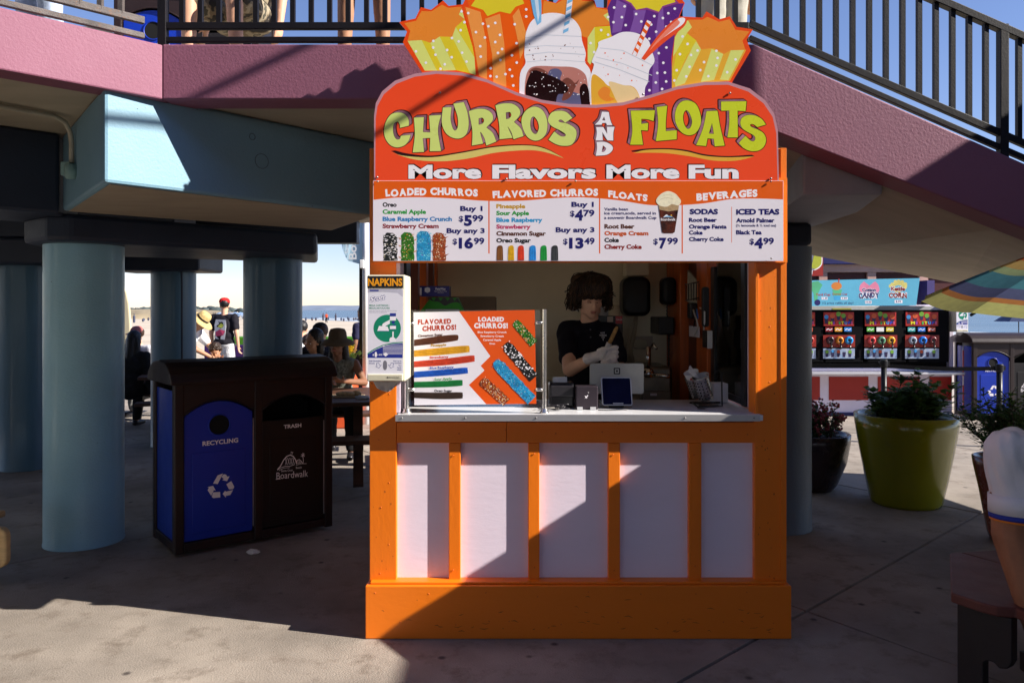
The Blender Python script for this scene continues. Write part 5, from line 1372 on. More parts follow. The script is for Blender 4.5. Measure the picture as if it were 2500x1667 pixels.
o = mb.build("towel", mat("brown paper towel", (0.5, 0.42, 0.3), 0.9, transl=0.2), t, smooth=True); o.modifiers.new("s", 'SOLIDIFY').thickness = 0.003
t = thing("wall_telephone", "black wall telephone hanging right of the towel dispenser", "telephone", (1.13, 5.6, 1.7))
a, b = W(*zw(150, 430), 5.45), W(*zw(262, 152), 5.45)
mb = MB(); mb.slab_xz(rrect(a.x, a.z, b.x+0.02, b.z, 0.035), 5.42, 5.58); mb.build("handset", mat("glossy black plastic", (0.012, 0.011, 0.013)), t, bevel=0.03, seg=4)
p, q = zw(200, 430), zw(205, 550)
mb = MB(); mb.tube([W(p[0]+1.5*math.sin(k*1.6), p[1]+(q[1]-p[1])*k/14, 5.45) for k in range(15)], 0.004, 6); mb.build("cord", M_blk, t, smooth=True)
a, b = W(*zw(105, 728), 5.5), W(*zw(258, 550), 5.5)
o = MB().box((a.x, 5.45, a.z), (b.x, 5.79, b.z)).build("control_box", M_blk, None, bevel=0.008); tag(o, "square black control box below the wall telephone", "control box")
ch = thing("chain", "black chain hanging below the control box", "chain", (1.1, 5.5, 1.5))
for k in range(14):
    p = W(1580+218/4.126, 640+(735+k*24)/4.126, 5.5)
    R_ = 0.011
    pts = [p+Vector((R_*0.55*math.cos(t_)*(1 if k % 2 == 0 else 0.15), R_*0.55*math.cos(t_)*(0.15 if k % 2 == 0 else 1), R_*math.sin(t_)*1.15)) for t_ in [2*math.pi*j/10 for j in range(10)]]
    MB().tube(pts, 0.0028, 5, closed=True).build("link", M_blk, ch, smooth=True)
# espresso style machine / sink fittings
t = thing("espresso_machine", "dark steel beverage machine on the back counter behind the register", "machine", (0.95, 5.2, 1.0))
M_dst = mat("dim steel", (0.22, 0.19, 0.16), 0.3, metal=0.8, var=0.3)
a, b = W(*zq(985, 1290), 5.1), W(*zq(1250, 1000), 5.1)
MB().box((a.x-0.02, 5.15, 0.9), (b.x, 5.6, b.z)).build("body", M_dst, t, bevel=0.02)
MB().box((a.x, 5.10, a.z), (b.x-0.02, 5.15, a.z+0.06)).build("drip_tray", M_dst, t, bevel=0.005)
mb = MB(); p = W(*zq(1020, 1090), 5.0); mb.lathe([(0.02, 0.0), (0.05, 0.01), (0.035, 0.05), (0.02, 0.06)], p, 18); mb.tube([p+Vector((0, 0, 0.05)), p+Vector((0, 0, 0.2))], 0.012, 10); mb.tube([p+Vector((0, -0.02, 0.02)), p+Vector((0.12, -0.10, 0.015))], 0.013, 10); mb.build("group_head", mat("chrome", (0.7, 0.68, 0.65), 0.12, metal=1.0), t, smooth=True)
mb = MB(); p = W(*zq(1035, 830), 5.3); mb.tube([p+Vector((0, 0, -0.25)), p, p+Vector((0.02, -0.03, 0.03)), p+Vector((0.03, -0.09, 0.0))], 0.009, 10); mb.build("tap", mat("chrome", (0.7, 0.68, 0.65)), t, smooth=True)
a, b = W(*zq(1042, 1252), 5.09), W(*zq(1100, 1232), 5.09)
MB().box((a.x, 5.094, a.z), (b.x, 5.0985, b.z)).build("badge", mat("label white", rgb(226, 224, 236)), t)
# posted notices
o = flat_panel("wall_notice", *zi(1200, 1285), *zi(1470, 1090) if False else zi(1470, 1090), 5.76, 0.004, M_inw, None) if False else None
a, b = W(*zi(1195, 1280), 5.775), W(*zi(1470, 1090), 5.775)
wnot = thing("wall_notice", "framed notice with a pale oval picture on the back wall", "notice", (a.x, 5.78, a.z))
MB().box((a.x, 5.772, a.z), (b.x, 5.788, b.z)).build("backing", mat("notice paper", (0.5, 0.42, 0.36), 0.7), wnot, bevel=0.002)
mb = MB(); mb.ell(W(*zi(1280, 1205), 5.765), (0.06, 0.004, 0.035)); mb.build("oval", mat("notice oval", (0.6, 0.55, 0.4), 0.7), wnot, smooth=True)
PX = Print(wnot, on(5.771)); PX.add("lettering", M_hole, txt("CHURROS", *[zi(v, 0)[0] for v in (1215, 1350)], zi(0, 1258)[1], zi(0, 1275)[1], 0.02))
a, b = W(*zi(280, 720), 5.775), W(*zi(385, 625), 5.775)
wn2 = thing("pinned_note", "small pale note pinned behind the vendor's shoulder", "note", (a.x, 5.78, a.z))
MB().box((a.x, 5.779, a.z), (b.x, 5.788, b.z)).build("sheet", mat("paper white", (0.8, 0.8, 0.8)), wn2)
Print(wn2, on(5.778)).add("print_line", M_hole, *[poly([zi(290, 640+k*16), zi(375, 640+k*16), zi(375, 643+k*16), zi(290, 643+k*16)]) for k in range(5)])
# soda dispenser with cup on it
t = thing("soda_dispenser", "dark soda dispenser with a red emblem panel behind the vendor's shoulder", "soda dispenser", (0.75, 5.3, 1.4))
a, b = W(*zi(790, 965), 5.4), W(*zi(1028, 790), 5.4)
MB().box((a.x-0.1, 5.4, 1.0), (b.x, 5.75, b.z)).build("cabinet", M_blk, t, bevel=0.006)
a, b = W(*zi(925, 905), 5.395), W(*zi(1022, 793), 5.395)
MB().box((a.x, 5.393, a.z), (b.x, 5.399, b.z)).build("red_panel", mat("soda red", rgb(176, 22, 24), 0.35), t)
Print(t, on(5.3925)).add("script", M_wht, txt("Coca-Cola", *[zi(v, 0)[0] for v in (930, 1018)], zi(0, 828)[1], zi(0, 858)[1], 0.0, slant=0.15))
a, b = W(*zi(800, 880), 5.395), W(*zi(885, 800), 5.395)
MB().box((a.x, 5.393, a.z), (b.x, 5.399, b.z)).build("pale_panel", mat("notice paper", (0.5, 0.42, 0.36)), t)
mb = MB(); p = W(*zi(893, 785), 5.45); p.z = W(0, zi(0, 790)[1], 5.4).z; mb.lathe([(0.045, 0), (0.047, 0.03), (0.040, 0.075), (0, 0.078)], p, 22); o = mb.build("lid_stack", mat("cream plastic", (0.6, 0.52, 0.36), 0.5), None, smooth=True); tag(o, "stack of cream lids on top of the soda dispenser", "lids")
mb = MB(); p = W(*zi(750, 785), 5.45); p.z = W(0, zi(0, 790)[1], 5.4).z; mb.lathe([(0.035, 0), (0.05, 0.12), (0.052, 0.122), (0.048, 0.12), (0.033, 0.002)], p, 22); o = mb.build("clear_cup", mat("frosted plastic", (0.6, 0.6, 0.62)), None, smooth=True); tag(o, "clear plastic cup standing beside the cream lids", "cup")
# wire rack with papers and gadgets on the right inner wall
t = thing("wire_rack", "black wire rack full of papers hanging on the inner right wall", "rack", (1.15, 5.1, 1.7))
mb = MB()
xw = 1.19
def rw(px, py, off=0.0):
    Y = (xw-off)*F/(px-CX); return Vector((xw-off, Y, EYE-(py-HY)*Y/F))
for y_ in (200, 360): mb.tube([rw(*zw(385, y_+25), 0.02), rw(*zw(520, y_), 0.02)], 0.004, 6)
for k in range(6): 
    x_ = 390+k*26; mb.tube([rw(*zw(x_, 215), 0.02), rw(*zw(x_+2, 385), 0.02)], 0.003, 6)
mb.build("wire", M_blk, t, smooth=True)
mb = MB(); mb.add([rw(*zw(408, 80), 0.0), rw(*zw(500, 190), 0.0), rw(*zw(500, 425), 0.0), rw(*zw(400, 400), 0.0)], [(0, 1, 2, 3)]); o = mb.build("papers", mat("stacked papers", (0.5, 0.47, 0.38), 0.8, var=0.4, vs=40, stretch=(1, 6, 1)), t); o.modifiers.new("s", 'SOLIDIFY').thickness = 0.01
t = thing("gadget_cluster", "dark charger adapters with white and blue cables on the inner right wall", "chargers", (1.15, 5.0, 1.6))
mb = MB(); mb.box(tuple(rw(*zw(420, 520), 0.03)-Vector((0.02, 0.03, 0.03))), tuple(rw(*zw(520, 440), 0.0)+Vector((0, 0.03, 0.02)))); mb.build("adapter", M_blk, t, bevel=0.01)
mb = MB(); p = rw(*zw(585, 450), 0.03); mb.slab_xz(rrect(p.x-0.02, p.z-0.12, p.x+0.02, p.z+0.12, 0.015), p.y-0.02, p.y+0.02); mb.build("handset", M_blk, t, bevel=0.006)
for nm, m_, pts in (("white_cable", mat("paper white", (0.8, 0.8, 0.8)), [(465, 480), (480, 530), (500, 590), (510, 640), (500, 680), (480, 740)]), ("blue_cable", mat("blue cable", rgb(30, 110, 200), 0.4), [(500, 470), (506, 520), (512, 570)]), ("white_cable", mat("paper white", (0.8, 0.8, 0.8)), [(530, 460), (560, 475), (578, 500), (578, 600), (570, 680)])):
    MB().tube([rw(*zw(*q), 0.04) for q in pts], 0.005, 6).build(nm, m_, t, smooth=True)
t = thing("badge_holder", "clear badge holder with white card hanging on the inner right wall", "badge", (1.1, 5.1, 1.4))
mb = MB(); p, q = rw(*zw(422, 745), 0.03), rw(*zw(525, 650), 0.03); mb.add([(p.x, p.y, p.z), (q.x, q.y, p.z), (q.x, q.y, q.z), (p.x, p.y, q.z)], [(0, 1, 2, 3)]); o = mb.build("card", mat("label white", rgb(226, 224, 236)), t); o.modifiers.new("s", 'SOLIDIFY').thickness = 0.002
MB().tube([rw(*zw(472, 650), 0.03), rw(*zw(480, 600), 0.03), rw(*zw(492, 560), 0.03)], 0.004, 6).build("strap", M_blk, t, smooth=True)
t = thing("card_reader", "narrow white and black card reader fixed on the orange stud", "card reader", (1.14, 4.9, 1.35))
p, q = rw(*zw(574, 858), 0.06), rw(*zw(632, 690), 0.06)
MB().box((p.x-0.012, q.y, p.z), (p.x+0.012, p.y, q.z)).build("body", M_dkp, t, bevel=0.006)
MB().box((p.x-0.016, q.y-0.012, p.z), (p.x+0.012, q.y+0.0, q.z)).build("edge", mat("paper white", (0.8, 0.8, 0.8)), t, bevel=0.003)
# shelf of boxes at the left
o = MB().box(*bx(1095, 724, 1210, 800, 4.9, 4.9, 5.2)).build("cardboard_box", mat("brown cardboard", (0.16, 0.11, 0.07), 0.8, var=0.1), None, bevel=0.004); tag(o, "brown cardboard box with raised flaps behind the poster", "box")
pl_ = zl([(530, 510), (630, 385), (860, 385), (915, 505), (915, 640), (530, 640)])
t = thing("green_carton", "green snack carton with scalloped black top behind the poster", "carton", (-0.5, 4.5, 1.3))
V = [on(4.45)(x, y, 0) for x, y in pl_]
MB().slab_xz([(v.x, v.z) for v in V], 4.45, 4.6).build("carton", mat("carton green", rgb(40, 140, 24), 0.45, var=0.05), t, bevel=0.002)
PX = Print(t, on(4.4495))
PX.add("scallop", M_hole, fill([smooth_loop(zl([(615, 400, 1), (630, 386, 1), (860, 386, 1), (885, 440, 1), (850, 430), (800, 440), (750, 460), (700, 428), (640, 420)]), 4)]))
PX.add("scallop", mat("carton green", rgb(40, 140, 24)), *[poly(zl([(632+k*62, 390), (672+k*62, 390), (652+k*62, 418)])) for k in range(4)])
PX.add("nozzle_print", mat("label grey", rgb(150, 150, 166)), zrt(580, 492, 880, 508))
t = thing("wax_paper_box", "dark blue wax paper box lying on the green carton", "box", (-0.5, 4.5, 1.5))
a, b = W(*zn(528, 377), 4.44), W(*zn(790, 285), 4.44)
MB().box((a.x, 4.44, a.z), (b.x, 4.58, b.z)).build("carton", mat("box indigo", rgb(44, 40, 120), 0.4), t, bevel=0.002)
PX = Print(t, on(4.4395)); PX.add("lettering", M_wht, zt("PattyWax", 668, 758, 300, 320, 0.02), zt("Papel Encerado Patty", 657, 770, 328, 336, 0.01), zt("Box Count", 688, 740, 341, 349, 0.0), poly(zl([(572, 305), (596, 295), (620, 305), (620, 335), (596, 347), (572, 335)])), zrt(528, 300, 545, 370))
# ================================================================== PEOPLE
def skin_m(name, c): return mat(name, c, 0.5, var=0.08, vs=12, bump=0.05, bs=200, spec=0.35)
SK_L = skin_m("light skin", (0.62, 0.34, 0.22)); SK_T = skin_m("tan skin", (0.42, 0.21, 0.12)); SK_B = skin_m("brown skin", (0.22, 0.10, 0.055))
LIP = mat("lip skin", (0.42, 0.15, 0.11), 0.45); EYE_W = mat("eye white", (0.6, 0.57, 0.54), 0.2); EYE_D = mat("dark eye", (0.02, 0.012, 0.01), 0.15)
def cloth(name, c, **k):
    k.setdefault("bump", 0.35); k.setdefault("bs", 22)
    return mat(name, c, 0.85, spec=0.15, **k)
def head_prims(mb, c, M, s=1.0):
    P = lambda x, y, z: c+M@Vector((x*s, y*s, z*s))
    R = lambda a, b, d: (a*s, b*s, d*s)
    mb.ell(P(0, -0.012, 0.03), R(0.076, 0.096, 0.098), M)
    mb.ell(P(0, 0.022, -0.03), R(0.060, 0.068, 0.082), M)
    mb.ell(P(0, 0.050, -0.090), R(0.030, 0.030, 0.026), M)
    for sx in (1, -1):
        mb.ell(P(sx*0.040, 0.045, -0.022), R(0.022, 0.028, 0.026), M)
        mb.ell(P(sx*0.045, 0.018, -0.070), R(0.020, 0.035, 0.024), M)
        mb.ell(P(sx*0.075, -0.008, -0.012), R(0.010, 0.020, 0.032), M)
        mb.cap(P(sx*0.012, 0.082, 0.026), P(sx*0.045, 0.070, 0.026), 0.012*s, 0.010*s)
        mb.ell(P(sx*0.012, 0.096, -0.028), R(0.009, 0.010, 0.008), M)
    mb.cap(P(0, 0.082, 0.018), P(0, 0.103, -0.024), 0.009*s, 0.012*s)
    mb.ell(P(0, 0.082, -0.058), R(0.024, 0.012, 0.014), M)
    return P
def hand_prims(mb, w, d, side, s=1.0, curl=0.4, up=None, tr=1.0):
    """palm + four fingers + thumb; w wrist, d direction, side = towards thumb"""
    d = Vector(d).normalized(); side = Vector(side); side = (side-d*side.dot(d)).normalized(); n = d.cross(side).normalized()
    M = Matrix((side, d, n)).transposed()
    pc = w+d*0.045*s
    mb.ell(pc, (0.040*s, 0.050*s, 0.016*s), M)
    for k, (off, ln) in enumerate(((0.028, 0.072), (0.010, 0.082), (-0.009, 0.076), (-0.027, 0.060))):
        b = w+d*0.078*s+side*off*s
        l1 = ln*0.45*s; a1 = curl*0.7; a2 = curl*1.7
        m_ = b+(d*math.cos(a1)+n*math.sin(a1))*l1
        e = m_+(d*math.cos(a2)+n*math.sin(a2))*l1*0.75
        f = e+(d*math.cos(a2*1.35)+n*math.sin(a2*1.35))*l1*0.5
        mb.cap(b-d*0.02*s, m_, 0.0095*s*tr, 0.0085*s*tr, 8); mb.cap(m_, e, 0.0085*s*tr, 0.008*s*tr, 8); mb.cap(e, f, 0.008*s*tr, 0.007*s*tr, 8)
    b = w+d*0.022*s+side*0.030*s
    m_ = b+(d*0.55+side*0.75+n*0.25).normalized()*0.035*s; e = m_+(d*0.9+side*0.15+n*0.45).normalized()*0.032*s
    mb.cap(b, m_, 0.013*s*tr, 0.0105*s*tr, 8); mb.cap(m_, e, 0.0105*s*tr, 0.009*s*tr, 8)

def person(label, loc, rz, H=1.72, pose='stand', lean=0.0, skin=None, shirt=None, sleeve=0.75, pants=None, shorts=False, hair=None, style='short', hat=None, hatm=None, armL=None, armR=None, look=(0, 0), girth=1.0, voxel=0.0105, shoe=None, group=None, turn=0.0, name="person", dress_low=None, floor_off=0.0):
    """local frame: x right, y forward, z up; feet at loc"""
    skin = skin or SK_L
    k = H/1.75
    t = thing(name, label, "person", loc, rz, group)
    if pose == 'stand':
        hipz, hx = 0.93, 0.085
        hipL, hipR = Vector((-hx, 0, hipz)), Vector((hx, 0, hipz))
        knL, knR = Vector((-0.10, 0.02, 0.50)), Vector((0.10, 0.03, 0.50))
        anL, anR = Vector((-0.11, -0.02, 0.08)), Vector((0.12, 0.0, 0.08))
        pel = Vector((0, 0, 0.98))
    else:
        hipL, hipR = Vector((-0.09, 0, 0.55)), Vector((0.09, 0, 0.55))
        knL, knR = Vector((-0.15, 0.40, 0.56)), Vector((0.15, 0.40, 0.56))
        anL, anR = Vector((-0.15, 0.36, 0.10)), Vector((0.15, 0.40, 0.10))
        pel = Vector((0, 0, 0.57))
    for v in (hipL, hipR, knL, knR, anL, anR, pel): v *= k
    LR = Matrix.Rotation(-lean, 3, 'X') @ Matrix.Rotation(turn, 3, 'Z')
    T = lambda x, y, z: pel+LR@(Vector((x, y, z))*k)
    waist, chest, neck = T(0, 0, 0.13), T(0, 0.0, 0.32), T(0, 0.0, 0.50)
    shL, shR = T(-0.175*girth, 0, 0.435), T(0.175*girth, 0, 0.435)
    HM = LR@Matrix.Rotation(-look[0], 3, 'X')@Matrix.Rotation(look[1], 3, 'Z')
    hc = neck+HM@Vector((0, 0.025, 0.155))*k
    def arm(a, sh, sx):
        if a is None: return sh+Vector((sx*0.055, -0.02, -0.27))*k, sh+Vector((sx*0.06, 0.03, -0.51))*k
        return Vector(a[0])*k, Vector(a[1])*k
    elL, wrL = arm(armL, shL, -1); elR, wrR = arm(armR, shR, 1)
    # body
    mb = MB()
    head_prims(mb, hc, HM, k)
    mb.cap(neck-Vector((0, 0, 0.05)), hc-HM@Vector((0, 0.01, 0.05))*k, 0.058*k, 0.055*k)
    mb.cap(T(-0.09, 0, 0.42), T(0.09, 0, 0.42), 0.075*k, 0.075*k)
    mb.ell(chest, (0.145*girth*k, 0.095*girth*k, 0.17*k), LR); mb.ell(waist, (0.13*girth*k, 0.09*girth*k, 0.14*k), LR); mb.ell(pel, (0.15*girth*k, 0.105*girth*k, 0.12*k))
    for sh, el, wr, sx in ((shL, elL, wrL, -1), (shR, elR, wrR, 1)):
        mb.cap(sh, el, 0.052*k*girth, 0.042*k); mb.cap(el, wr, 0.041*k, 0.026*k)
        hand_prims(mb, wr, wr-el, Vector((-sx*0.3, 0.9, 0.3)), k, 0.5)
    for h_, kn, an in ((hipL, knL, anL), (hipR, knR, anR)):
        mb.cap(h_, kn, 0.080*k*girth, 0.056*k); mb.cap(kn, an, 0.055*k, 0.036*k)
        mb.cap(an+Vector((0, -0.03, -0.03))*k, an+Vector((0, 0.13, -0.045))*k, 0.036*k, 0.03*k)
    blob("body", mb, voxel, skin, t, smooth=3, world_co=False)
    # eyes and lips
    P = lambda x, y, z: hc+HM@Vector((x*k, y*k, z*k))
    mb = MB(); 
    for sx in (1, -1): mb.ell(P(sx*0.030, 0.0765, 0.006), (0.012*k, 0.009*k, 0.007*k), HM, 10, 6)
    mb.build("eye", EYE_W, t, smooth=True, world_co=False)
    mb = MB()
    for sx in (1, -1): mb.ell(P(sx*0.030, 0.0835, 0.005), (0.0055*k, 0.004*k, 0.0055*k), HM, 10, 6); mb.cap(P(sx*0.018, 0.0925, 0.034), P(sx*0.044, 0.082, 0.035), 0.003*k, 0.002*k, 6)
    mb.build("brow", EYE_D, t, smooth=True, world_co=False)
    mb = MB(); mb.cap(P(-0.018, 0.090, -0.054), P(0.018, 0.090, -0.054), 0.0045*k, 0.0045*k, 8); mb.cap(P(-0.013, 0.089, -0.063), P(0.013, 0.089, -0.063), 0.0055*k, 0.0055*k, 8); mb.build("mouth", LIP, t, smooth=True, world_co=False)
    # shirt
    if shirt:
        mb = MB()
        g_ = girth*1.06
        mb.ell(T(0, 0, 0.30), (0.165*g_*k, 0.115*g_*k, 0.19*k), LR); mb.ell(T(0, 0, 0.12), (0.155*g_*k, 0.115*g_*k, 0.16*k), LR); mb.ell(T(0, 0, 0.0), (0.165*g_*k, 0.125*g_*k, 0.11*k), LR)
        mb.cap(T(-0.12*girth, 0, 0.43), T(0.12*girth, 0, 0.43), 0.078*k, 0.078*k)
        for sh, el, wr in ((shL, elL, wrL), (shR, elR, wrR)):
            if sleeve <= 0: continue
            if sleeve <= 1: mb.cap(sh, sh.lerp(el, sleeve*0.85), 0.070*k*girth, 0.066*k)
            else: mb.cap(sh, el, 0.068*k*girth, 0.056*k); mb.cap(el, el.lerp(wr, min(0.95, sleeve-1)), 0.056*k, 0.042*k)
        blob("shirt", mb, voxel, shirt, t, smooth=3, world_co=False, disp=(0.010, 14))
    if pants:
        mb = MB(); mb.ell(pel-Vector((0, 0, 0.02)), (0.168*girth*k, 0.125*girth*k, 0.13*k))
        for h_, kn, an in ((hipL, knL, anL), (hipR, knR, anR)):
            if shorts: mb.cap(h_, h_.lerp(kn, 0.88), 0.10*k*girth, 0.088*k)
            else: mb.cap(h_, kn, 0.096*k*girth, 0.072*k); mb.cap(kn, kn.lerp(an, 0.92), 0.072*k, 0.058*k)
        blob("trousers", mb, voxel, pants, t, smooth=3, world_co=False, disp=(0.008, 14))
    mb = MB()
    for an in (anL, anR): mb.cap(an+Vector((0, -0.035, -0.038))*k, an+Vector((0, 0.15, -0.045))*k, 0.043*k, 0.036*k)
    blob("shoes", mb, voxel, shoe or M_dkp, t, smooth=2, world_co=False)
    # hair
    if hair:
        mb = MB(); rdh = random.Random(len(label))
        if style in ('short', 'long', 'curly'):
            mb.ell(P(0, -0.026, 0.045), (0.086*k, 0.098*k, 0.096*k), HM)
        if style == 'long':
            for sx in (1, -1): mb.cap(P(sx*0.055, -0.04, 0.0), P(sx*0.075, -0.05, -0.22), 0.05*k, 0.045*k)
            mb.cap(P(0, -0.07, 0.0), P(0, -0.085, -0.24), 0.065*k, 0.06*k)
        if style == 'curly':
            for _ in range(110):
                a = rdh.uniform(0, 6.28); u = rdh.uniform(-0.15, 1)
                v = Vector((math.cos(a)*math.sqrt(max(0, 1-u*u)), math.sin(a)*math.sqrt(max(0, 1-u*u)), u))
                if v.y > 0.55 and u < 0.25: continue
                mb.ell(P(v.x*0.092, v.y*0.098-0.018, v.z*0.10+0.045), rdh.uniform(0.014, 0.026)*k, seg=8, rings=6)
        blob("hair", mb, 0.008 if style == 'curly' else voxel, hair, t, smooth=1, world_co=False, disp=(0.006, 60))
    if hat:
        mb = MB()
        if hat == 'cap':
            mb.lathe([(0.094*k, 0.0), (0.094*k, 0.03*k), (0.082*k, 0.062*k), (0.05*k, 0.088*k), (0, 0.096*k)], P(0, -0.018, 0.052), 24, HM)
            n = len(mb.v); vs = []
            for i in range(9):
                a = math.radians(25+130*i/8)
                vs += [P(0.092*math.cos(a), -0.018+0.092*math.sin(a), 0.056), P(0.098*math.cos(a), -0.02+0.160*math.sin(a)**1.0+0.01, 0.040)]
            mb.add(vs, [(2*i, 2*i+1, 2*i+3, 2*i+2) for i in range(8)])
        else:
            w = 0.20 if hat == 'straw' else 0.185
            mb.lathe([(w*k, -0.025 if hat == 'straw' else -0.055), (w*0.8*k, -0.012), (0.105*k, 0.0), (0.1*k, 0.01), (0.092*k, 0.075*k), (0.075*k, 0.108*k), (0.03*k, 0.118*k if hat != 'straw' else 0.105*k), (0, 0.118*k if hat != 'straw' else 0.1*k)], P(0, -0.014, 0.052), 32, HM)
        o = mb.build("hat", hatm, t, smooth=True, world_co=False); sm_ = o.modifiers.new("s", 'SOLIDIFY'); sm_.thickness = 0.004
        if hat == 'straw':
            mb = MB(); mb.lathe([(0.1045*k, 0.012), (0.1*k, 0.035*k)], P(0, -0.014, 0.052), 32, HM); mb.build("hat_band", M_blk, t, smooth=True, world_co=False)
    return t, dict(P=P, T=T, hc=hc, HM=HM, k=k, neck=neck)

# ---- the vendor
M_polo = cloth("navy black polo", (0.012, 0.011, 0.018), var=0.2)
vx, vy = 0.495, 4.93
vt = thing("person", "young vendor with shaggy brown hair in a dark polo shirt holding a churro", "person", (vx, vy, 0.02))
def VP(x, y, z): return Vector((x, y, z))
hc = VP(0.500, 4.88, 1.672)
FD = Vector((0.14, -1, 0)).normalized()             # facing, then looking down
yaw = math.atan2(-FD.x, FD.y)
HM = Matrix.Rotation(yaw, 3, 'Z')@Matrix.Rotation(-0.34, 3, 'X')
mb = MB(); P = head_prims(mb, hc, HM, 1.0)
shL_, shR_ = VP(0.352, 4.96, 1.462), VP(0.640, 4.99, 1.458)
elL_, wrL_ = VP(0.352, 4.70, 1.235), VP(0.478, 4.50, 1.325)
elR_, wrR_ = VP(0.672, 4.80, 1.215), VP(0.600, 4.52, 1.275)
mb.cap(VP(0.498, 4.965, 1.48), hc+HM@Vector((0, -0.02, -0.05)), 0.060, 0.056)
mb.cap(VP(0.40, 4.975, 1.445), VP(0.60, 4.985, 1.44), 0.062, 0.062)
mb.ell(VP(0.495, 4.965, 1.32), (0.14, 0.085, 0.18)); mb.ell(VP(0.495, 4.95, 1.1), (0.135, 0.095, 0.2)); mb.ell(VP(0.495, 4.95, 0.95), (0.15, 0.10, 0.14))
mb.cap(shL_, elL_, 0.052, 0.044); mb.cap(elL_, wrL_, 0.044, 0.027); mb.cap(shR_, elR_, 0.052, 0.044); mb.cap(elR_, wrR_, 0.043, 0.027)
for sx in (-0.09, 0.09):
    mb.cap(VP(0.495+sx, 4.96, 0.92), VP(0.495+sx*1.1, 4.95, 0.52), 0.082, 0.058); mb.cap(VP(0.495+sx*1.1, 4.95, 0.52), VP(0.495+sx*1.2, 4.97, 0.11), 0.055, 0.036)
body = blob("body", mb, 0.0065, skin_m("vendor skin", (0.78, 0.46, 0.31)), vt, smooth=4)
mb = MB()
for sx in (1, -1): mb.cap(P(sx*0.019, 0.0845, 0.002), P(sx*0.042, 0.0765, 0.001), 0.0022, 0.0018, 8)
for sx in (1, -1): mb.cap(P(sx*0.014, 0.0945, 0.030), P(sx*0.046, 0.083, 0.033), 0.0045, 0.003, 8)
mb.build("brow", mat("dark hair", (0.02, 0.010, 0.006), 0.6), vt, smooth=True)
mb = MB()
for sx in (1, -1): mb.ell(P(sx*0.031, 0.0775, 0.006), (0.0135, 0.0095, 0.010), HM, 12, 8)
mb.build("eyelid", skin_m("eyelid skin", (0.55, 0.29, 0.20)), vt, smooth=True)
mb = MB(); mb.ell(P(0, 0.0900, -0.0555), (0.021, 0.0052, 0.0040), HM, 14, 8); mb.build("lip", LIP, vt, smooth=True)
mb = MB(); mb.ell(P(0, 0.0895, -0.0645), (0.017, 0.0062, 0.0052), HM, 14, 8); mb.build("lip", LIP, vt, smooth=True)
# polo
mb = MB()
mb.ell(VP(0.495, 4.965, 1.31), (0.178, 0.126, 0.20)); mb.ell(VP(0.495, 4.95, 1.12), (0.165, 0.115, 0.22)); mb.ell(VP(0.495, 4.95, 0.95), (0.17, 0.122, 0.16))
mb.cap(VP(0.385, 4.97, 1.450), VP(0.605, 4.98, 1.445), 0.086, 0.086); mb.cap(VP(0.497, 4.965, 1.44), VP(0.498, 4.955, 1.50), 0.078, 0.070)
mb.cap(shL_, VP(0.350, 4.80, 1.31), 0.066, 0.064); mb.cap(shR_, VP(0.660, 4.85, 1.30), 0.066, 0.064)
blob("polo_shirt", mb, 0.0075, M_polo, vt, smooth=4, disp=(0.009, 16))
# collar
mb = MB(); vs = []; N_ = 20
for i in range(N_+1):
    a = math.radians(-68+316*i/N_)-0.0
    ca, sa = math.cos(a-math.pi/2+math.radians(0)), math.sin(a-math.pi/2)
    cx_, cy_ = 0.498, 4.955
    dirx, diry = math.cos(math.radians(-90+22+316*i/N_)), math.sin(math.radians(-90+22+316*i/N_))
    fr_ = max(0, -diry)
    vs += [VP(cx_+dirx*0.066, cy_+diry*0.066, 1.535-0.045*fr_), VP(cx_+dirx*0.096, cy_+diry*0.100, 1.500-0.070*fr_)]
mb.add(vs, [(2*i, 2*i+1, 2*i+3, 2*i+2) for i in range(N_)])
o = mb.build("collar", M_polo, vt, smooth=True); o.modifiers.new("s", 'SOLIDIFY').thickness = 0.004
mb = MB()
for px, py in ((1441.5, 804.5), (1442, 823)):
    p = W(px, py, 4.838); mb.lathe([(0, 0.003), (0.005, 0.002), (0.0055, 0)], p, 12, rot_to((0, -1, 0)))
mb.build("button", mat("shirt button", (0.12, 0.12, 0.14), 0.3), vt, smooth=True)
pe = Print(vt, on(4.832))
pe.add("embroidery", mat("white thread", (0.6, 0.6, 0.62), 0.8), txt("HOT", *[zi(v, 0)[0] for v in (700, 765)], zi(0, 1030)[1], zi(0, 1056)[1], 0.03), txt("WINGS", *[zi(v, 0)[0] for v in (682, 790)], zi(0, 1064)[1], zi(0, 1090)[1], 0.03), txt("TO", *[zi(v, 0)[0] for v in (712, 762)], zi(0, 1096)[1], zi(0, 1120)[1], 0.03), txt("V", *[zi(v, 0)[0] for v in (728, 750)], zi(0, 1126)[1], zi(0, 1158)[1], 0.03))
mb = MB(); mb.ell(VP(0.495, 4.95, 0.90), (0.165, 0.118, 0.14))
for sx in (-0.09, 0.09): mb.cap(VP(0.495+sx, 4.96, 0.92), VP(0.495+sx*1.1, 4.95, 0.52), 0.10, 0.075); mb.cap(VP(0.495+sx*1.1, 4.95, 0.52), VP(0.495+sx*1.2, 4.97, 0.10), 0.075, 0.06)
blob("trousers", mb, 0.012, cloth("black trousers", (0.012, 0.012, 0.014)), vt, smooth=3)
mb = MB()
for sx in (-0.09, 0.09): mb.cap(VP(0.495+sx*1.2, 5.0, 0.065), VP(0.495+sx*1.4, 4.82, 0.06), 0.043, 0.038)
blob("shoes", mb, 0.012, M_dkp, vt, smooth=2)
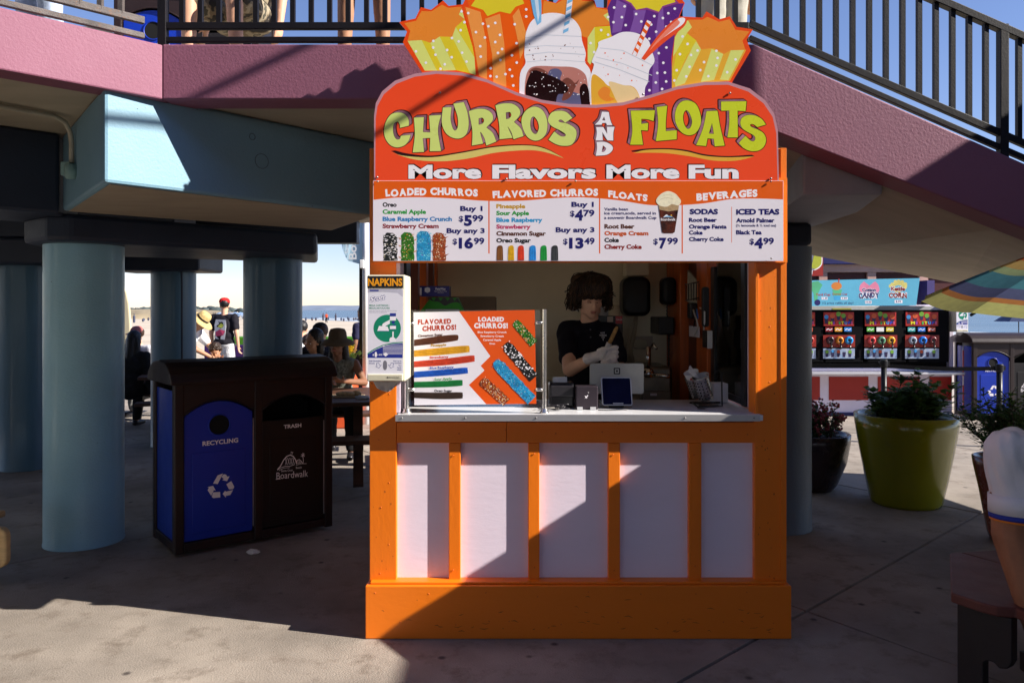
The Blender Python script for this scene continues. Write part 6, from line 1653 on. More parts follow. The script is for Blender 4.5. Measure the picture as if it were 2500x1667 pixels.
# gloved hands
M_glove = mat("white latex glove", (0.86, 0.80, 0.78), 0.45, var=0.08, vs=20, bump=0.5, bs=90)
g0 = wrL_
mb = MB()
dg = Vector((0.42, -0.10, 0.12)).normalized(); upv = Vector((0, 0, 1))
mb.cap(g0-dg*0.035, g0+dg*0.02, 0.034, 0.031); mb.ell(g0+dg*0.065, (0.050, 0.030, 0.044), Matrix.Rotation(0.2, 3, 'Y'))
tip = g0+dg*0.115
for k_, (dz, ln) in enumerate(((0.034, 1.0), (0.012, 1.05), (-0.010, 1.0), (-0.031, 0.85))):
    b_ = g0+dg*0.085+Vector((0, -0.008, dz)); m1 = b_+Vector((0.045*ln, -0.022, 0.004-0.004*k_)); m2 = m1+Vector((0.010, 0.034*ln, -0.004)); m3 = m2+Vector((-0.022, 0.016, -0.002))
    mb.cap(b_, m1, 0.0125, 0.0115, 10); mb.cap(m1, m2, 0.0115, 0.010, 10); mb.cap(m2, m3, 0.010, 0.009, 10)
b_ = g0+dg*0.03+Vector((0, -0.022, 0.030)); m1 = b_+Vector((0.040, -0.020, 0.016)); m2 = m1+Vector((0.040, 0.004, 0.004))
mb.cap(b_, m1, 0.016, 0.0135, 10); mb.cap(m1, m2, 0.0135, 0.011, 10)
blob("glove", mb, 0.0042, M_glove, vt, smooth=3, disp=(0.0025, 60))
mb = MB(); d2 = (wrR_-elR_).normalized(); hand_prims(mb, wrR_-d2*0.01, d2, Vector((-0.4, 0, 0.9)), 1.0, 0.7); mb.cap(wrR_-d2*0.05, wrR_, 0.034, 0.031)
blob("glove", mb, 0.0042, M_glove, vt, smooth=3, disp=(0.002, 60))
# shaggy hair: hundreds of curved locks over a full cap
M_hair = mat("dark brown hair", (0.022, 0.011, 0.006), 0.42, var=0.5, vs=25, spec=0.35)
M_hair2 = mat("brown hair", (0.085, 0.040, 0.018), 0.42, var=0.4, vs=25, spec=0.35)
rh = random.Random(21)
mb = MB()
mb.ell(P(0, -0.034, 0.052), (0.094, 0.102, 0.094), HM); 
for sx in (1, -1): mb.ell(P(sx*0.080, -0.028, 0.006), (0.038, 0.062, 0.062), HM)
mb.ell(P(0, 0.045, 0.088), (0.074, 0.046, 0.036), HM); mb.ell(P(0, -0.07, -0.03), (0.080, 0.060, 0.080), HM)
blob("hair", mb, 0.007, M_hair, vt, smooth=2, disp=(0.010, 30))
def locks(n, m_, nm, seed):
    rh = random.Random(seed); mb = MB()
    for _ in range(n):
        a = rh.uniform(0, 2*math.pi); r0 = rh.uniform(0.01, 0.05)
        sx, sy = math.cos(a), math.sin(a)
        top = Vector((sx*r0, -0.03+sy*r0, 0.150+rh.uniform(-0.006, 0.006)))
        front = sy > 0.45
        wid = 0.100+rh.uniform(-0.016, 0.024); lift_ = rh.uniform(-0.012, 0.022)
        if front: end = Vector((sx*0.088+rh.uniform(-0.02, 0.02), 0.078+rh.uniform(-0.004, 0.014), 0.043+rh.uniform(-0.014, 0.014)))
        else: end = Vector((sx*(wid+rh.uniform(-0.01, 0.034)), -0.03+sy*0.112, -0.020+rh.uniform(-0.05, 0.06)))
        mid = Vector((sx*wid*0.82+rh.uniform(-0.02, 0.02), -0.03+sy*0.100+(0.030 if front else 0), 0.112+lift_))
        m2 = Vector((sx*(wid+0.010)*(0.86 if front else 1), -0.03+sy*0.114+(0.018 if front else 0), 0.055+rh.uniform(-0.015, 0.015)))
        tw = rh.uniform(-0.018, 0.018)
        ctrl = [top, mid, m2, end, end+Vector(((-sx*0.012 if front else sx*rh.uniform(-0.012, 0.016))+tw, (-0.008 if front else -sy*0.012), rh.uniform(-0.014, 0.006)))]
        pts = []
        for i in range(len(ctrl)-1):
            p0, p1, p2, p3 = ctrl[max(0, i-1)], ctrl[i], ctrl[i+1], ctrl[min(len(ctrl)-1, i+2)]
            for j in range(3):
                t_ = j/3; pts.append(0.5*((2*p1)+(p2-p0)*t_+(2*p0-5*p1+4*p2-p3)*t_*t_+(3*p1-p0-3*p2+p3)*t_**3))
        pts.append(ctrl[-1])
        w = rh.uniform(0.0018, 0.0042)
        rs = [w*(0.7+0.5*math.sin(math.pi*i/(len(pts)-1))) for i in range(len(pts))]; rs[-1] = 0.0008; rs[-2] *= 0.5
        mb.tube([P(*(q+Vector((0.010*math.sin(i*0.95+a*9+r0*90), 0.006*math.cos(i*1.1+a*7), 0.006*math.sin(i*0.8+a*5+r0*60)))*min(1, i/4))) for i, q in enumerate(pts)], rs, 5)
    mb.build(nm, m_, vt, smooth=True)
locks(1000, M_hair, "hair_lock", 4); locks(420, M_hair2, "hair_lock", 9)
# churro in its paper cone, held in the glove
ct = thing("churro", "golden churro in a white paper sleeve held in the vendor's gloved hand", "churro", W(1480, 850, 4.46))
p0, p1 = W(1476, 862, 4.46), W(1507, 797, 4.44)
d = (p1-p0).normalized(); Mc = d.to_track_quat('Z', 'Y').to_matrix(); Lc = (p1-p0).length
mb = MB(); prof_pts = []
n_ = 16
vs = []
for j in range(15):
    for k_ in range(n_*2):
        a = 2*math.pi*k_/(n_*2)+j*0.02; r = (0.0115 if k_ % 4 < 2 else 0.0092)*(1 if j < 13 else 0.85-0.3*(j-13))
        bend = 0.004*math.sin(j*0.3)
        vs.append(p0+Mc@Vector((r*math.cos(a)+bend, r*math.sin(a), 0.02+(Lc-0.02)*j/14)))
fs = [(j*32+k_, j*32+(k_+1) % 32, (j+1)*32+(k_+1) % 32, (j+1)*32+k_) for j in range(14) for k_ in range(32)]+[tuple(14*32+k_ for k_ in range(32))]
mb.add(vs, fs); mb.build("churro", mat("fried dough", (0.45, 0.26, 0.09), 0.6, var=0.35, vs=60, bump=0.6, bs=240), ct, smooth=True)
mb = MB(); mb.lathe([(0.010, -0.015), (0.0165, 0.085), (0.017, 0.0852), (0.0150, 0.083)], p0-d*0.02, 14, Mc); mb.build("paper_sleeve", mat("paper white", (0.8, 0.8, 0.8)), ct, smooth=False)
# ================================================================== TWIN BIN
M_bfr = mat("brown bin plastic", rgb(40, 26, 24), 0.45, var=0.12, vs=6, bump=0.12, bs=90)
M_bbl = mat("blue bin plastic", rgb(16, 52, 168), 0.35, var=0.06, vs=3, bump=0.05)
M_bdk = mat("charcoal bin plastic", rgb(24, 20, 20), 0.45, var=0.1, vs=3, bump=0.05)
M_void = mat("dark opening", (0.004, 0.004, 0.004), 0.9)
M_ltr = mat("white bin lettering", rgb(250, 244, 244), 0.45, var=0.01)
WB, DB, HB = 1.10, 0.54, 1.13
def arch(x0, x1, z0, zs, rise, n=10):
    pts = [(x0, z0), (x1, z0)]
    for k in range(n+1):
        u = 1-k/n; pts.append((x0+(x1-x0)*u, zs+rise*(1-(2*u-1)**2)))
    return pts
def make_bin(label, loc, rz, group):
    t = thing("twin_bin", label, "bin", loc, rz, group)
    L = False
    for x in (0, WB/2-0.03, WB-0.06):
        MB().box((x, 0.0, 0.02), (x+0.06, 0.06, HB)).build("frame_post", M_bfr, t, bevel=0.008, world_co=L)
    for x in (0, WB-0.06):
        MB().box((x, DB-0.06, 0.02), (x+0.06, DB, HB)).build("frame_post", M_bfr, t, bevel=0.008, world_co=L)
    mb = MB(); mb.box((0.061, 0.004, 0.03), (WB/2-0.031, 0.05, 0.085)); mb.box((WB/2+0.031, 0.004, 0.03), (WB-0.061, 0.05, 0.085)); mb.build("bottom_rail", M_bfr, t, bevel=0.005, world_co=L)
    for x in (0.004, WB-0.05): MB().box((x, 0.061, 0.03), (x+0.046, DB-0.061, 0.09)).build("bottom_rail", M_bfr, t, bevel=0.005, world_co=L)
    MB().box((0.01, DB-0.03, 0.04), (WB-0.01, DB-0.01, HB)).build("back_panel", M_bfr, t, world_co=L)
    MB().box((0.015, 0.062, 0.09), (0.03, DB-0.062, HB-0.06)).build("side_panel", M_bbl, t, bevel=0.004, world_co=L)
    MB().box((WB-0.03, 0.062, 0.09), (WB-0.015, DB-0.062, HB-0.06)).build("side_panel", M_bdk, t, bevel=0.004, world_co=L)
    MB().box((0.035, 0.07, 0.03), (WB-0.035, DB-0.035, 0.05)).build("floor_panel", M_bdk, t, world_co=L)
    # arched headers, cut from the top rail
    for (x0, x1) in ((0.061, WB/2-0.031), (WB/2+0.031, WB-0.061)):
        n = 12; V = []; zt_ = HB
        for k in range(n+1):
            u = k/n; x = x0+(x1-x0)*u; z = 0.92+0.09*(1-(2*u-1)**2)
            V += [(x, 0.006, z), (x, 0.006, zt_), (x, 0.05, z), (x, 0.05, zt_)]
        fs = []
        for k in range(n):
            a, b = 4*k, 4*k+4
            fs += [(a, b, b+1, a+1), (a+2, a+3, b+3, b+2), (a, a+2, b+2, b)]
        mb = MB(); mb.add(V, fs); mb.build("arch_header", M_bfr, t, world_co=L)
        mb = MB(); mb.tube([(x0+(x1-x0)*k/n, 0.004, 0.917+0.09*(1-(2*k/n-1)**2)) for k in range(n+1)], 0.006, 6); mb.build("arch_trim", M_bfr, t, smooth=True, world_co=L)
    # doors
    d1 = MB().slab_xz(arch(0.066, WB/2-0.036, 0.09, 0.905, 0.09), 0.022, 0.045).build("door", M_bbl, t, bevel=0.003, world_co=L)
    d2 = MB().slab_xz([(WB/2+0.036, 0.09), (WB-0.066, 0.09), (WB-0.066, 0.83), (WB/2+0.036, 0.83)], 0.022, 0.045).build("door", M_bdk, t, bevel=0.003, world_co=L)
    MB().slab_xz(arch(WB/2+0.032, WB-0.062, 0.60, 0.91, 0.09), 0.30, 0.32).build("dark_liner", M_void, t, world_co=L)
    # raised fields
    for x0, x1, z1, m_ in ((0.115, WB/2-0.085, 0.66, M_bbl), (WB/2+0.085, WB-0.115, 0.70, M_bdk)):
        MB().box((x0, 0.018, 0.14), (x1, 0.0235, z1)).build("door_field", m_, t, bevel=0.004, world_co=L)
    mb = MB(); mb.lathe([(0, 0.0015), (0.066, 0.0015), (0.069, 0)], (0.29, 0.022, 0.835), 32, rot_to((0, -1, 0))); mb.build("round_opening", M_void, t, world_co=L)
    mb = MB(); mb.lathe([(0.066, 0.0), (0.067, 0.008), (0.074, 0.008), (0.075, 0.0)], (0.29, 0.022, 0.835), 32, rot_to((0, -1, 0))); mb.build("opening_rim", M_bbl, t, smooth=True, world_co=L)
    mb = MB(); mb.box((WB/2-0.035, 0.012, 0.12), (WB/2-0.0305, 0.021, 0.86)); mb.build("hinge", M_alu, t, world_co=L)
    mb = MB(); mb.box((WB-0.066, 0.012, 0.12), (WB-0.0615, 0.021, 0.80)); mb.build("hinge", M_alu, t, world_co=L)
    # barrel roof
    pr = [(-0.025, 1.115), (-0.028, 1.14), (0.0, 1.185), (0.05, 1.225), (0.13, 1.255), (0.27, 1.268), (0.41, 1.255), (0.49, 1.225), (0.54, 1.185), (0.568, 1.14), (0.565, 1.115)]
    mb = MB(); n = len(pr)
    V = [(-0.03, y, z) for y, z in pr]+[(WB+0.03, y, z) for y, z in pr]
    mb.add(V, [tuple(range(n)), tuple(range(n, 2*n))]+[(i, (i+1) % n, n+(i+1) % n, n+i) for i in range(n)])
    mb.build("roof", M_bfr, t, bevel=0.012, world_co=L)
    def pdr(y0): return lambda x, y, h: Vector((x, y0-h, y))
    # lettering (local units, y up -> feed negated y)
    fl = lambda m_: xf(m_, lambda x, y: (x, -y))
    pr1 = Print(d1, pdr(0.0172))
    pr1.add("lettering", M_ltr, fl(txt("RECYCLING", 0.18, 0.415, -0.735, -0.705, 0.03)))
    arrows = []
    A_ = [[(975, 553), (1003, 503), (1036, 492), (1003, 557)], [(1033, 503), (1045, 494), (1062, 500), (1077, 512), (1070, 540), (1030, 520)], [(1055, 560), (1085, 541), (1104, 578), (1098, 590), (1070, 590)], [(1040, 598), (1098, 597), (1080, 632), (1052, 632), (1050, 643), (1033, 622), (1052, 600)], [(1018, 605), (1018, 640), (975, 643), (966, 635), (975, 606)], [(942, 575), (962, 565), (990, 575), (985, 600), (978, 598), (965, 630), (942, 595)]]
    sc = 0.235/238*1.0
    def am(x, y): return (0.30+(x-1023)*0.00108, 0.425-(y-570)*0.00108-(x-1023)*0.00012)
    A_ = [[(975, 553), (1003, 503), (1036, 492), (1003, 557)],
          [(1026, 513), (1040, 497), (1054, 500), (1061, 512), (1076, 511), (1060, 541), (1030, 533), (1040, 527)],
          [(1056, 560), (1086, 541), (1104, 575), (1102, 586), (1094, 592), (1072, 592)],
          [(1033, 619), (1050, 598), (1051, 606), (1097, 597), (1080, 628), (1053, 632), (1053, 643)],
          [(1018, 606), (1019, 640), (976, 643), (967, 634), (975, 607)],
          [(941, 574), (975, 567), (991, 597), (980, 594), (964, 628), (942, 593), (950, 577)]]
    pr1.add("recycling_symbol", M_ltr, *[fill([[am(x, y) for x, y in a_]]) for a_ in A_])
    pr2 = Print(d2, pdr(0.0172))
    pr2.add("lettering", M_ltr, fl(txt("TRASH", 0.735, 0.865, -0.792, -0.765, 0.03)))
    # roller coaster emblem: mapped from the close-up of the door
    def em(x, y): return (0.800+(x-1388)*0.001135, 0.460-(y-560)*0.00118-(x-1388)*0.00006)
    E = []
    def st(pts, w): E.append(strokes([em(*p) for p in pts], w))
    hump = [(1290, 545), (1310, 525), (1330, 490), (1350, 470), (1372, 463), (1392, 472), (1408, 495), (1415, 520)]
    st(hump, 0.0075); st([(1410, 512), (1420, 497), (1432, 494), (1445, 505), (1452, 518)], 0.005)
    for xb, xt in ((1340, 1352), (1356, 1368), (1372, 1384), (1388, 1397), (1352, 1340), (1368, 1356), (1384, 1372), (1400, 1388)):
        st([(xb, 520), (xt, 480)], 0.0028)
    for xb, xt in ((1420, 1426), (1430, 1436), (1438, 1443), (1428, 1421), (1438, 1431)): st([(xb, 520), (xt, 503)], 0.0022)
    st([(1290, 548), (1310, 535), (1340, 528), (1370, 530), (1400, 522)], 0.004); st([(1300, 551), (1330, 538), (1370, 538)], 0.003); st([(1410, 528), (1440, 520), (1480, 522)], 0.003)
    st([(1378, 462), (1378, 443)], 0.002); st([(1386, 462), (1386, 447)], 0.002)
    E.append(poly([em(1378, 443), em(1386, 446), em(1378, 450)])); E.append(poly([em(1386, 446), em(1393, 449), em(1386, 453)]))
    st([(1456, 522), (1459, 500), (1456, 475)], 0.004)
    for dx_, dy_ in ((-14, 4), (-12, -6), (-2, -15), (8, -13), (13, -4), (12, 6), (-6, 8)): st([(1456, 472), (1456+dx_*0.6, 472+dy_*0.9-3), (1456+dx_, 472+dy_)], 0.0035)
    def tl(s, x0, x1, yt, yb, b):
        return xf(txt(s, x0, x1, yt, yb, b), em)
    E += [tl("Santa Cruz", 1314, 1388, 548, 560, 0.01), tl("Beach", 1410, 1448, 536, 548, 0.01), tl("Boardwalk", 1284, 1490, 562, 601, 0.0)]
    # serifs to give the word its slab look
    for x in (1284, 1300): E.append(poly([em(x-4, 599), em(x+10, 599), em(x+10, 603), em(x-4, 603)]))
    pr2.add("emblem", M_ltr, *E)
    return t
bang = math.atan2(0.69, 0.86)
bin1 = make_bin("brown twin bin with blue recycling and dark trash doors beside the booth", (-2.17, 4.95, 0), bang, "twin recycling and trash bins")

# litter
lit = thing("crumpled_paper", "crumpled white paper lying on the paving before the twin bin", "paper", (W(618, 0, 5.05).x, 5.05*0+3008/(1352-757), 0))
mb = MB(); mb.ell((0, 0, 0.012), (0.045, 0.03, 0.014), seg=14, rings=8)
for i, v in enumerate(mb.v): p = Vector(v); mb.v[i] = tuple(p+Vector((noise.noise(p*60), noise.noise(p*60+Vector((5, 0, 0))), abs(noise.noise(p*60+Vector((0, 5, 0))))))*0.012)
mb.build("paper", mat("paper white", (0.8, 0.8, 0.8)), lit, world_co=False)
# wooden bench end at the left edge
wb = thing("wooden_bench", "tan wooden bench end cut by the left edge of the picture", "bench", (-3.3, 4.6, 0))
M_tan = mat("tan wood", (0.55, 0.38, 0.18), 0.6, var=0.25, vs=5, bump=0.25, bs=60, stretch=(1, 1, 6))
mb = MB(); mb.slab_xz(rrect(-3.9, 0.14, -2.86, 0.37, 0.05), 4.35, 4.40); mb.build("seat_end", M_tan, wb, bevel=0.01)
mb = MB(); mb.box((-3.95, 4.40, 0.33), (-3.12, 4.75, 0.37)); mb.build("seat", M_tan, wb, bevel=0.01)
mb = MB(); mb.box((-3.35, 4.45, 0), (-3.28, 4.7, 0.33)); mb.box((-3.9, 4.45, 0), (-3.83, 4.7, 0.33)); mb.build("leg", M_tan, wb, bevel=0.01)

# ================================================================== LEFT BACKGROUND
M_wood = mat("weathered brown wood", rgb(80, 52, 38), 0.55, var=0.25, vs=3, bump=0.25, bs=50, stretch=(1, 6, 1))
def picnic(label, x, y, rz, w=1.7, d=0.8, oct_=False):
    t = thing("picnic_table", label, "picnic table", (x, y, 0), rz, "brown picnic tables")
    if oct_:
        pl = [(w/2*math.cos(math.pi/8+k*math.pi/4), w/2*math.sin(math.pi/8+k*math.pi/4)) for k in range(8)]
        mb = MB(); mb.prism(pl, 0.715, 0.755); mb.build("table_top", M_wood, t, bevel=0.01, world_co=False)
        for k in range(4):
            a = k*math.pi/2; c, s = math.cos(a), math.sin(a)
            Mr = Matrix.Rotation(a, 4, 'Z')
            MB().box((0.75, -0.42, 0.42), (1.05, 0.42, 0.46), Mr).build("seat", M_wood, t, bevel=0.008, world_co=False)
            mb = MB(); mb.bar(Mr@Vector((0.25, 0, 0.70)), Mr@Vector((0.55, 0, 0.02)), 0.09, 0.05); mb.bar(Mr@Vector((0.3, 0, 0.39)), Mr@Vector((0.98, 0, 0.39)), 0.09, 0.05); mb.bar(Mr@Vector((0.55, 0, 0.38)), Mr@Vector((0.88, 0, 0.03)), 0.09, 0.05); mb.build("leg", M_wood, t, world_co=False)
        return t
    for k in range(5):
        MB().box((-w/2, -d/2+k*d/5+0.004, 0.715), (w/2, -d/2+(k+1)*d/5-0.004, 0.755)).build("plank", M_wood, t, bevel=0.005, world_co=False)
    for sy in (-1, 1): MB().box((-w/2, sy*(d/2+0.20)-0.13, 0.42), (w/2, sy*(d/2+0.20)+0.13, 0.46)).build("seat", M_wood, t, bevel=0.005, world_co=False)
    for sx in (-w/2+0.25, w/2-0.25):
        mb = MB(); mb.bar((sx, -0.28, 0.71), (sx, -0.62, 0.0), 0.09, 0.05); mb.bar((sx, 0.28, 0.71), (sx, 0.62, 0.0), 0.09, 0.05); mb.bar((sx+0.05, -0.75, 0.385), (sx+0.05, 0.75, 0.385), 0.05, 0.09); mb.build("leg", M_wood, t, world_co=False)
    return t
picnic("dark octagonal picnic table with food on it, directly left of the booth", -1.55, 7.75, 0.2, 1.5, oct_=True)
picnic("brown picnic table of the boy and the woman in the straw hat", -4.05, 10.35, 0.35)
picnic("brown picnic table at far left behind the hooded person", -5.9, 11.3, 0.1)
# plates and food on the near table
tr = thing("food_tray", "brown tray with wrapped food on the dark octagonal table", "tray", (-1.62, 7.5, 0.756))
mb = MB(); mb.box((-0.17, -0.11, 0), (0.17, 0.11, 0.012)); mb.build("tray", mat("kraft paper", (0.35, 0.26, 0.15), 0.8), tr, bevel=0.006, world_co=False)
mb = MB(); mb.ell((0, 0, 0.03), (0.10, 0.06, 0.025)); mb.ell((0.10, 0.03, 0.03), (0.05, 0.04, 0.03)); mb.build("food", mat("food tan", (0.5, 0.36, 0.2), 0.7, var=0.4, vs=40, bump=0.5), tr, smooth=True, world_co=False)
for i, (x, y, lbl) in enumerate(((-1.42, 7.32, "blue white napkin crumpled at the near rim of the octagonal table"), (-1.80, 7.34, "pale crumpled napkin beside the food tray on the octagonal table"))):
    nn_ = thing("paper_napkin", lbl, "napkin", (x, y, 0.757)); mb = MB(); mb.ell((0, 0, 0.012), (0.07, 0.04, 0.018), seg=12, rings=8)
    for j, v in enumerate(mb.v): p = Vector(v); mb.v[j] = tuple(p+Vector((noise.noise(p*40+Vector((i, 0, 0))), noise.noise(p*40+Vector((5, i, 0))), abs(noise.noise(p*40))))*0.02)
    mb.build("paper", mat("pale blue paper", (0.6, 0.66, 0.78), 0.8), nn_, world_co=False)

HR_K = mat("black hair", (0.012, 0.010, 0.010), 0.45, var=0.3); HR_B = mat("warm brown hair", (0.045, 0.022, 0.012), 0.5, var=0.3)
def foot(px, Y): return ((px-CX)*Y/F, Y, 0)
G_ = "people at the picnic tables"
camo = mat("camouflage cloth", (0.18, 0.15, 0.10), 0.85, var=0.1)
nt = camo.node_tree
vz = nt.nodes.new("ShaderNodeTexNoise"); vz.inputs["Scale"].default_value = 11; vz.inputs["Detail"].default_value = 2
tcn = [n for n in nt.nodes if n.type == 'TEX_COORD'][0]; nt.links.new(tcn.outputs["Object"], vz.inputs["Vector"])
cr = nt.nodes.new("ShaderNodeValToRGB"); cr.color_ramp.interpolation = 'CONSTANT'
for i, (p_, c_) in enumerate(((0.0, (0.03, 0.025, 0.02)), (0.42, (0.17, 0.13, 0.08)), (0.50, (0.30, 0.25, 0.17)), (0.58, (0.07, 0.065, 0.045)), (0.64, (0.22, 0.17, 0.11)))):
    e_ = cr.color_ramp.elements[i] if i < 2 else cr.color_ramp.elements.new(p_)
    e_.position = p_; e_.color = (*c_, 1)
nt.links.new(vz.outputs["Fac"], cr.inputs[0]); nt.links.new(cr.outputs[0], nt.nodes["Principled BSDF"].inputs["Base Color"])
R = math.radians
person("person in a red cap and black printed tee seen from behind", foot(548, 14.2), R(-12), 1.80, skin=SK_L, shirt=cloth("black tee", (0.014, 0.013, 0.018)), pants=cloth("pale printed shorts", (0.55, 0.55, 0.56), var=0.5, vs=30), shorts=True, hair=HR_K, hat='cap', hatm=cloth("red cap", (0.55, 0.02, 0.02)), group=G_, look=(0, 0.5), girth=1.12)
t_ = S.objects[-1] if False else None
_, info = person("person in a wide straw hat and white printed tee leaning over the table", foot(432, 10.9), R(-95), 1.66, lean=0.50, skin=SK_T, shirt=cloth("white tee", (0.74, 0.74, 0.76), var=0.06), pants=cloth("white shorts", (0.6, 0.6, 0.62)), shorts=True, hair=HR_B, style='long', hat='straw', hatm=mat("straw", (0.52, 0.38, 0.16), 0.8, var=0.3, vs=40, bump=0.6, bs=90), group=G_, look=(0.3, 0.0), girth=1.2, armL=((-0.26, 0.40, 1.12), (-0.10, 0.62, 0.98)), armR=((0.26, 0.42, 1.12), (0.12, 0.62, 0.98)))
person("curly haired boy seated at the table eating a folded snack", (-4.18, 10.95, 0), R(186), 1.50, pose='sit', lean=0.15, skin=SK_T, shirt=cloth("dark patterned tee", (0.03, 0.028, 0.03), var=0.8, vs=22), pants=cloth("grey trousers", (0.2, 0.2, 0.2)), hair=mat("curly dark hair", (0.03, 0.016, 0.010), 0.5, var=0.4, vs=40), style='curly', group=G_, look=(0.35, 0.2), armL=((-0.30, 0.18, 0.92), (-0.08, 0.36, 1.08)), armR=((0.30, 0.18, 0.92), (0.06, 0.36, 1.06)))
person("small dark haired child in a teal top at the table end", (-3.28, 9.75, 0), R(75), 1.30, pose='sit', lean=0.2, skin=SK_T, shirt=cloth("teal top", (0.02, 0.30, 0.38)), pants=cloth("grey trousers", (0.2, 0.2, 0.2)), hair=HR_K, group=G_, look=(0.3, 0.0))
person("person in a black hooded jacket with pale print seated back to camera", foot(318, 10.2), R(-8), 1.72, pose='sit', lean=0.12, skin=SK_L, shirt=cloth("black hooded jacket", (0.018, 0.018, 0.02), var=0.4, vs=9), sleeve=1.9, pants=cloth("black trousers", (0.012, 0.012, 0.014)), hair=HR_K, style='long', group=G_, girth=1.1)
person("person in a pink cap and pale grey tee seated behind the hooded person", foot(346, 11.95), R(165), 1.74, pose='sit', lean=0.1, skin=SK_L, shirt=cloth("pale grey tee", (0.5, 0.5, 0.54)), pants=cloth("grey trousers", (0.2, 0.2, 0.2)), hair=HR_B, hat='cap', hatm=cloth("dusty pink cap", (0.42, 0.14, 0.13)), group=G_, look=(0.1, -0.9))
person("person in a plain white tee seated beyond the blue column", foot(738, 12.3), R(20), 1.85, pose='sit', lean=0.05, skin=SK_L, shirt=cloth("bright white tee", (0.8, 0.8, 0.8)), pants=cloth("grey trousers", (0.2, 0.2, 0.2)), hair=HR_K, group=G_, girth=1.25, floor_off=0)
person("long haired person in black leaning at the octagonal table", foot(766, 9.1), R(-160), 1.84, pose='sit', lean=0.15, skin=SK_T, shirt=cloth("black top", (0.012, 0.011, 0.013)), sleeve=1.6, pants=cloth("black trousers", (0.012, 0.012, 0.014)), hair=HR_K, style='long', group=G_, look=(0.4, -0.9))
person("person in a black backwards cap with bare neck at the octagonal table", foot(792, 9.9), R(35), 1.86, pose='sit', lean=0.1, skin=SK_L, shirt=cloth("black tee", (0.014, 0.013, 0.018)), pants=cloth("black trousers", (0.012, 0.012, 0.014)), hair=HR_B, hat='cap', hatm=cloth("black cap", (0.014, 0.013, 0.013)), group=G_, girth=1.15, look=(0.25, 0.3))
person("small child peeking between the adults behind the column", foot(752, 10.9), R(-120), 1.62, pose='sit', lean=0.0, skin=SK_T, shirt=cloth("plum top", (0.12, 0.03, 0.10)), pants=cloth("grey trousers", (0.2, 0.2, 0.2)), hair=HR_B, group=G_)
person("woman in a brown floppy sun hat and grey smocked top looking down at her plate", (-1.92, 8.55, 0), R(188), 1.78, pose='sit', lean=0.22, skin=SK_B, shirt=cloth("grey smocked top", (0.16, 0.17, 0.14), var=0.5, vs=45, bump=0.9, bs=60), sleeve=0, pants=cloth("black trousers", (0.012, 0.012, 0.014)), hair=HR_K, style='long', hat='floppy', hatm=cloth("brown felt hat", (0.10, 0.075, 0.05)), group=G_, look=(-0.12, -0.3), armL=((-0.28, 0.20, 0.80), (-0.08, 0.46, 0.84)), armR=((0.28, 0.20, 0.80), (0.06, 0.50, 0.84)))
person("person in dark clothes with a shoulder bag passing behind the booth's left edge", foot(888, 12.2), R(60), 1.66, skin=SK_B, shirt=cloth("dark blue top", (0.02, 0.02, 0.05)), pants=cloth("black trousers", (0.012, 0.012, 0.014)), hair=HR_K, style='long', group="people on the boardwalk")
# back print on the black tee
bp = thing("", None, None) if False else None
tee = [o for o in S.objects if o.name.startswith("person") and o.get("label", "").startswith("person in a red cap")][0]
mb = MB()
rp = random.Random(2)
def backpt(x, z, lift): return Vector((x, -0.142-lift+0.9*x*x, z))
lay = Print(tee, lambda x, y, h: None)
def bprint(name, m_, poly_, lift):
    me = bpy.data.meshes.new(name); V = [backpt(x, z, lift) for x, z in poly_]
    me.from_pydata([tuple(v) for v in V], [], [tuple(range(len(V)))]); link(name, me, m_, tee, False)
bprint("back_print", mat("print white", (0.75, 0.75, 0.75), 0.7), [(0.12, 1.30), (0.11, 1.42), (-0.09, 1.43), (-0.12, 1.33), (-0.11, 1.08), (0.09, 1.06)], 0.0)
bprint("back_print", mat("print green yellow", (0.5, 0.55, 0.08), 0.7), [(0.08, 1.33), (0.02, 1.36), (-0.05, 1.30), (0.03, 1.27)], 0.003)
bprint("back_print", mat("print magenta", (0.55, 0.06, 0.14), 0.7), [(0.10, 1.22), (0.0, 1.25), (-0.10, 1.20), (-0.09, 1.12), (0.06, 1.14)], 0.003)
bprint("back_print", mat("print dark", (0.03, 0.03, 0.03), 0.7), [(0.05, 1.40), (0.01, 1.37), (-0.04, 1.40), (0.0, 1.34)], 0.004)

# things on the boy's table
def small(name, label, cat, loc, fn, m_, smooth=True):
    t = thing(name, label, cat, loc); mb = MB(); fn(mb); mb.build(name if name != cat else "body", m_, t, smooth=smooth, world_co=False); return t
small("paper_cup", "white and red paper cup standing on the boy's table", "cup", (-4.40, 9.95, 0.756), lambda m: m.lathe([(0, 0), (0.032, 0), (0.045, 0.14), (0.047, 0.145), (0, 0.146)], seg=20), mat("red white cup", (0.7, 0.62, 0.6), 0.5, col2=(0.6, 0.06, 0.05), vs=14))
small("food_bowl", "orange bowl of food on the boy's table", "bowl", (-3.92, 9.98, 0.756), lambda m: m.lathe([(0, 0), (0.06, 0.0), (0.10, 0.06), (0.105, 0.065), (0.09, 0.09), (0, 0.11)], seg=24), mat("terracotta orange", (0.45, 0.13, 0.04), 0.6, var=0.3))
small("snack_bag", "crumpled yellow snack bag on the boy's table", "bag", (-4.18, 10.02, 0.756), lambda m: m.ell((0, 0, 0.06), (0.09, 0.05, 0.07)), mat("yellow foil", (0.6, 0.48, 0.08), 0.3, var=0.5, vs=20, bump=0.8, bs=30))
small("towel", "pink and turquoise towel heaped at the table edge", "towel", (-4.28, 9.86, 0.756), lambda m: (m.ell((0, 0, 0.03), (0.20, 0.07, 0.045)), m.ell((0.14, 0.01, 0.03), (0.12, 0.06, 0.05))), mat("turquoise pink towel", (0.1, 0.55, 0.60), 0.9, col2=(0.75, 0.25, 0.45), vs=9, bump=0.8, bs=40))
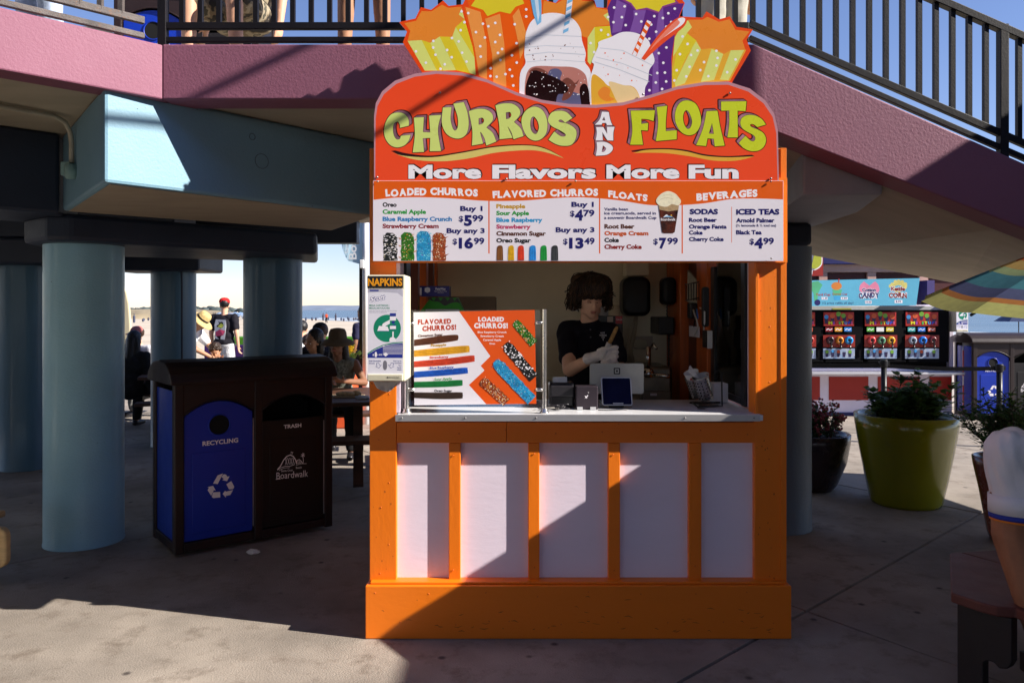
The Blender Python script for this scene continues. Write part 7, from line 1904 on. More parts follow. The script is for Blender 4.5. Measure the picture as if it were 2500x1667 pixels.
small("plastic_bag", "white plastic bag lying on the boy's table", "bag", (-3.70, 10.06, 0.756), lambda m: m.ell((0, 0, 0.05), (0.17, 0.08, 0.06)), mat("white plastic", (0.7, 0.7, 0.72), 0.4, var=0.1, bump=0.9, bs=30))

# low coloured planters between plaza and beach
M_pur = mat("deep purple paint", rgb(52, 20, 84), 0.5); M_grn = mat("leaf green paint", rgb(70, 128, 22), 0.5); M_olv = mat("lime green paint", rgb(134, 146, 16), 0.5)
def leaf_mass(mb, c, rx, ry, rz_, n, sz, seed):
    r_ = random.Random(seed)
    for _ in range(n):
        v = Vector((r_.gauss(0, 0.5), r_.gauss(0, 0.5), r_.uniform(-0.4, 1)))
        p = Vector(c)+Vector((v.x*rx, v.y*ry, v.z*rz_))
        d = Vector((r_.uniform(-1, 1), r_.uniform(-1, 1), r_.uniform(-0.3, 1))).normalized(); s_ = sz*r_.uniform(0.6, 1.4)
        a = d.cross(Vector((0.2, 0.5, 1))).normalized()*s_*0.38
        nn = a.cross(d).normalized()*s_*0.12
        mb.add([p, p+d*s_*0.45+a+nn, p+d*s_, p+d*s_*0.45-a+nn], [(0, 1, 2), (0, 2, 3)])
LF1 = mat("dark leaf", (0.08, 0.17, 0.045), 0.5, var=0.5, vs=12, transl=0.25); LF2 = mat("olive leaf", (0.12, 0.20, 0.05), 0.5, var=0.4, vs=12, transl=0.25); LF3 = mat("bright leaf", (0.10, 0.17, 0.04), 0.5, var=0.4, vs=12, transl=0.25)
FLY = mat("yellow petals", (0.80, 0.55, 0.02), 0.6, var=0.2); FLP = mat("pink petals", (0.42, 0.08, 0.12), 0.6, var=0.3)
def planter(name, label, x0, x1, Y, h, d, m_):
    t = thing("planter_wall", label, "planter", ((x0+x1)/2, Y, 0))
    mb = MB(); mb.box((x0, Y, 0), (x1, Y+d, h)); mb.build("wall", m_, t, bevel=0.02)
    return t
planter("planter_wall", "long leaf green planter wall between plaza and beach, left of the booth", -5.6, -2.9, 15.2, 1.07, 0.4, M_grn)
planter("planter_wall", "deep purple planter wall behind the person in the red cap", -6.0, -5.0, 15.0, 0.92, 0.4, M_pur)
planter("planter_wall", "small lime green planter wall left of the purple one", -5.75, -5.1, 14.7, 0.60, 0.25, M_olv)
planter("planter_wall", "low pale planter wall at the far left of the plaza", -9.6, -6.9, 15.5, 0.75, 0.3, mat("cream planter", (0.5, 0.46, 0.36), 0.6))
t = thing("flower_pot", "square red pot of yellow flowers beside the octagonal table", "flower pot", (-2.35, 10.6, 0))
mb = MB(); mb.prism([(-0.20, -0.20), (0.20, -0.20), (0.20, 0.20), (-0.20, 0.20)], 0, 0.74); mb.build("pot", mat("red orange glaze", (0.62, 0.09, 0.025), 0.35), t, bevel=0.015, world_co=False)
mb = MB(); leaf_mass(mb, (0, 0, 0.88), 0.17, 0.16, 0.12, 260, 0.07, 1); o = mb.build("foliage", LF3, t, world_co=False); o["kind"] = "stuff"
mb = MB(); leaf_mass(mb, (-0.12, -0.06, 1.0), 0.07, 0.07, 0.12, 200, 0.04, 2); leaf_mass(mb, (0.10, -0.05, 1.04), 0.07, 0.07, 0.12, 200, 0.04, 3); o = mb.build("flowers", FLY, t, world_co=False); o["kind"] = "stuff"
# flag pole with a teardrop banner
t = thing("flag_pole", "white pole with pale blue teardrop banner at the booth's left edge", "flag pole", (-2.0, 10.8, 0))
xp = W(893, 0, 10.8).x
mb = MB(); mb.tube([(xp, 10.8, 0), (xp, 10.8, 4.2)], 0.045, 14); mb.build("pole", mat("white metal paint", (0.7, 0.7, 0.7), 0.4), t, smooth=True)
xp2 = W(882.5, 0, 10.9).x
mb = MB(); mb.box((xp2-0.022, 10.85, 0), (xp2+0.022, 10.90, 4.0)); mb.build("pole", M_blk, t)
def zf(x, y): return (720+x/3.92, 560+y/3.92)
fy = 10.78
M_flag = mat("pale blue flag cloth", (0.42, 0.60, 0.70), 0.8, var=0.05, transl=0.5)
fo = fill([smooth_loop([zf(440, 60)+(1,), zf(455, 170), zf(480, 250), zf(505, 300)+(1,), zf(640, 338)+(1,), zf(640, -250)+(1,), zf(540, -260), zf(460, -120)], 4)])
me = bpy.data.meshes.new("banner"); me.from_pydata([tuple(on(fy)(x, y, 0)+Vector((0, 0.03*math.sin(y*0.08), 0))) for x, y in fo[0]], [], fo[1]); fl_ = link("banner", me, M_flag, t)
def rotf(x, y): # text runs upwards
    return x, y
bt_ = txt("Boardwalk", 0, 560, 0, 75, 0.02)
bt2 = txt("Santa Cruz Beach", 0, 420, 0, 34, 0.01)
for m_, ox, oy in ((bt_, 515, 288), (bt2, 478, 230)):
    V = [on(fy-0.03)(*zf(ox+y, oy-x), 0) for x, y in m_[0]]
    me = bpy.data.meshes.new("lettering"); me.from_pydata([tuple(v) for v in V], [], m_[1]); link("lettering", me, mat("flag white", (0.85, 0.85, 0.85), 0.8, transl=0.3), t)
a_ = thing("pole_bracket", "small white bracket clamped to the flag pole", "bracket", (xp2, 10.7, 2.2)) if False else None
mb = MB(); p = W(885, 645, 10.75); mb.box((p.x-0.035, 10.72, p.z-0.06), (p.x+0.02, 10.80, p.z+0.06)); mb.build("bracket", mat("white metal paint", (0.7, 0.7, 0.7)), t, bevel=0.008)
# pale surfboard-shaped board at far left
t = thing("surfboard", "tall cream surfboard standing behind the light blue column", "surfboard", (-6.6, 12.5, 0))
mb = MB(); mb.slab_xz([(W(x, 0, 12.5).x, W(0, y, 12.5).z) for x, y in ((300, 880), (319, 880), (318, 790), (314, 740), (308, 712), (300, 702), (292, 712), (286, 760), (284, 880))], 12.5, 12.56); mb.build("board", mat("cream gelcoat", (0.55, 0.48, 0.32), 0.3, var=0.05), t, bevel=0.02)

# beachgoers and their gear far out on the sand
mb = MB(); rb = random.Random(31)
for (xa, xb, ya, yb_2, n) in ((-0.30, -0.19, 138, 165, 34), (-0.46, -0.36, 150, 190, 20), (-0.40, -0.34, 160, 230, 40), (-0.52, -0.47, 120, 160, 10)):
    for _ in range(n):
        y = rb.uniform(ya, yb_2); x = y*rb.uniform(xa, xb)
        h = rb.choice((0.45, 0.5, 0.6, 0.5, 0.55, 0.5, 1.4)); z = -0.5
        mb.cap((x, y, z+0.2), (x, y, z+h*0.75), 0.17, 0.19, 6); mb.ell((x, y, z+h), 0.12, seg=6, rings=5)
o = mb.build("beachgoers", mat("distant clothes", (0.25, 0.12, 0.10), 0.9, var=0.8, vs=0.6, col2=(0.05, 0.08, 0.15)), None, smooth=True); o["kind"] = "stuff"; o["label"] = "tiny beachgoers scattered over the distant sand"
mb = MB()
for _ in range(60):
    y = rb.uniform(150, 230); x = y*rb.uniform(-0.385, -0.345)
    mb.lathe([(0.9, 0), (0.5, 0.25), (0, 0.38)], (x, y, 0.5+rb.uniform(-0.6, 0.2)), 8); mb.tube([(x, y, -0.5), (x, y, 0.8)], 0.03, 4)
o = mb.build("beach_umbrellas", mat("distant umbrellas", (0.5, 0.5, 0.6), 0.8, var=0.5, vs=0.25, col2=(0.15, 0.3, 0.5)), None); o["kind"] = "stuff"; o["label"] = "far row of beach umbrellas on the sand"
# lone walker in red
person("lone beach walker in a red shirt far out on the sand", (W(797, 0, 125).x, 125, -0.50), R(20), 1.65, skin=SK_T, shirt=cloth("red shirt", (0.5, 0.06, 0.02)), pants=cloth("black trousers", (0.012, 0.012, 0.014)), hair=HR_K, voxel=0.02)

# ================================================================== ON THE DECK ABOVE
dz = 2.93
bin2 = copy_tree(bin1, loc=(-3.07, 5.93, dz), rz=R(4), label="second brown and blue twin bin up on the walkway behind the railing")
person("person in camouflage shorts and shirt leaning behind the railing above", (W(598, 0, 4.95).x, 4.95, dz-0.0), R(170), 1.70, pose='sit', skin=SK_L, shirt=camo, pants=camo, shorts=True, hair=HR_B, group="people up on the walkway", girth=1.15)
person("person with bare lower legs standing at the railing above the booth's left corner", (W(890, 0, 4.45).x, 4.45, dz), R(185), 1.72, skin=SK_T, shirt=cloth("white tee", (0.74, 0.74, 0.76)), pants=cloth("dark shorts", (0.02, 0.02, 0.03)), shorts=True, hair=HR_K, group="people up on the walkway", shoe=mat("white shoe", (0.7, 0.7, 0.72), 0.5))
person("person in pale grey shorts standing behind the right end of the sign", (W(1768, 0, 5.3).x, 5.3, dz), R(20), 1.72, skin=SK_T, shirt=cloth("brown tee", (0.12, 0.05, 0.03)), pants=cloth("pale grey shorts", (0.35, 0.33, 0.28)), shorts=True, hair=HR_B, group="people up on the walkway", shoe=mat("white shoe", (0.7, 0.7, 0.72)))
person("person in pale blue trousers on the walkway at the top left edge", (W(105, 0, 4.6).x, 4.6, dz), R(150), 1.75, skin=SK_T, shirt=cloth("white tee", (0.74, 0.74, 0.76)), pants=cloth("pale blue trousers", (0.35, 0.42, 0.55), var=0.5, vs=9), hair=HR_B, group="people up on the walkway")
t = thing("deck_bench", "cream bench with dark underside on the walkway at top left", "bench", (W(200, 0, 5.0).x, 5.0, dz))
mb = MB(); mb.box((-0.35, -0.2, 0.38), (0.25, 0.25, 0.44)); mb.build("seat", M_cream, t, bevel=0.01, world_co=False)
mb = MB(); mb.box((-0.3, -0.15, 0), (-0.22, 0.2, 0.38)); mb.box((0.12, -0.15, 0), (0.2, 0.2, 0.38)); mb.build("leg", M_cream, t, bevel=0.01, world_co=False)

# ================================================================== RIGHT: FROZEN DRINK STAND
YS = 11.7
def zs(x, y): return (1960+x/5.345, 630+y/5.345)
def sbox(x0, y0, x1, y1, d0, d1, raw=False):
    """outline in close-up coordinates at the stand front"""
    a = W(*(zs(x0, y1) if not raw else (x0, y1)), YS); b = W(*(zs(x1, y0) if not raw else (x1, y0)), YS)
    return (a.x, YS+d0, a.z), (b.x, YS+d1, b.z)
M_swh = mat("stand white paint", rgb(222, 214, 232), 0.5, var=0.04); M_srd = mat("stand red paint", rgb(158, 36, 22), 0.5, var=0.06); M_snv = mat("stand navy", rgb(20, 24, 90), 0.5)
M_spk = mat("stand pink beige paint", rgb(196, 156, 142), 0.5); M_smr = mat("stand maroon paint", rgb(70, 16, 18), 0.5)
st_ = thing("drink_stand", "white and red frozen drink stand with dark drink machines and blue price sign", "stand", (4.8, YS, 0))
x0s, x1s = W(1750, 0, YS).x, W(2362, 0, YS).x
MB().box((x0s, YS+0.05, 0), (x1s-0.28, YS+2.5, 3.35)).build("wall", M_swh, st_)
MB().box((x0s, YS-0.02, 0), (W(2323, 0, YS).x, YS+0.049, W(0, 905, YS).z)).build("front_wall", M_swh, st_, bevel=0.01)
for (xa, xb) in ((1772, 1812), (1840, 1905), (1935, 2000), (2022, 2118), (2141, 2243), (2267, 2321)):
    MB().box(*sbox(xa, 919, xb, 976, -0.032, -0.021, raw=True)).build("red_panel", M_srd, st_, bevel=0.003)
MB().box((x0s, YS-0.05, 0.0), (W(2323, 0, YS).x, YS-0.021, W(0, 1006, YS).z)).build("skirting", M_snv, st_, bevel=0.005)
MB().box(*sbox(0, 1465, 1945, 1500, -0.35, 0.0)).build("counter", M_alu, st_, bevel=0.008)
MB().box(*sbox(0, 1425, 1900, 1464, -0.15, 0.04)).build("counter_upstand", M_swh, st_, bevel=0.004)
MB().box(*sbox(70, 625, 1935, 680, -0.10, 0.049)).build("lintel", mat("grey white trim", (0.5, 0.5, 0.5), 0.5), st_, bevel=0.006)
MB().box(*sbox(1885, 680, 1940, 1464, -0.06, 0.048)).build("side_frame", M_swh, st_, bevel=0.006)
MB().box(*sbox(-700, 681, 1884, 1424, 0.02, 0.045)).build("machine_recess", M_void, st_)
# upper cladding
MB().box(*sbox(-1200, 85, 2500, 185, -0.03, 0.049)).build("fascia_band", M_spk, st_, bevel=0.004)
for xa, xb in ((-900, -600), (-560, -100), (-60, 205), (315, 835), (950, 1510), (1628, 2200)):
    MB().box(*sbox(xa, 190, xb, 455, 0.02, 0.046)).build("maroon_panel", M_smr, st_, bevel=0.003)
for xa, xb in ((206, 314), (836, 949), (1511, 1627)):
    MB().box(*sbox(xa, 186, xb, 470, -0.02, 0.045)).build("fascia_post", M_spk, st_, bevel=0.003)
MB().box(*sbox(-1200, -260, 2500, 84, -0.10, 0.049)).build("navy_fascia", M_snv, st_, bevel=0.005)
# price sign, tilted panel
def ps(x, y, h): 
    v = W(*zs(x, y), YS-0.35); v.y = YS-0.35-h; return v
psp = [(-620, 300), (70, 293), (1527, 262), (1480, 618), (70, 628), (-620, 628)]
mb = MB(); n = len(psp); V = [ps(x, y, 0) for x, y in psp]+[ps(x, y, -0.05) for x, y in psp]
mb.add(V, [tuple(range(n)), tuple(range(n, 2*n))]+[(i, (i+1) % n, n+(i+1) % n, n+i) for i in range(n)])
prs = mb.build("price_sign", mat("sign aqua", rgb(96, 178, 208), 0.4, var=0.12, vs=1.2), st_)
MB().box(*sbox(1484, 300, 1578, 610, -0.30, 0.0)).build("sign_return", mat("violet board", rgb(70, 58, 120), 0.5), st_)
PQ = Print(prs, ps, 0.00008)
def ts(s, x0, x1, yt, yb, b=0.03, **k): return txt(s, x0, x1, yt, yb, b, **k)
pk_ = mat("candy pink", rgb(222, 130, 160), 0.5); ye_ = mat("corn yellow", rgb(206, 196, 110), 0.5, var=0.2, vs=30); nv_ = mat("sign ink navy", rgb(26, 24, 96), 0.5); mr_ = mat("sign ink maroon", rgb(120, 24, 30), 0.5); gr_ = mat("drink green", rgb(84, 178, 130), 0.5); or_ = mat("drink orange", rgb(206, 124, 50), 0.5); rdt = mat("sign ink red", rgb(170, 44, 50), 0.5)
PQ.add("print", pk_, fill([smooth_loop([(740, 430), (745, 360), (780, 320), (800, 305, 1), (830, 330), (870, 360, 1), (920, 320), (945, 305, 1), (985, 350), (1000, 420), (960, 450), (800, 450)], 3)]))
PQ.add("print", ye_, *[disc(1250+95*math.cos(a)*rb.uniform(0.6, 1.1), 370+60*math.sin(a)*rb.uniform(0.6, 1.15), 26, 8) for a in [k*0.5 for k in range(26)]])
PQ.add("print", gr_, poly([(80, 365), (130, 310), (200, 300), (258, 350), (200, 460), (190, 560), (150, 560), (140, 460)]), poly([(385, 410), (515, 410), (490, 500), (400, 500)]))
PQ.add("print", or_, disc(440, 365, 70, 14, ry=52)); PQ.add("print", mat("drink blue", rgb(60, 160, 210), 0.5), poly([(400, 490), (490, 490), (480, 550), (410, 550)])); PQ.add("print", nv_, disc(190, 580, 40, 12))
PQ.add("print", M_wht, poly([(240, 508), (325, 508), (325, 542), (240, 542)]), poly([(497, 508), (585, 508), (585, 542), (497, 542)]), poly([(812, 556), (898, 556), (898, 594), (812, 594)]), poly([(1198, 548), (1300, 548), (1300, 588), (1198, 588)]),
       ts("Cotton", 772, 958, 388, 445, 0.10), ts("CANDY", 728, 1000, 448, 530, 0.12), ts("Kettle", 1145, 1338, 368, 435, 0.10), ts("CORN", 1118, 1360, 448, 522, 0.12))
PQ.add("print", nv_, ts("Cotton", 775, 955, 392, 440, 0.05), funky("CANDY", 730, 996, 452, 522, 0.06), ts("11.49", 246, 320, 514, 536), ts("7.99", 508, 575, 514, 536), ts("10.50", 820, 892, 562, 586), ts("8.99", 1212, 1282, 555, 580), ts("1/2 price refills all day!", 252, 660, 572, 600, 0.0))
PQ.add("print", mr_, ts("Kettle", 1150, 1334, 374, 428, 0.05), funky("CORN", 1122, 1356, 450, 518, 0.06))
PQ.add("print", rdt, ts("Yard Cup", 168, 360, 460, 492, 0.02), ts("Domed Cup", 388, 580, 455, 482, 0.01), poly([(465, 270), (480, 270), (476, 320), (462, 320)]))
# emblem board at the top left of the stand
MB().box((x0s-0.05, YS-0.42, W(0, zs(0, 250)[1], YS).z), (W(*zs(120, 0), YS).x, YS-0.4, W(0, zs(0, -60)[1], YS).z)).build("emblem_board", mat("emblem red", rgb(150, 30, 24), 0.5), st_)
em_ = fill([smooth_loop([(60, -60, 1), (255, -60, 1), (255, 60), (225, 120), (170, 155), (130, 165), (120, 220), (70, 275, 1)], 4)])
V = [W(*zs(x, y), YS-0.44) for x, y in em_[0]]; me = bpy.data.meshes.new("emblem"); me.from_pydata([tuple(v) for v in V], [], em_[1]); link("emblem", me, M_wht, st_)
em_ = fill([smooth_loop([(150, -60, 1), (243, -60, 1), (243, 60), (215, 110), (165, 140), (110, 130, 1)], 4)])
V = [W(*zs(x, y), YS-0.45) for x, y in em_[0]]; me = bpy.data.meshes.new("emblem"); me.from_pydata([tuple(v) for v in V], [], em_[1]); link("emblem", me, mat("emblem olive", rgb(170, 176, 50), 0.5), st_)
# letters of the neighbouring sign, glimpsed through the side pane
ix = txt("MIX", 1740, 1806, 644, 669, 0.05)
V = [W(x, y, YS-0.5) for x, y in poly([(1700, 630), (1812, 630), (1812, 674), (1700, 674)])[0]]
me = bpy.data.meshes.new("mix_board"); me.from_pydata([tuple(v) for v in V], [], [(0, 1, 2, 3)]); o = link("mix_board", me, mat("mix board plum", rgb(60, 40, 100), 0.5), st_); o.modifiers.new("s", 'SOLIDIFY').thickness = 0.03
V = [W(x, y, YS-0.54) for x, y in ix[0]]; me = bpy.data.meshes.new("lettering"); me.from_pydata([tuple(v) for v in V], [], ix[1]); link("lettering", me, M_wht, st_)
# drink machines, each a thing of its own
YM = YS-0.02
def zm(Y): return lambda x, y, h: (lambda v: Vector((v.x, Y-h, v.z)))(W(*zs(x, y), Y))
fl_cols = [(rgb(60, 30, 40), rgb(196, 120, 30), rgb(30, 150, 220)), (rgb(200, 70, 70), rgb(90, 140, 110), rgb(220, 160, 40)), (rgb(150, 160, 180), rgb(30, 120, 220), rgb(110, 40, 46)), (rgb(60, 30, 40), rgb(120, 40, 46), rgb(150, 46, 40))]
M_mred = mat("machine red", rgb(140, 34, 24), 0.35); M_mprint = mat("machine print red", rgb(170, 36, 30), 0.4, var=0.3, vs=8); M_mpr2 = mat("machine cup print", rgb(190, 196, 210), 0.4, var=0.2, vs=20, col2=rgb(120, 150, 190))
def machine(xc, hw, label, ci):
    t = thing("drink_machine", label, "drink machine", (W(*zs(xc, 0), YM).x, YM, 1.0), group="frozen drink machines")
    a, b = W(*zs(xc-hw*1.22, 1345), YM), W(*zs(xc+hw*1.22, 688), YM)
    MB().box((a.x, YM-0.20, a.z), (b.x, YM+0.03, b.z)).build("cabinet", mat("matte black cabinet", (0.004, 0.004, 0.005), 0.8, spec=0.08), t, bevel=0.01)
    yy = YM-0.203
    z = zm(yy)
    def pan(name, x0, y0, x1, y1, m_, th=0.01):
        a, b = z(x0, y1, 0), z(x1, y0, 0); MB().box((a.x, yy-th, a.z), (b.x, yy+0.002, b.z)).build(name, m_, t, bevel=0.002)
    l, r = xc-hw, xc+hw
    pan("top_panel", l, 706, r, 886, M_mprint); pan("valve_panel", l-6, 1005, r+14, 1160, M_mred); pan("cup_panel", l-6, 1180, r+10, 1310, M_mpr2)
    P1 = Print(t, zm(yy-0.012), 0.00012)
    w = 2*hw
    P1.add("cup_print", mat("cup print dark", rgb(40, 30, 70), 0.4), *[poly([(l+w*u-28, yv), (l+w*u+28, yv), (l+w*u+16, yv+80), (l+w*u-16, yv+80)]) for u, yv in ((0.10, 775), (0.30, 765), (0.5, 730), (0.69, 765), (0.89, 775))], *[poly([(l+w*u-22, 1225), (l+w*u+22, 1225), (l+w*u+12, 1290), (l+w*u-16, 1290)]) for u in (0.12, 0.31, 0.5, 0.69, 0.88)])
    P1.add("dome_print", mat("dome orange", rgb(200, 84, 40), 0.4), *[disc(l+w*u, yv, 34, 12) for u, yv in ((0.30, 755), (0.89, 765))], disc(l+w*0.5, 1220, 22, 10)); P1.add("dome_print", mat("dome green", rgb(110, 160, 50), 0.4), disc(l+w*0.5, 730, 32, 12), disc(l+w*0.12, 1222, 24, 10), disc(l+w*0.88, 1222, 24, 10), disc(l+w*0.66, 752, 30, 12)); P1.add("dome_print", mat("dome blue", rgb(60, 140, 200), 0.4), disc(l+w*0.10, 768, 28, 12), disc(l+w*0.31, 1212, 22, 10))
    cs = [rgb(230, 220, 40), rgb(150, 60, 160), rgb(220, 60, 50), rgb(60, 170, 80), rgb(230, 220, 40), rgb(40, 150, 220), rgb(60, 60, 180), rgb(230, 90, 150)]
    xx = l+w*0.17
    for i, (c_, wd_) in enumerate(zip("MIX IT UP!".replace(" ", ""), (50, 22, 34, 22, 34, 34, 34, 16))):
        P1.k = 6
        P1.add("mix_lettering", mat("mix ink %d" % i, cs[i], 0.4), txt(c_, xx, xx+wd_*w/400, 826, 866, 0.06)); xx += (wd_+10)*w/400
    for i in range(3):
        xi = l+w*(0.19+0.31*i)
        P1.k = 0
        cc_ = [(rgb(130, 20, 30), rgb(220, 150, 40), rgb(50, 130, 210)), (rgb(90, 170, 60), rgb(230, 235, 230), rgb(210, 190, 50)), (rgb(60, 160, 160), rgb(40, 110, 200), rgb(200, 90, 60)), (rgb(130, 20, 30), rgb(60, 160, 160), rgb(200, 90, 60))][ci][i]
        P1.add("flavour_card", mat("card %d %d" % (ci, i), cc_, 0.4), poly([(xi-48, 903), (xi+48, 903), (xi+48, 958), (xi-48, 958)]))
        P1.k = 2
        P1.add("flavour_card", M_wht, strokes([(xi-36, 938), (xi-10, 922), (xi+10, 940), (xi+38, 922)], 11))
        c = z(xi+8, 1072, 0)
        mb = MB(); M_r = rot_to((0, -1, 0)); mb.lathe([(0.016, 0.02), (0.034, 0.045), (0.058, 0.03), (0.060, 0.0)], c, 20, M_r); mb.build("valve_ring", mat("ring %d %d" % (ci, i), fl_cols[ci][i], 0.25), t, smooth=True)
        mb = MB(); mb.lathe([(0, 0.03), (0.018, 0.03), (0.02, 0.0)], c, 14, M_r); mb.box((c.x-0.006, c.y-0.07, c.z-0.13), (c.x+0.006, c.y-0.045, c.z-0.01)); mb.build("tap_handle", M_blk, t)
        mb = MB(); mb.lathe([(0, 0.006), (0.008, 0.004), (0.008, 0)], c+Vector((0, -0.072, -0.09)), 10, M_r); mb.ell(c+Vector((0, -0.05, -0.13)), 0.010, seg=8, rings=6)
        for sx in (-1, 1):
            for sz in (-1, 1): mb.ell(c+Vector((sx*0.056, 0, sz*0.052)), 0.006, seg=6, rings=4)
        mb.build("fitting", M_steel, t, smooth=True)
    return t
machine(466, 198, "frozen drink machine second from left with dark, amber and blue rings", 0)
machine(1010, 204, "frozen drink machine third from left with red, green and yellow rings", 1)
machine(1550, 212, "frozen drink machine at the right end with silver, blue and maroon rings", 2)
machine(-40, 196, "frozen drink machine half hidden behind the grey blue column", 3)
# yellow sticker on the lintel
MB().box(*sbox(350, 655, 595, 672, -0.104, -0.10)).build("yellow_sticker", mat("sticker yellow", (0.45, 0.42, 0.05), 0.5), st_)
# second dispenser
nd2 = copy_tree(nd, label="napkin dispenser on the corner of the frozen drink stand")
nd2.location = (W(2342, 0, YS-0.3).x, YS-0.22, 1.31)
# red and white pole
t = thing("striped_pole", "red and white painted pole between the stand and the far bin", "pole", (6.85, 11.5, 0))
xq = W(2361, 0, 11.5).x
mb = MB(); mb.tube([(xq, 11.5, 0), (xq, 11.5, 1.12)], 0.06, 16); mb.build("pole", mat("white metal paint", (0.7, 0.7, 0.7)), t, smooth=True)
for z0 in (0.62, 0.1):
    mb = MB(); mb.lathe([(0.0615, z0), (0.0615, z0+0.38)], (xq, 11.5, 0), 20); mb.build("red_band", mat("pole red", (0.5, 0.06, 0.04), 0.35), t, smooth=True)
mb = MB(); mb.ell((xq, 11.5, 1.12), (0.06, 0.06, 0.05)); mb.build("pole_cap", mat("pole red", (0.5, 0.06, 0.04), 0.35), t, smooth=True)
bin3 = copy_tree(bin1, loc=(W(2376, 0, 11.2).x, 11.2, 0), rz=R(-3), label="brown and blue twin bin far right beyond the stand")
# low white sea wall behind
o = MB().box((6.6, 12.4, 0), (13, 12.6, 1.03)).build("sea_wall", mat("white wall", (0.65, 0.62, 0.58), 0.7), None, bevel=0.01); tag(o, "low white wall behind the far bin", "wall")
# stanchions and belt
M_sta = mat("stanchion black", (0.008, 0.008, 0.009), 0.4, spec=0.25)
def stanchion(px, Y, ztop, label):
    x = (px-CX)*Y/F
    t = thing("stanchion", label, "stanchion", (x, Y, 0), group="black queue stanchions")
    mb = MB(); mb.tube([(0, 0, 0.02), (0, 0, ztop-0.09)], 0.032, 16); mb.build("post", M_sta, t, smooth=True, world_co=False)
    mb = MB(); mb.lathe([(0, 0.0), (0.17, 0.0), (0.17, 0.012), (0.05, 0.03), (0, 0.03)], seg=28); mb.build("base", M_sta, t, world_co=False)
    mb = MB(); mb.lathe([(0.036, ztop-0.09), (0.044, ztop-0.08), (0.044, ztop-0.01), (0.036, ztop), (0, ztop)], seg=20); mb.box((-0.06, -0.02, ztop-0.07), (0.06, 0.02, ztop-0.02)); mb.build("belt_head", M_sta, t, world_co=False)
    return t, x
s1, xs1 = stanchion(2158, 9.3, 1.0, "black queue stanchion behind the tall green pot")
s2, xs2 = stanchion(2440, 9.0, 0.97, "black queue stanchion in front of the far twin bin")
s3, xs3 = stanchion(1890, 9.6, 1.0, "black queue stanchion hidden behind the column at the belt's left end")
for (a, b, lab) in (((xs1, 9.3, 0.93), (xs2, 9.0, 0.92), "black belt stretched between the two visible stanchions"), ((xs3, 9.6, 0.94), (xs1, 9.3, 0.94), "black belt running left from the stanchion behind the pot")):
    a, b = Vector(a), Vector(b); mb = MB()
    pts = [a.lerp(b, k/10)-Vector((0, 0, 0.02*math.sin(math.pi*k/10))) for k in range(11)]
    V = []
    for p in pts: V += [p+Vector((0, 0, 0.024)), p-Vector((0, 0, 0.024))]
    mb.add(V, [(2*i, 2*i+1, 2*i+3, 2*i+2) for i in range(10)]); o = mb.build("queue_belt", M_sta, None); tag(o, lab, "belt"); o.modifiers.new("s", 'SOLIDIFY').thickness = 0.003

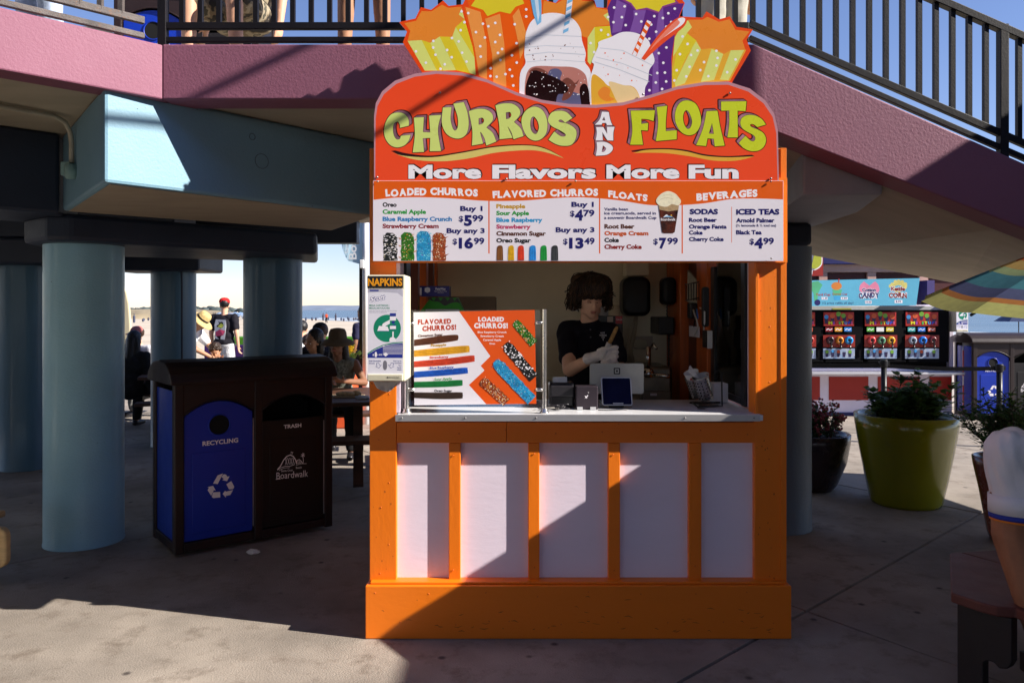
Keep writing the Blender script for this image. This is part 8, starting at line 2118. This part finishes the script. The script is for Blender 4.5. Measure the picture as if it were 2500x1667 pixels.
# ---------------------------------------------------------------- potted plants
def leaf(mb, p, d, s, rr):
    d = d.normalized(); a = d.cross(Vector((0, 0, 1)))
    if a.length < 0.1: a = Vector((1, 0, 0))
    a = (a.normalized()+Vector((rr.uniform(-.4, .4), rr.uniform(-.4, .4), rr.uniform(-.4, .4)))*0.6).normalized()
    n = a.cross(d).normalized()
    w = s*0.36
    q = [p, p+d*s*0.3+a*w+n*s*0.05, p+d*s*0.68+a*w*0.8, p+d*s-n*s*0.10, p+d*s*0.68-a*w*0.8, p+d*s*0.3-a*w+n*s*0.05, p+d*s*0.5-n*s*0.04]
    mb.add(q, [(0, 1, 6), (1, 2, 6), (2, 3, 6), (3, 4, 6), (4, 5, 6), (5, 0, 6)])
def shrub(t, z0, rad, stems, lm, sz, seed, per=16, flm=None, spread=0.5, fsz=0.02, nfl=0, top_only=False):
    rr = random.Random(seed); ml, ms, mf = MB(), MB(), MB()
    for (h, dirx, diry) in stems:
        p = Vector((rr.uniform(-0.5, 0.5)*rad, rr.uniform(-0.5, 0.5)*rad, z0)); d = Vector((dirx, diry, 1)).normalized(); pts = [p.copy()]
        seg = 6
        for k in range(seg):
            d = (d+Vector((rr.uniform(-.18, .18), rr.uniform(-.18, .18), rr.uniform(-.05, .1)))).normalized(); p = p+d*h/seg; pts.append(p.copy())
            for j in range(per//seg+ (3 if k > 1 else 1)):
                a = rr.uniform(0, 6.28); ld = Vector((math.cos(a), math.sin(a), rr.uniform(-0.1, 0.8)))
                b = p+ld*rr.uniform(0.0, spread*0.18)-d*rr.uniform(0, h/seg)
                leaf(ml, b, ld, sz*rr.uniform(0.6, 1.25), rr)
            if k > 0 and rr.random() < 0.8:
                a = rr.uniform(0, 6.28); tw = Vector((math.cos(a), math.sin(a), 0.6)).normalized(); e = p+tw*h*0.22
                ms.tube([p, e], [0.004, 0.002], 5)
                for j in range(7):
                    a = rr.uniform(0, 6.28); leaf(ml, p.lerp(e, rr.uniform(0.3, 1)), Vector((math.cos(a), math.sin(a), rr.uniform(0, 0.9))), sz*rr.uniform(0.6, 1.1), rr)
                if flm and rr.random() < 0.7:
                    for j in range(8): mf.ell(e+Vector((rr.uniform(-1, 1), rr.uniform(-1, 1), rr.uniform(-1, 2)))*0.02, fsz*rr.uniform(0.5, 1), seg=5, rings=4)
        for j in range(8):
            a = rr.uniform(0, 6.28); leaf(ml, p, Vector((math.cos(a), math.sin(a), rr.uniform(0.1, 1.2))), sz*rr.uniform(0.7, 1.2), rr)
        if flm:
            for j in range(nfl): mf.ell(p+Vector((rr.uniform(-1, 1)*0.02, rr.uniform(-1, 1)*0.02, rr.uniform(-2.5, 1.5)*0.035)), fsz*rr.uniform(0.5, 1.1), seg=5, rings=4)
        ms.tube(pts, [0.007-0.0008*i for i in range(len(pts))], 6)
    ms.build("stems", mat("stem bark", (0.06, 0.05, 0.03), 0.8), t, smooth=True, world_co=False)["kind"] = "stuff"
    ml.build("foliage", lm, t, world_co=False, fixn=False)["kind"] = "stuff"
    if flm: mf.build("flowers", flm, t, smooth=True, world_co=False)["kind"] = "stuff"
def pot(label, px, Y, prof, m_, tilt=0.0):
    x = (px-CX)*Y/F
    t = thing("potted_plant", label, "potted plant", (x, Y, 0))
    mb = MB(); ztop = prof[-1][1]; rt = prof[-1][0]
    mb.lathe([(0, 0.0)]+prof+[(rt-0.012, ztop+0.006), (rt-0.035, ztop-0.004), (rt-0.04, ztop-0.05)], seg=56); o = mb.build("pot", m_, t, smooth=True, world_co=False)
    mb = MB(); mb.lathe([(0, ztop-0.03), (rt-0.04, ztop-0.05)], seg=32); mb.build("soil", mat("potting soil", (0.04, 0.03, 0.02), 0.95, bump=0.8), t, world_co=False)
    return t, ztop, rt
M_pgr = mat("olive lime glaze", rgb(126, 126, 8), 0.22, var=0.07, vs=1.5, coat=0.4)
Yg = 6.4
t, z_, r_ = pot("tall lime green pot with a leafy shrub on the right paving", 2211, Yg, [(0.262, 0.0), (0.275, 0.03), (0.315, 0.22), (0.352, 0.42), (0.385, 0.62), (0.398, 0.735)], M_pgr)
rr = random.Random(12)
stems = [(rr.uniform(0.20, 0.36), rr.uniform(-1.8, 1.8), rr.uniform(-0.9, 0.9)) for _ in range(26)]+[(0.42, 0.02, 0.0), (0.36, 0.1, 0), (0.28, -0.9, 0), (0.28, 1.0, 0.0)]
shrub(t, z_-0.05, 0.30, stems, LF1, 0.062, 3, per=30)
shrub(t, z_-0.05, 0.36, [(rr.uniform(0.10, 0.2), rr.uniform(-1.5, 1.5), rr.uniform(-1, 1)) for _ in range(26)], LF2, 0.055, 5, per=20)
M_pdk = mat("dark plum glaze", (0.035, 0.018, 0.022), 0.25, coat=0.4)
t, z_, r_ = pot("dark plum pot with pink flower spikes behind the grey blue column", 1985, 6.9, [(0.16, 0.0), (0.20, 0.05), (0.28, 0.25), (0.31, 0.42), (0.315, 0.50)], M_pdk)
shrub(t, z_-0.05, 0.26, [(rr.uniform(0.16, 0.34), rr.uniform(-1.0, 1.0), rr.uniform(-0.8, 0.8)) for _ in range(30)], LF1, 0.034, 8, per=18, flm=FLP, nfl=14, fsz=0.013)
M_pru = mat("rust brown glaze", (0.20, 0.055, 0.03), 0.25, coat=0.3)
t, z_, r_ = pot("rust brown pot with a dense small leaved shrub at the right edge", 2466, 5.35, [(0.12, 0.0), (0.14, 0.06), (0.19, 0.35), (0.225, 0.52), (0.232, 0.575)], M_pru)
shrub(t, z_-0.03, 0.20, [(rr.uniform(0.25, 0.50), rr.uniform(-1.0, 0.9), rr.uniform(-0.8, 0.8)) for _ in range(44)], LF1, 0.034, 10, per=70)

# ---------------------------------------------------------------- striped parasol
t = thing("parasol", "rainbow striped parasol reaching in from the right edge", "parasol", (2.78, 3.5, 0))
A = Vector((2.78, 3.5, 2.0)); A0 = Vector((5.0, 6.3, 2.33))
cor = [Vector((3.47, 6.5, 1.693)), Vector((3.36, 5.62, 1.60)), Vector((3.86, 4.78, 1.56)), Vector((4.9, 4.55, 1.56)), Vector((5.95, 5.0, 1.66)), Vector((6.5, 6.0, 1.72)), Vector((6.2, 7.3, 1.80)), Vector((5.1, 8.0, 1.82)), Vector((4.1, 7.6, 1.76))]
cor = [A+(c-A0)*0.5625 for c in cor]
bands = [(1.0, 0.90, rgb(206, 206, 120)), (0.90, 0.86, rgb(200, 130, 60)), (0.86, 0.77, rgb(84, 92, 130)), (0.77, 0.64, rgb(70, 140, 150)), (0.64, 0.58, rgb(170, 190, 130)), (0.58, 0.50, rgb(206, 170, 90)), (0.50, 0.44, rgb(200, 100, 30)), (0.44, 0.34, rgb(50, 50, 110)), (0.34, 0.24, rgb(30, 130, 150)), (0.24, 0.0, rgb(190, 190, 80))]
for i in range(len(cor)):
    a, b = cor[i], cor[(i+1) % len(cor)]
    bm_ = MB()
    N1 = 8
    mats_ = [mat("parasol band %d" % k, bd[2], 0.8, transl=0.55, var=0.1, vs=30, bump=0.1, bs=200) for k, bd in enumerate(bands)]
    for k, (s0, s1_, c_) in enumerate(bands):
        bm_.cur = k
        def pt(s, u):
            e = a.lerp(b, u); p = A.lerp(e, s); p = p.copy()
            p.z += 0.04*s*(1-s)-0.015*math.sin(math.pi*u)*s; 
            return p
        V = []; fs = []
        for j in range(N1+1):
            for s in (s0, (s0+s1_)/2, s1_): V.append(pt(s, j/N1))
        for j in range(N1):
            for q in range(2): fs.append((j*3+q, (j+1)*3+q, (j+1)*3+q+1, j*3+q+1))
        bm_.add(V, fs)
    bm_.cur = 0
    o = bm_.build("canopy_panel", mats_, t, smooth=True)
for c_ in cor:
    MB().tube([A.lerp(c_, 0.02), A.lerp(c_, 0.5)+Vector((0, 0, 0.004)), c_-Vector((0, 0, 0.01))], 0.006, 6).build("rib", M_blk, t, smooth=True)
MB().tube([(2.78, 3.5, 0), (2.78, 3.5, 2.06)], 0.02, 12).build("pole", M_alu, t, smooth=True)
mb = MB(); mb.lathe([(0, 0), (0.28, 0), (0.28, 0.06), (0.05, 0.09), (0, 0.09)], (2.78, 3.5, 0.002), 28); mb.build("base", M_blk, t)
# beach umbrella on the sand at the right
t = thing("beach_umbrella", "small dark blue beach umbrella on the sand at the right", "umbrella", (W(2487, 0, 34).x, 34, -0.5))
mb = MB(); mb.lathe([(0.95, 1.6), (0.6, 1.85), (0.2, 2.0), (0, 2.03)], seg=10); mb.build("canopy", mat("navy canopy", (0.06, 0.08, 0.16), 0.7), t, world_co=False)
mb = MB(); mb.tube([(0, 0, 0), (0, 0, 2.0)], 0.02, 6); mb.build("pole", M_blk, t, world_co=False)
t = thing("tent", "small white beach tent beyond the low wall", "tent", (W(2365, 0, 26).x, 26, -0.5))
mb = MB(); mb.add([(-0.5, -0.4, 0.5), (0.8, -0.4, 0.5), (0.8, 0.8, 0.5), (-0.5, 0.8, 0.5), (0.0, 0.1, 1.15)], [(0, 1, 4), (1, 2, 4), (2, 3, 4), (3, 0, 4)]); mb.build("canopy", mat("white canopy", (0.7, 0.7, 0.7), 0.8), t, world_co=False)
for i, px in enumerate((2477, 2497)):
    person(("dark haired bather sitting on the sand under the navy umbrella", "second bather sitting on the sand right of the navy umbrella")[i], (W(px, 0, 28).x, 28, -0.5), R(20*i), 1.6, pose='sit', skin=SK_T, shirt=cloth("black tee", (0.014, 0.013, 0.018)), pants=cloth("dark shorts", (0.02, 0.02, 0.03)), shorts=True, hair=HR_K, voxel=0.02)

# ================================================================== FOREGROUND RIGHT: BENCH AND SEATED PERSON
M_bench = mat("red brown bench board", rgb(100, 52, 44), 0.45, var=0.14, vs=5, bump=0.2, bs=120, speck=0.6, speck_scale=18, speck_col=(0.03, 0.01, 0.01))
M_bleg = mat("near black bench leg", (0.020, 0.014, 0.014), 0.5, var=0.2, bump=0.1)
bn = thing("picnic_bench", "red brown picnic bench with dark legs at the lower right corner", "bench", (2.1, 3.3, 0))
zb_ = 0.45
def gp(px, py, z):
    Y = (EYE-z)*F/(py-HY); return ((px-CX)*Y/F, Y)
top = [gp(2319, 1349, zb_), gp(2341, 1346, zb_), gp(2456, 1378, zb_), gp(2600, 1440, zb_), gp(2640, 1560, zb_), gp(2480, 1484, zb_), gp(2433, 1480, zb_), gp(2395, 1470, zb_), gp(2322, 1446, zb_)]
mb = MB(); mb.prism(top[::-1], zb_-0.04, zb_); mb.build("seat_board", M_bench, bn, bevel=0.006)
top2 = [gp(2345, 1344, zb_), gp(2440, 1338, zb_), gp(2640, 1370, zb_), gp(2640, 1436, zb_), gp(2458, 1376, zb_)]
mb = MB(); mb.prism(top2[::-1], zb_-0.045, zb_-0.006); mb.build("seat_board", M_bench, bn, bevel=0.006)
p0, p1 = Vector(gp(2330, 1447, zb_)), Vector(gp(2440, 1480, zb_))
d_ = (p1-p0).normalized(); nn = Vector((-d_.y, d_.x))
def bp_(s, z, o=0.0): q = p0+d_*s+nn*(0.02+o); return (q.x, q.y, z)
wleg = (p1-p0).length
prof = [(0.0, 0.0), (0.10, 0.0), (0.10, 0.20), (0.118, 0.215), (0.14, 0.215), (0.16, 0.20), (0.19, 0.21), (0.205, 0.24), (0.205, 0.409), (0.0, 0.409)]
mb = MB(); V = [bp_(s, z) for s, z in prof]+[bp_(s, z, 0.05) for s, z in prof]; n = len(prof)
mb.add(V, [tuple(range(n)), tuple(range(n, 2*n))]+[(i, (i+1) % n, n+(i+1) % n, n+i) for i in range(n)]); mb.build("leg", M_bleg, bn, bevel=0.005)
mb = MB(); mb.box((2.12, 3.15, 0.10), (2.9, 3.22, 0.18)); mb.box((2.26, 3.2, 0.0), (2.36, 3.3, 0.40)); mb.box((2.75, 3.3, 0.0), (2.85, 3.4, 0.40)); mb.build("brace", M_bleg, bn, bevel=0.005)
# person: seated, white jersey, left arm towards the booth
fp_ = thing("person", "person in a white jersey with blue and orange sleeve hem seated at the right edge", "person", (2.3, 3.12, 0))
jers = cloth("white jersey", (0.78, 0.77, 0.80), var=0.03, bs=14, bump=0.5)
c0 = Vector((2.30, 3.12, 0))
sh_, el_, wr_ = Vector((2.005, 3.08, 1.03)), Vector((2.000, 3.06, 0.70)), Vector((2.045, 2.98, 0.36))
mb = MB()
mb.ell(c0+Vector((0, 0, 0.90)), (0.20, 0.14, 0.24)); mb.ell(c0+Vector((0, 0, 0.68)), (0.20, 0.15, 0.22)); mb.ell(c0+Vector((0, 0, 0.55)), (0.20, 0.16, 0.11))
mb.cap(c0+Vector((-0.14, 0, 1.05)), c0+Vector((0.16, 0, 1.05)), 0.08, 0.08); mb.cap(c0+Vector((0.02, 0, 1.05)), c0+Vector((0.04, -0.04, 1.20)), 0.065, 0.06)
hcf = c0+Vector((0.10, -0.08, 1.32)); head_prims(mb, hcf, Matrix.Rotation(R(200), 3, 'Z'), 1.05)
mb.cap(sh_, el_, 0.084, 0.084); mb.cap(el_, wr_, 0.082, 0.056); hand_prims(mb, wr_, wr_-el_, Vector((0, 0, 1)), 1.05, 0.5)
shr, elr, wrr = Vector((2.50, 3.02, 1.03)), Vector((2.62, 2.88, 0.76)), Vector((2.48, 2.70, 0.62))
mb.cap(shr, elr, 0.07, 0.056); mb.cap(elr, wrr, 0.054, 0.032); hand_prims(mb, wrr, wrr-elr, Vector((0, 0, 1)), 1.05, 0.5)
for sx in (-0.12, 0.12):
    mb.cap(c0+Vector((sx, 0, 0.53)), c0+Vector((sx*1.2, -0.42, 0.53)), 0.095, 0.07); mb.cap(c0+Vector((sx*1.2, -0.42, 0.52)), c0+Vector((sx*1.2, -0.40, 0.10)), 0.065, 0.045); mb.cap(c0+Vector((sx*1.2, -0.38, 0.06)), c0+Vector((sx*1.2, -0.56, 0.05)), 0.045, 0.035)
blob("body", mb, 0.009, mat("ruddy skin", (0.36, 0.15, 0.075), 0.55, var=0.15, vs=9, bump=0.25, bs=160), fp_, smooth=4)
mb = MB()
mb.ell(c0+Vector((0.03, 0, 0.90)), (0.225, 0.165, 0.26)); mb.ell(c0+Vector((0.02, 0, 0.68)), (0.235, 0.18, 0.24)); mb.ell(c0+Vector((0, 0, 0.52)), (0.255, 0.19, 0.17))
mb.cap(c0+Vector((-0.14, 0, 1.03)), c0+Vector((0.18, 0, 1.03)), 0.10, 0.10)
she = Vector((2.022, 3.07, 0.865)); mb.cap(sh_, she, 0.105, 0.112)
she2 = shr.lerp(elr, 0.62); mb.cap(shr, she2, 0.10, 0.10)
jo = blob("jersey", mb, 0.009, jers, fp_, smooth=4, disp=(0.014, 7))
fl_ = []; ns = [v.normal.copy() for v in jo.data.vertices]
for v, n_ in zip([q.co.copy() for q in jo.data.vertices], ns):     # hanging cloth folds
    w_ = noise.noise(Vector((v.x*26+v.z*5, v.y*26-v.z*7, v.z*4)))
    fl_.extend(v+n_*0.009*abs(w_)**0.7*(1 if w_ > 0 else -1))
jo.data.vertices.foreach_set("co", fl_)
# cut sleeve flat with hem bands
def band(z0, z1, r, m_, nm):
    cc = sh_.lerp(she, (sh_.z-(z0+z1)/2)/(sh_.z-she.z)); mb = MB(); ax = (el_-sh_).normalized(); Mr = (-ax).to_track_quat('Z', 'Y').to_matrix()
    mb.lathe([(r, (z0-z1)/2), (r*1.004, 0), (r*0.995, (z1-z0)/2)], cc, 36, Mr); o = mb.build(nm, m_, fp_, smooth=True); o.modifiers.new("s", 'SOLIDIFY').thickness = 0.004
band(0.792, 0.865, 0.1125, jers, "sleeve_hem"); band(0.772, 0.792, 0.115, mat("royal blue trim", (0.02, 0.04, 0.35), 0.7), "blue_trim"); band(0.763, 0.772, 0.1145, mat("orange trim", (0.75, 0.22, 0.02), 0.7), "orange_trim")
mb = MB(); mb.add([Vector((1.975, 2.985, 1.04))+Vector(v) for k in (0,) for v in ((0.02, -0.02, 0.035), (0.06, -0.035, 0.06), (0.10, -0.04, 0.055), (0.06, -0.03, 0.02))], [(0, 1, 2, 3)]); mb.build("sleeve_patch", mat("royal blue trim", (0.02, 0.04, 0.35)), fp_)
mb = MB()
for sx in (-0.12, 0.12): mb.cap(c0+Vector((sx, 0, 0.53)), c0+Vector((sx*1.2, -0.42, 0.53)), 0.112, 0.09); mb.cap(c0+Vector((sx*1.2, -0.42, 0.52)), c0+Vector((sx*1.2, -0.40, 0.13)), 0.085, 0.068)
mb.ell(c0+Vector((0, 0, 0.53)), (0.225, 0.17, 0.11)); blob("trousers", mb, 0.011, cloth("sage grey trousers", (0.30, 0.30, 0.25)), fp_, smooth=3, disp=(0.01, 12))
mb = MB()
for sx in (-0.12, 0.12): mb.cap(c0+Vector((sx*1.2, -0.36, 0.055)), c0+Vector((sx*1.2, -0.58, 0.05)), 0.05, 0.042)
blob("shoes", mb, 0.012, mat("white shoe", (0.7, 0.7, 0.72)), fp_, smooth=2)
mb = MB(); mb.ell(hcf+Vector((0, 0.03, 0.045)), (0.092, 0.102, 0.10)); blob("hair", mb, 0.01, HR_B, fp_, smooth=1, disp=(0.006, 60))
bpy.data.scenes.remove(WORK)
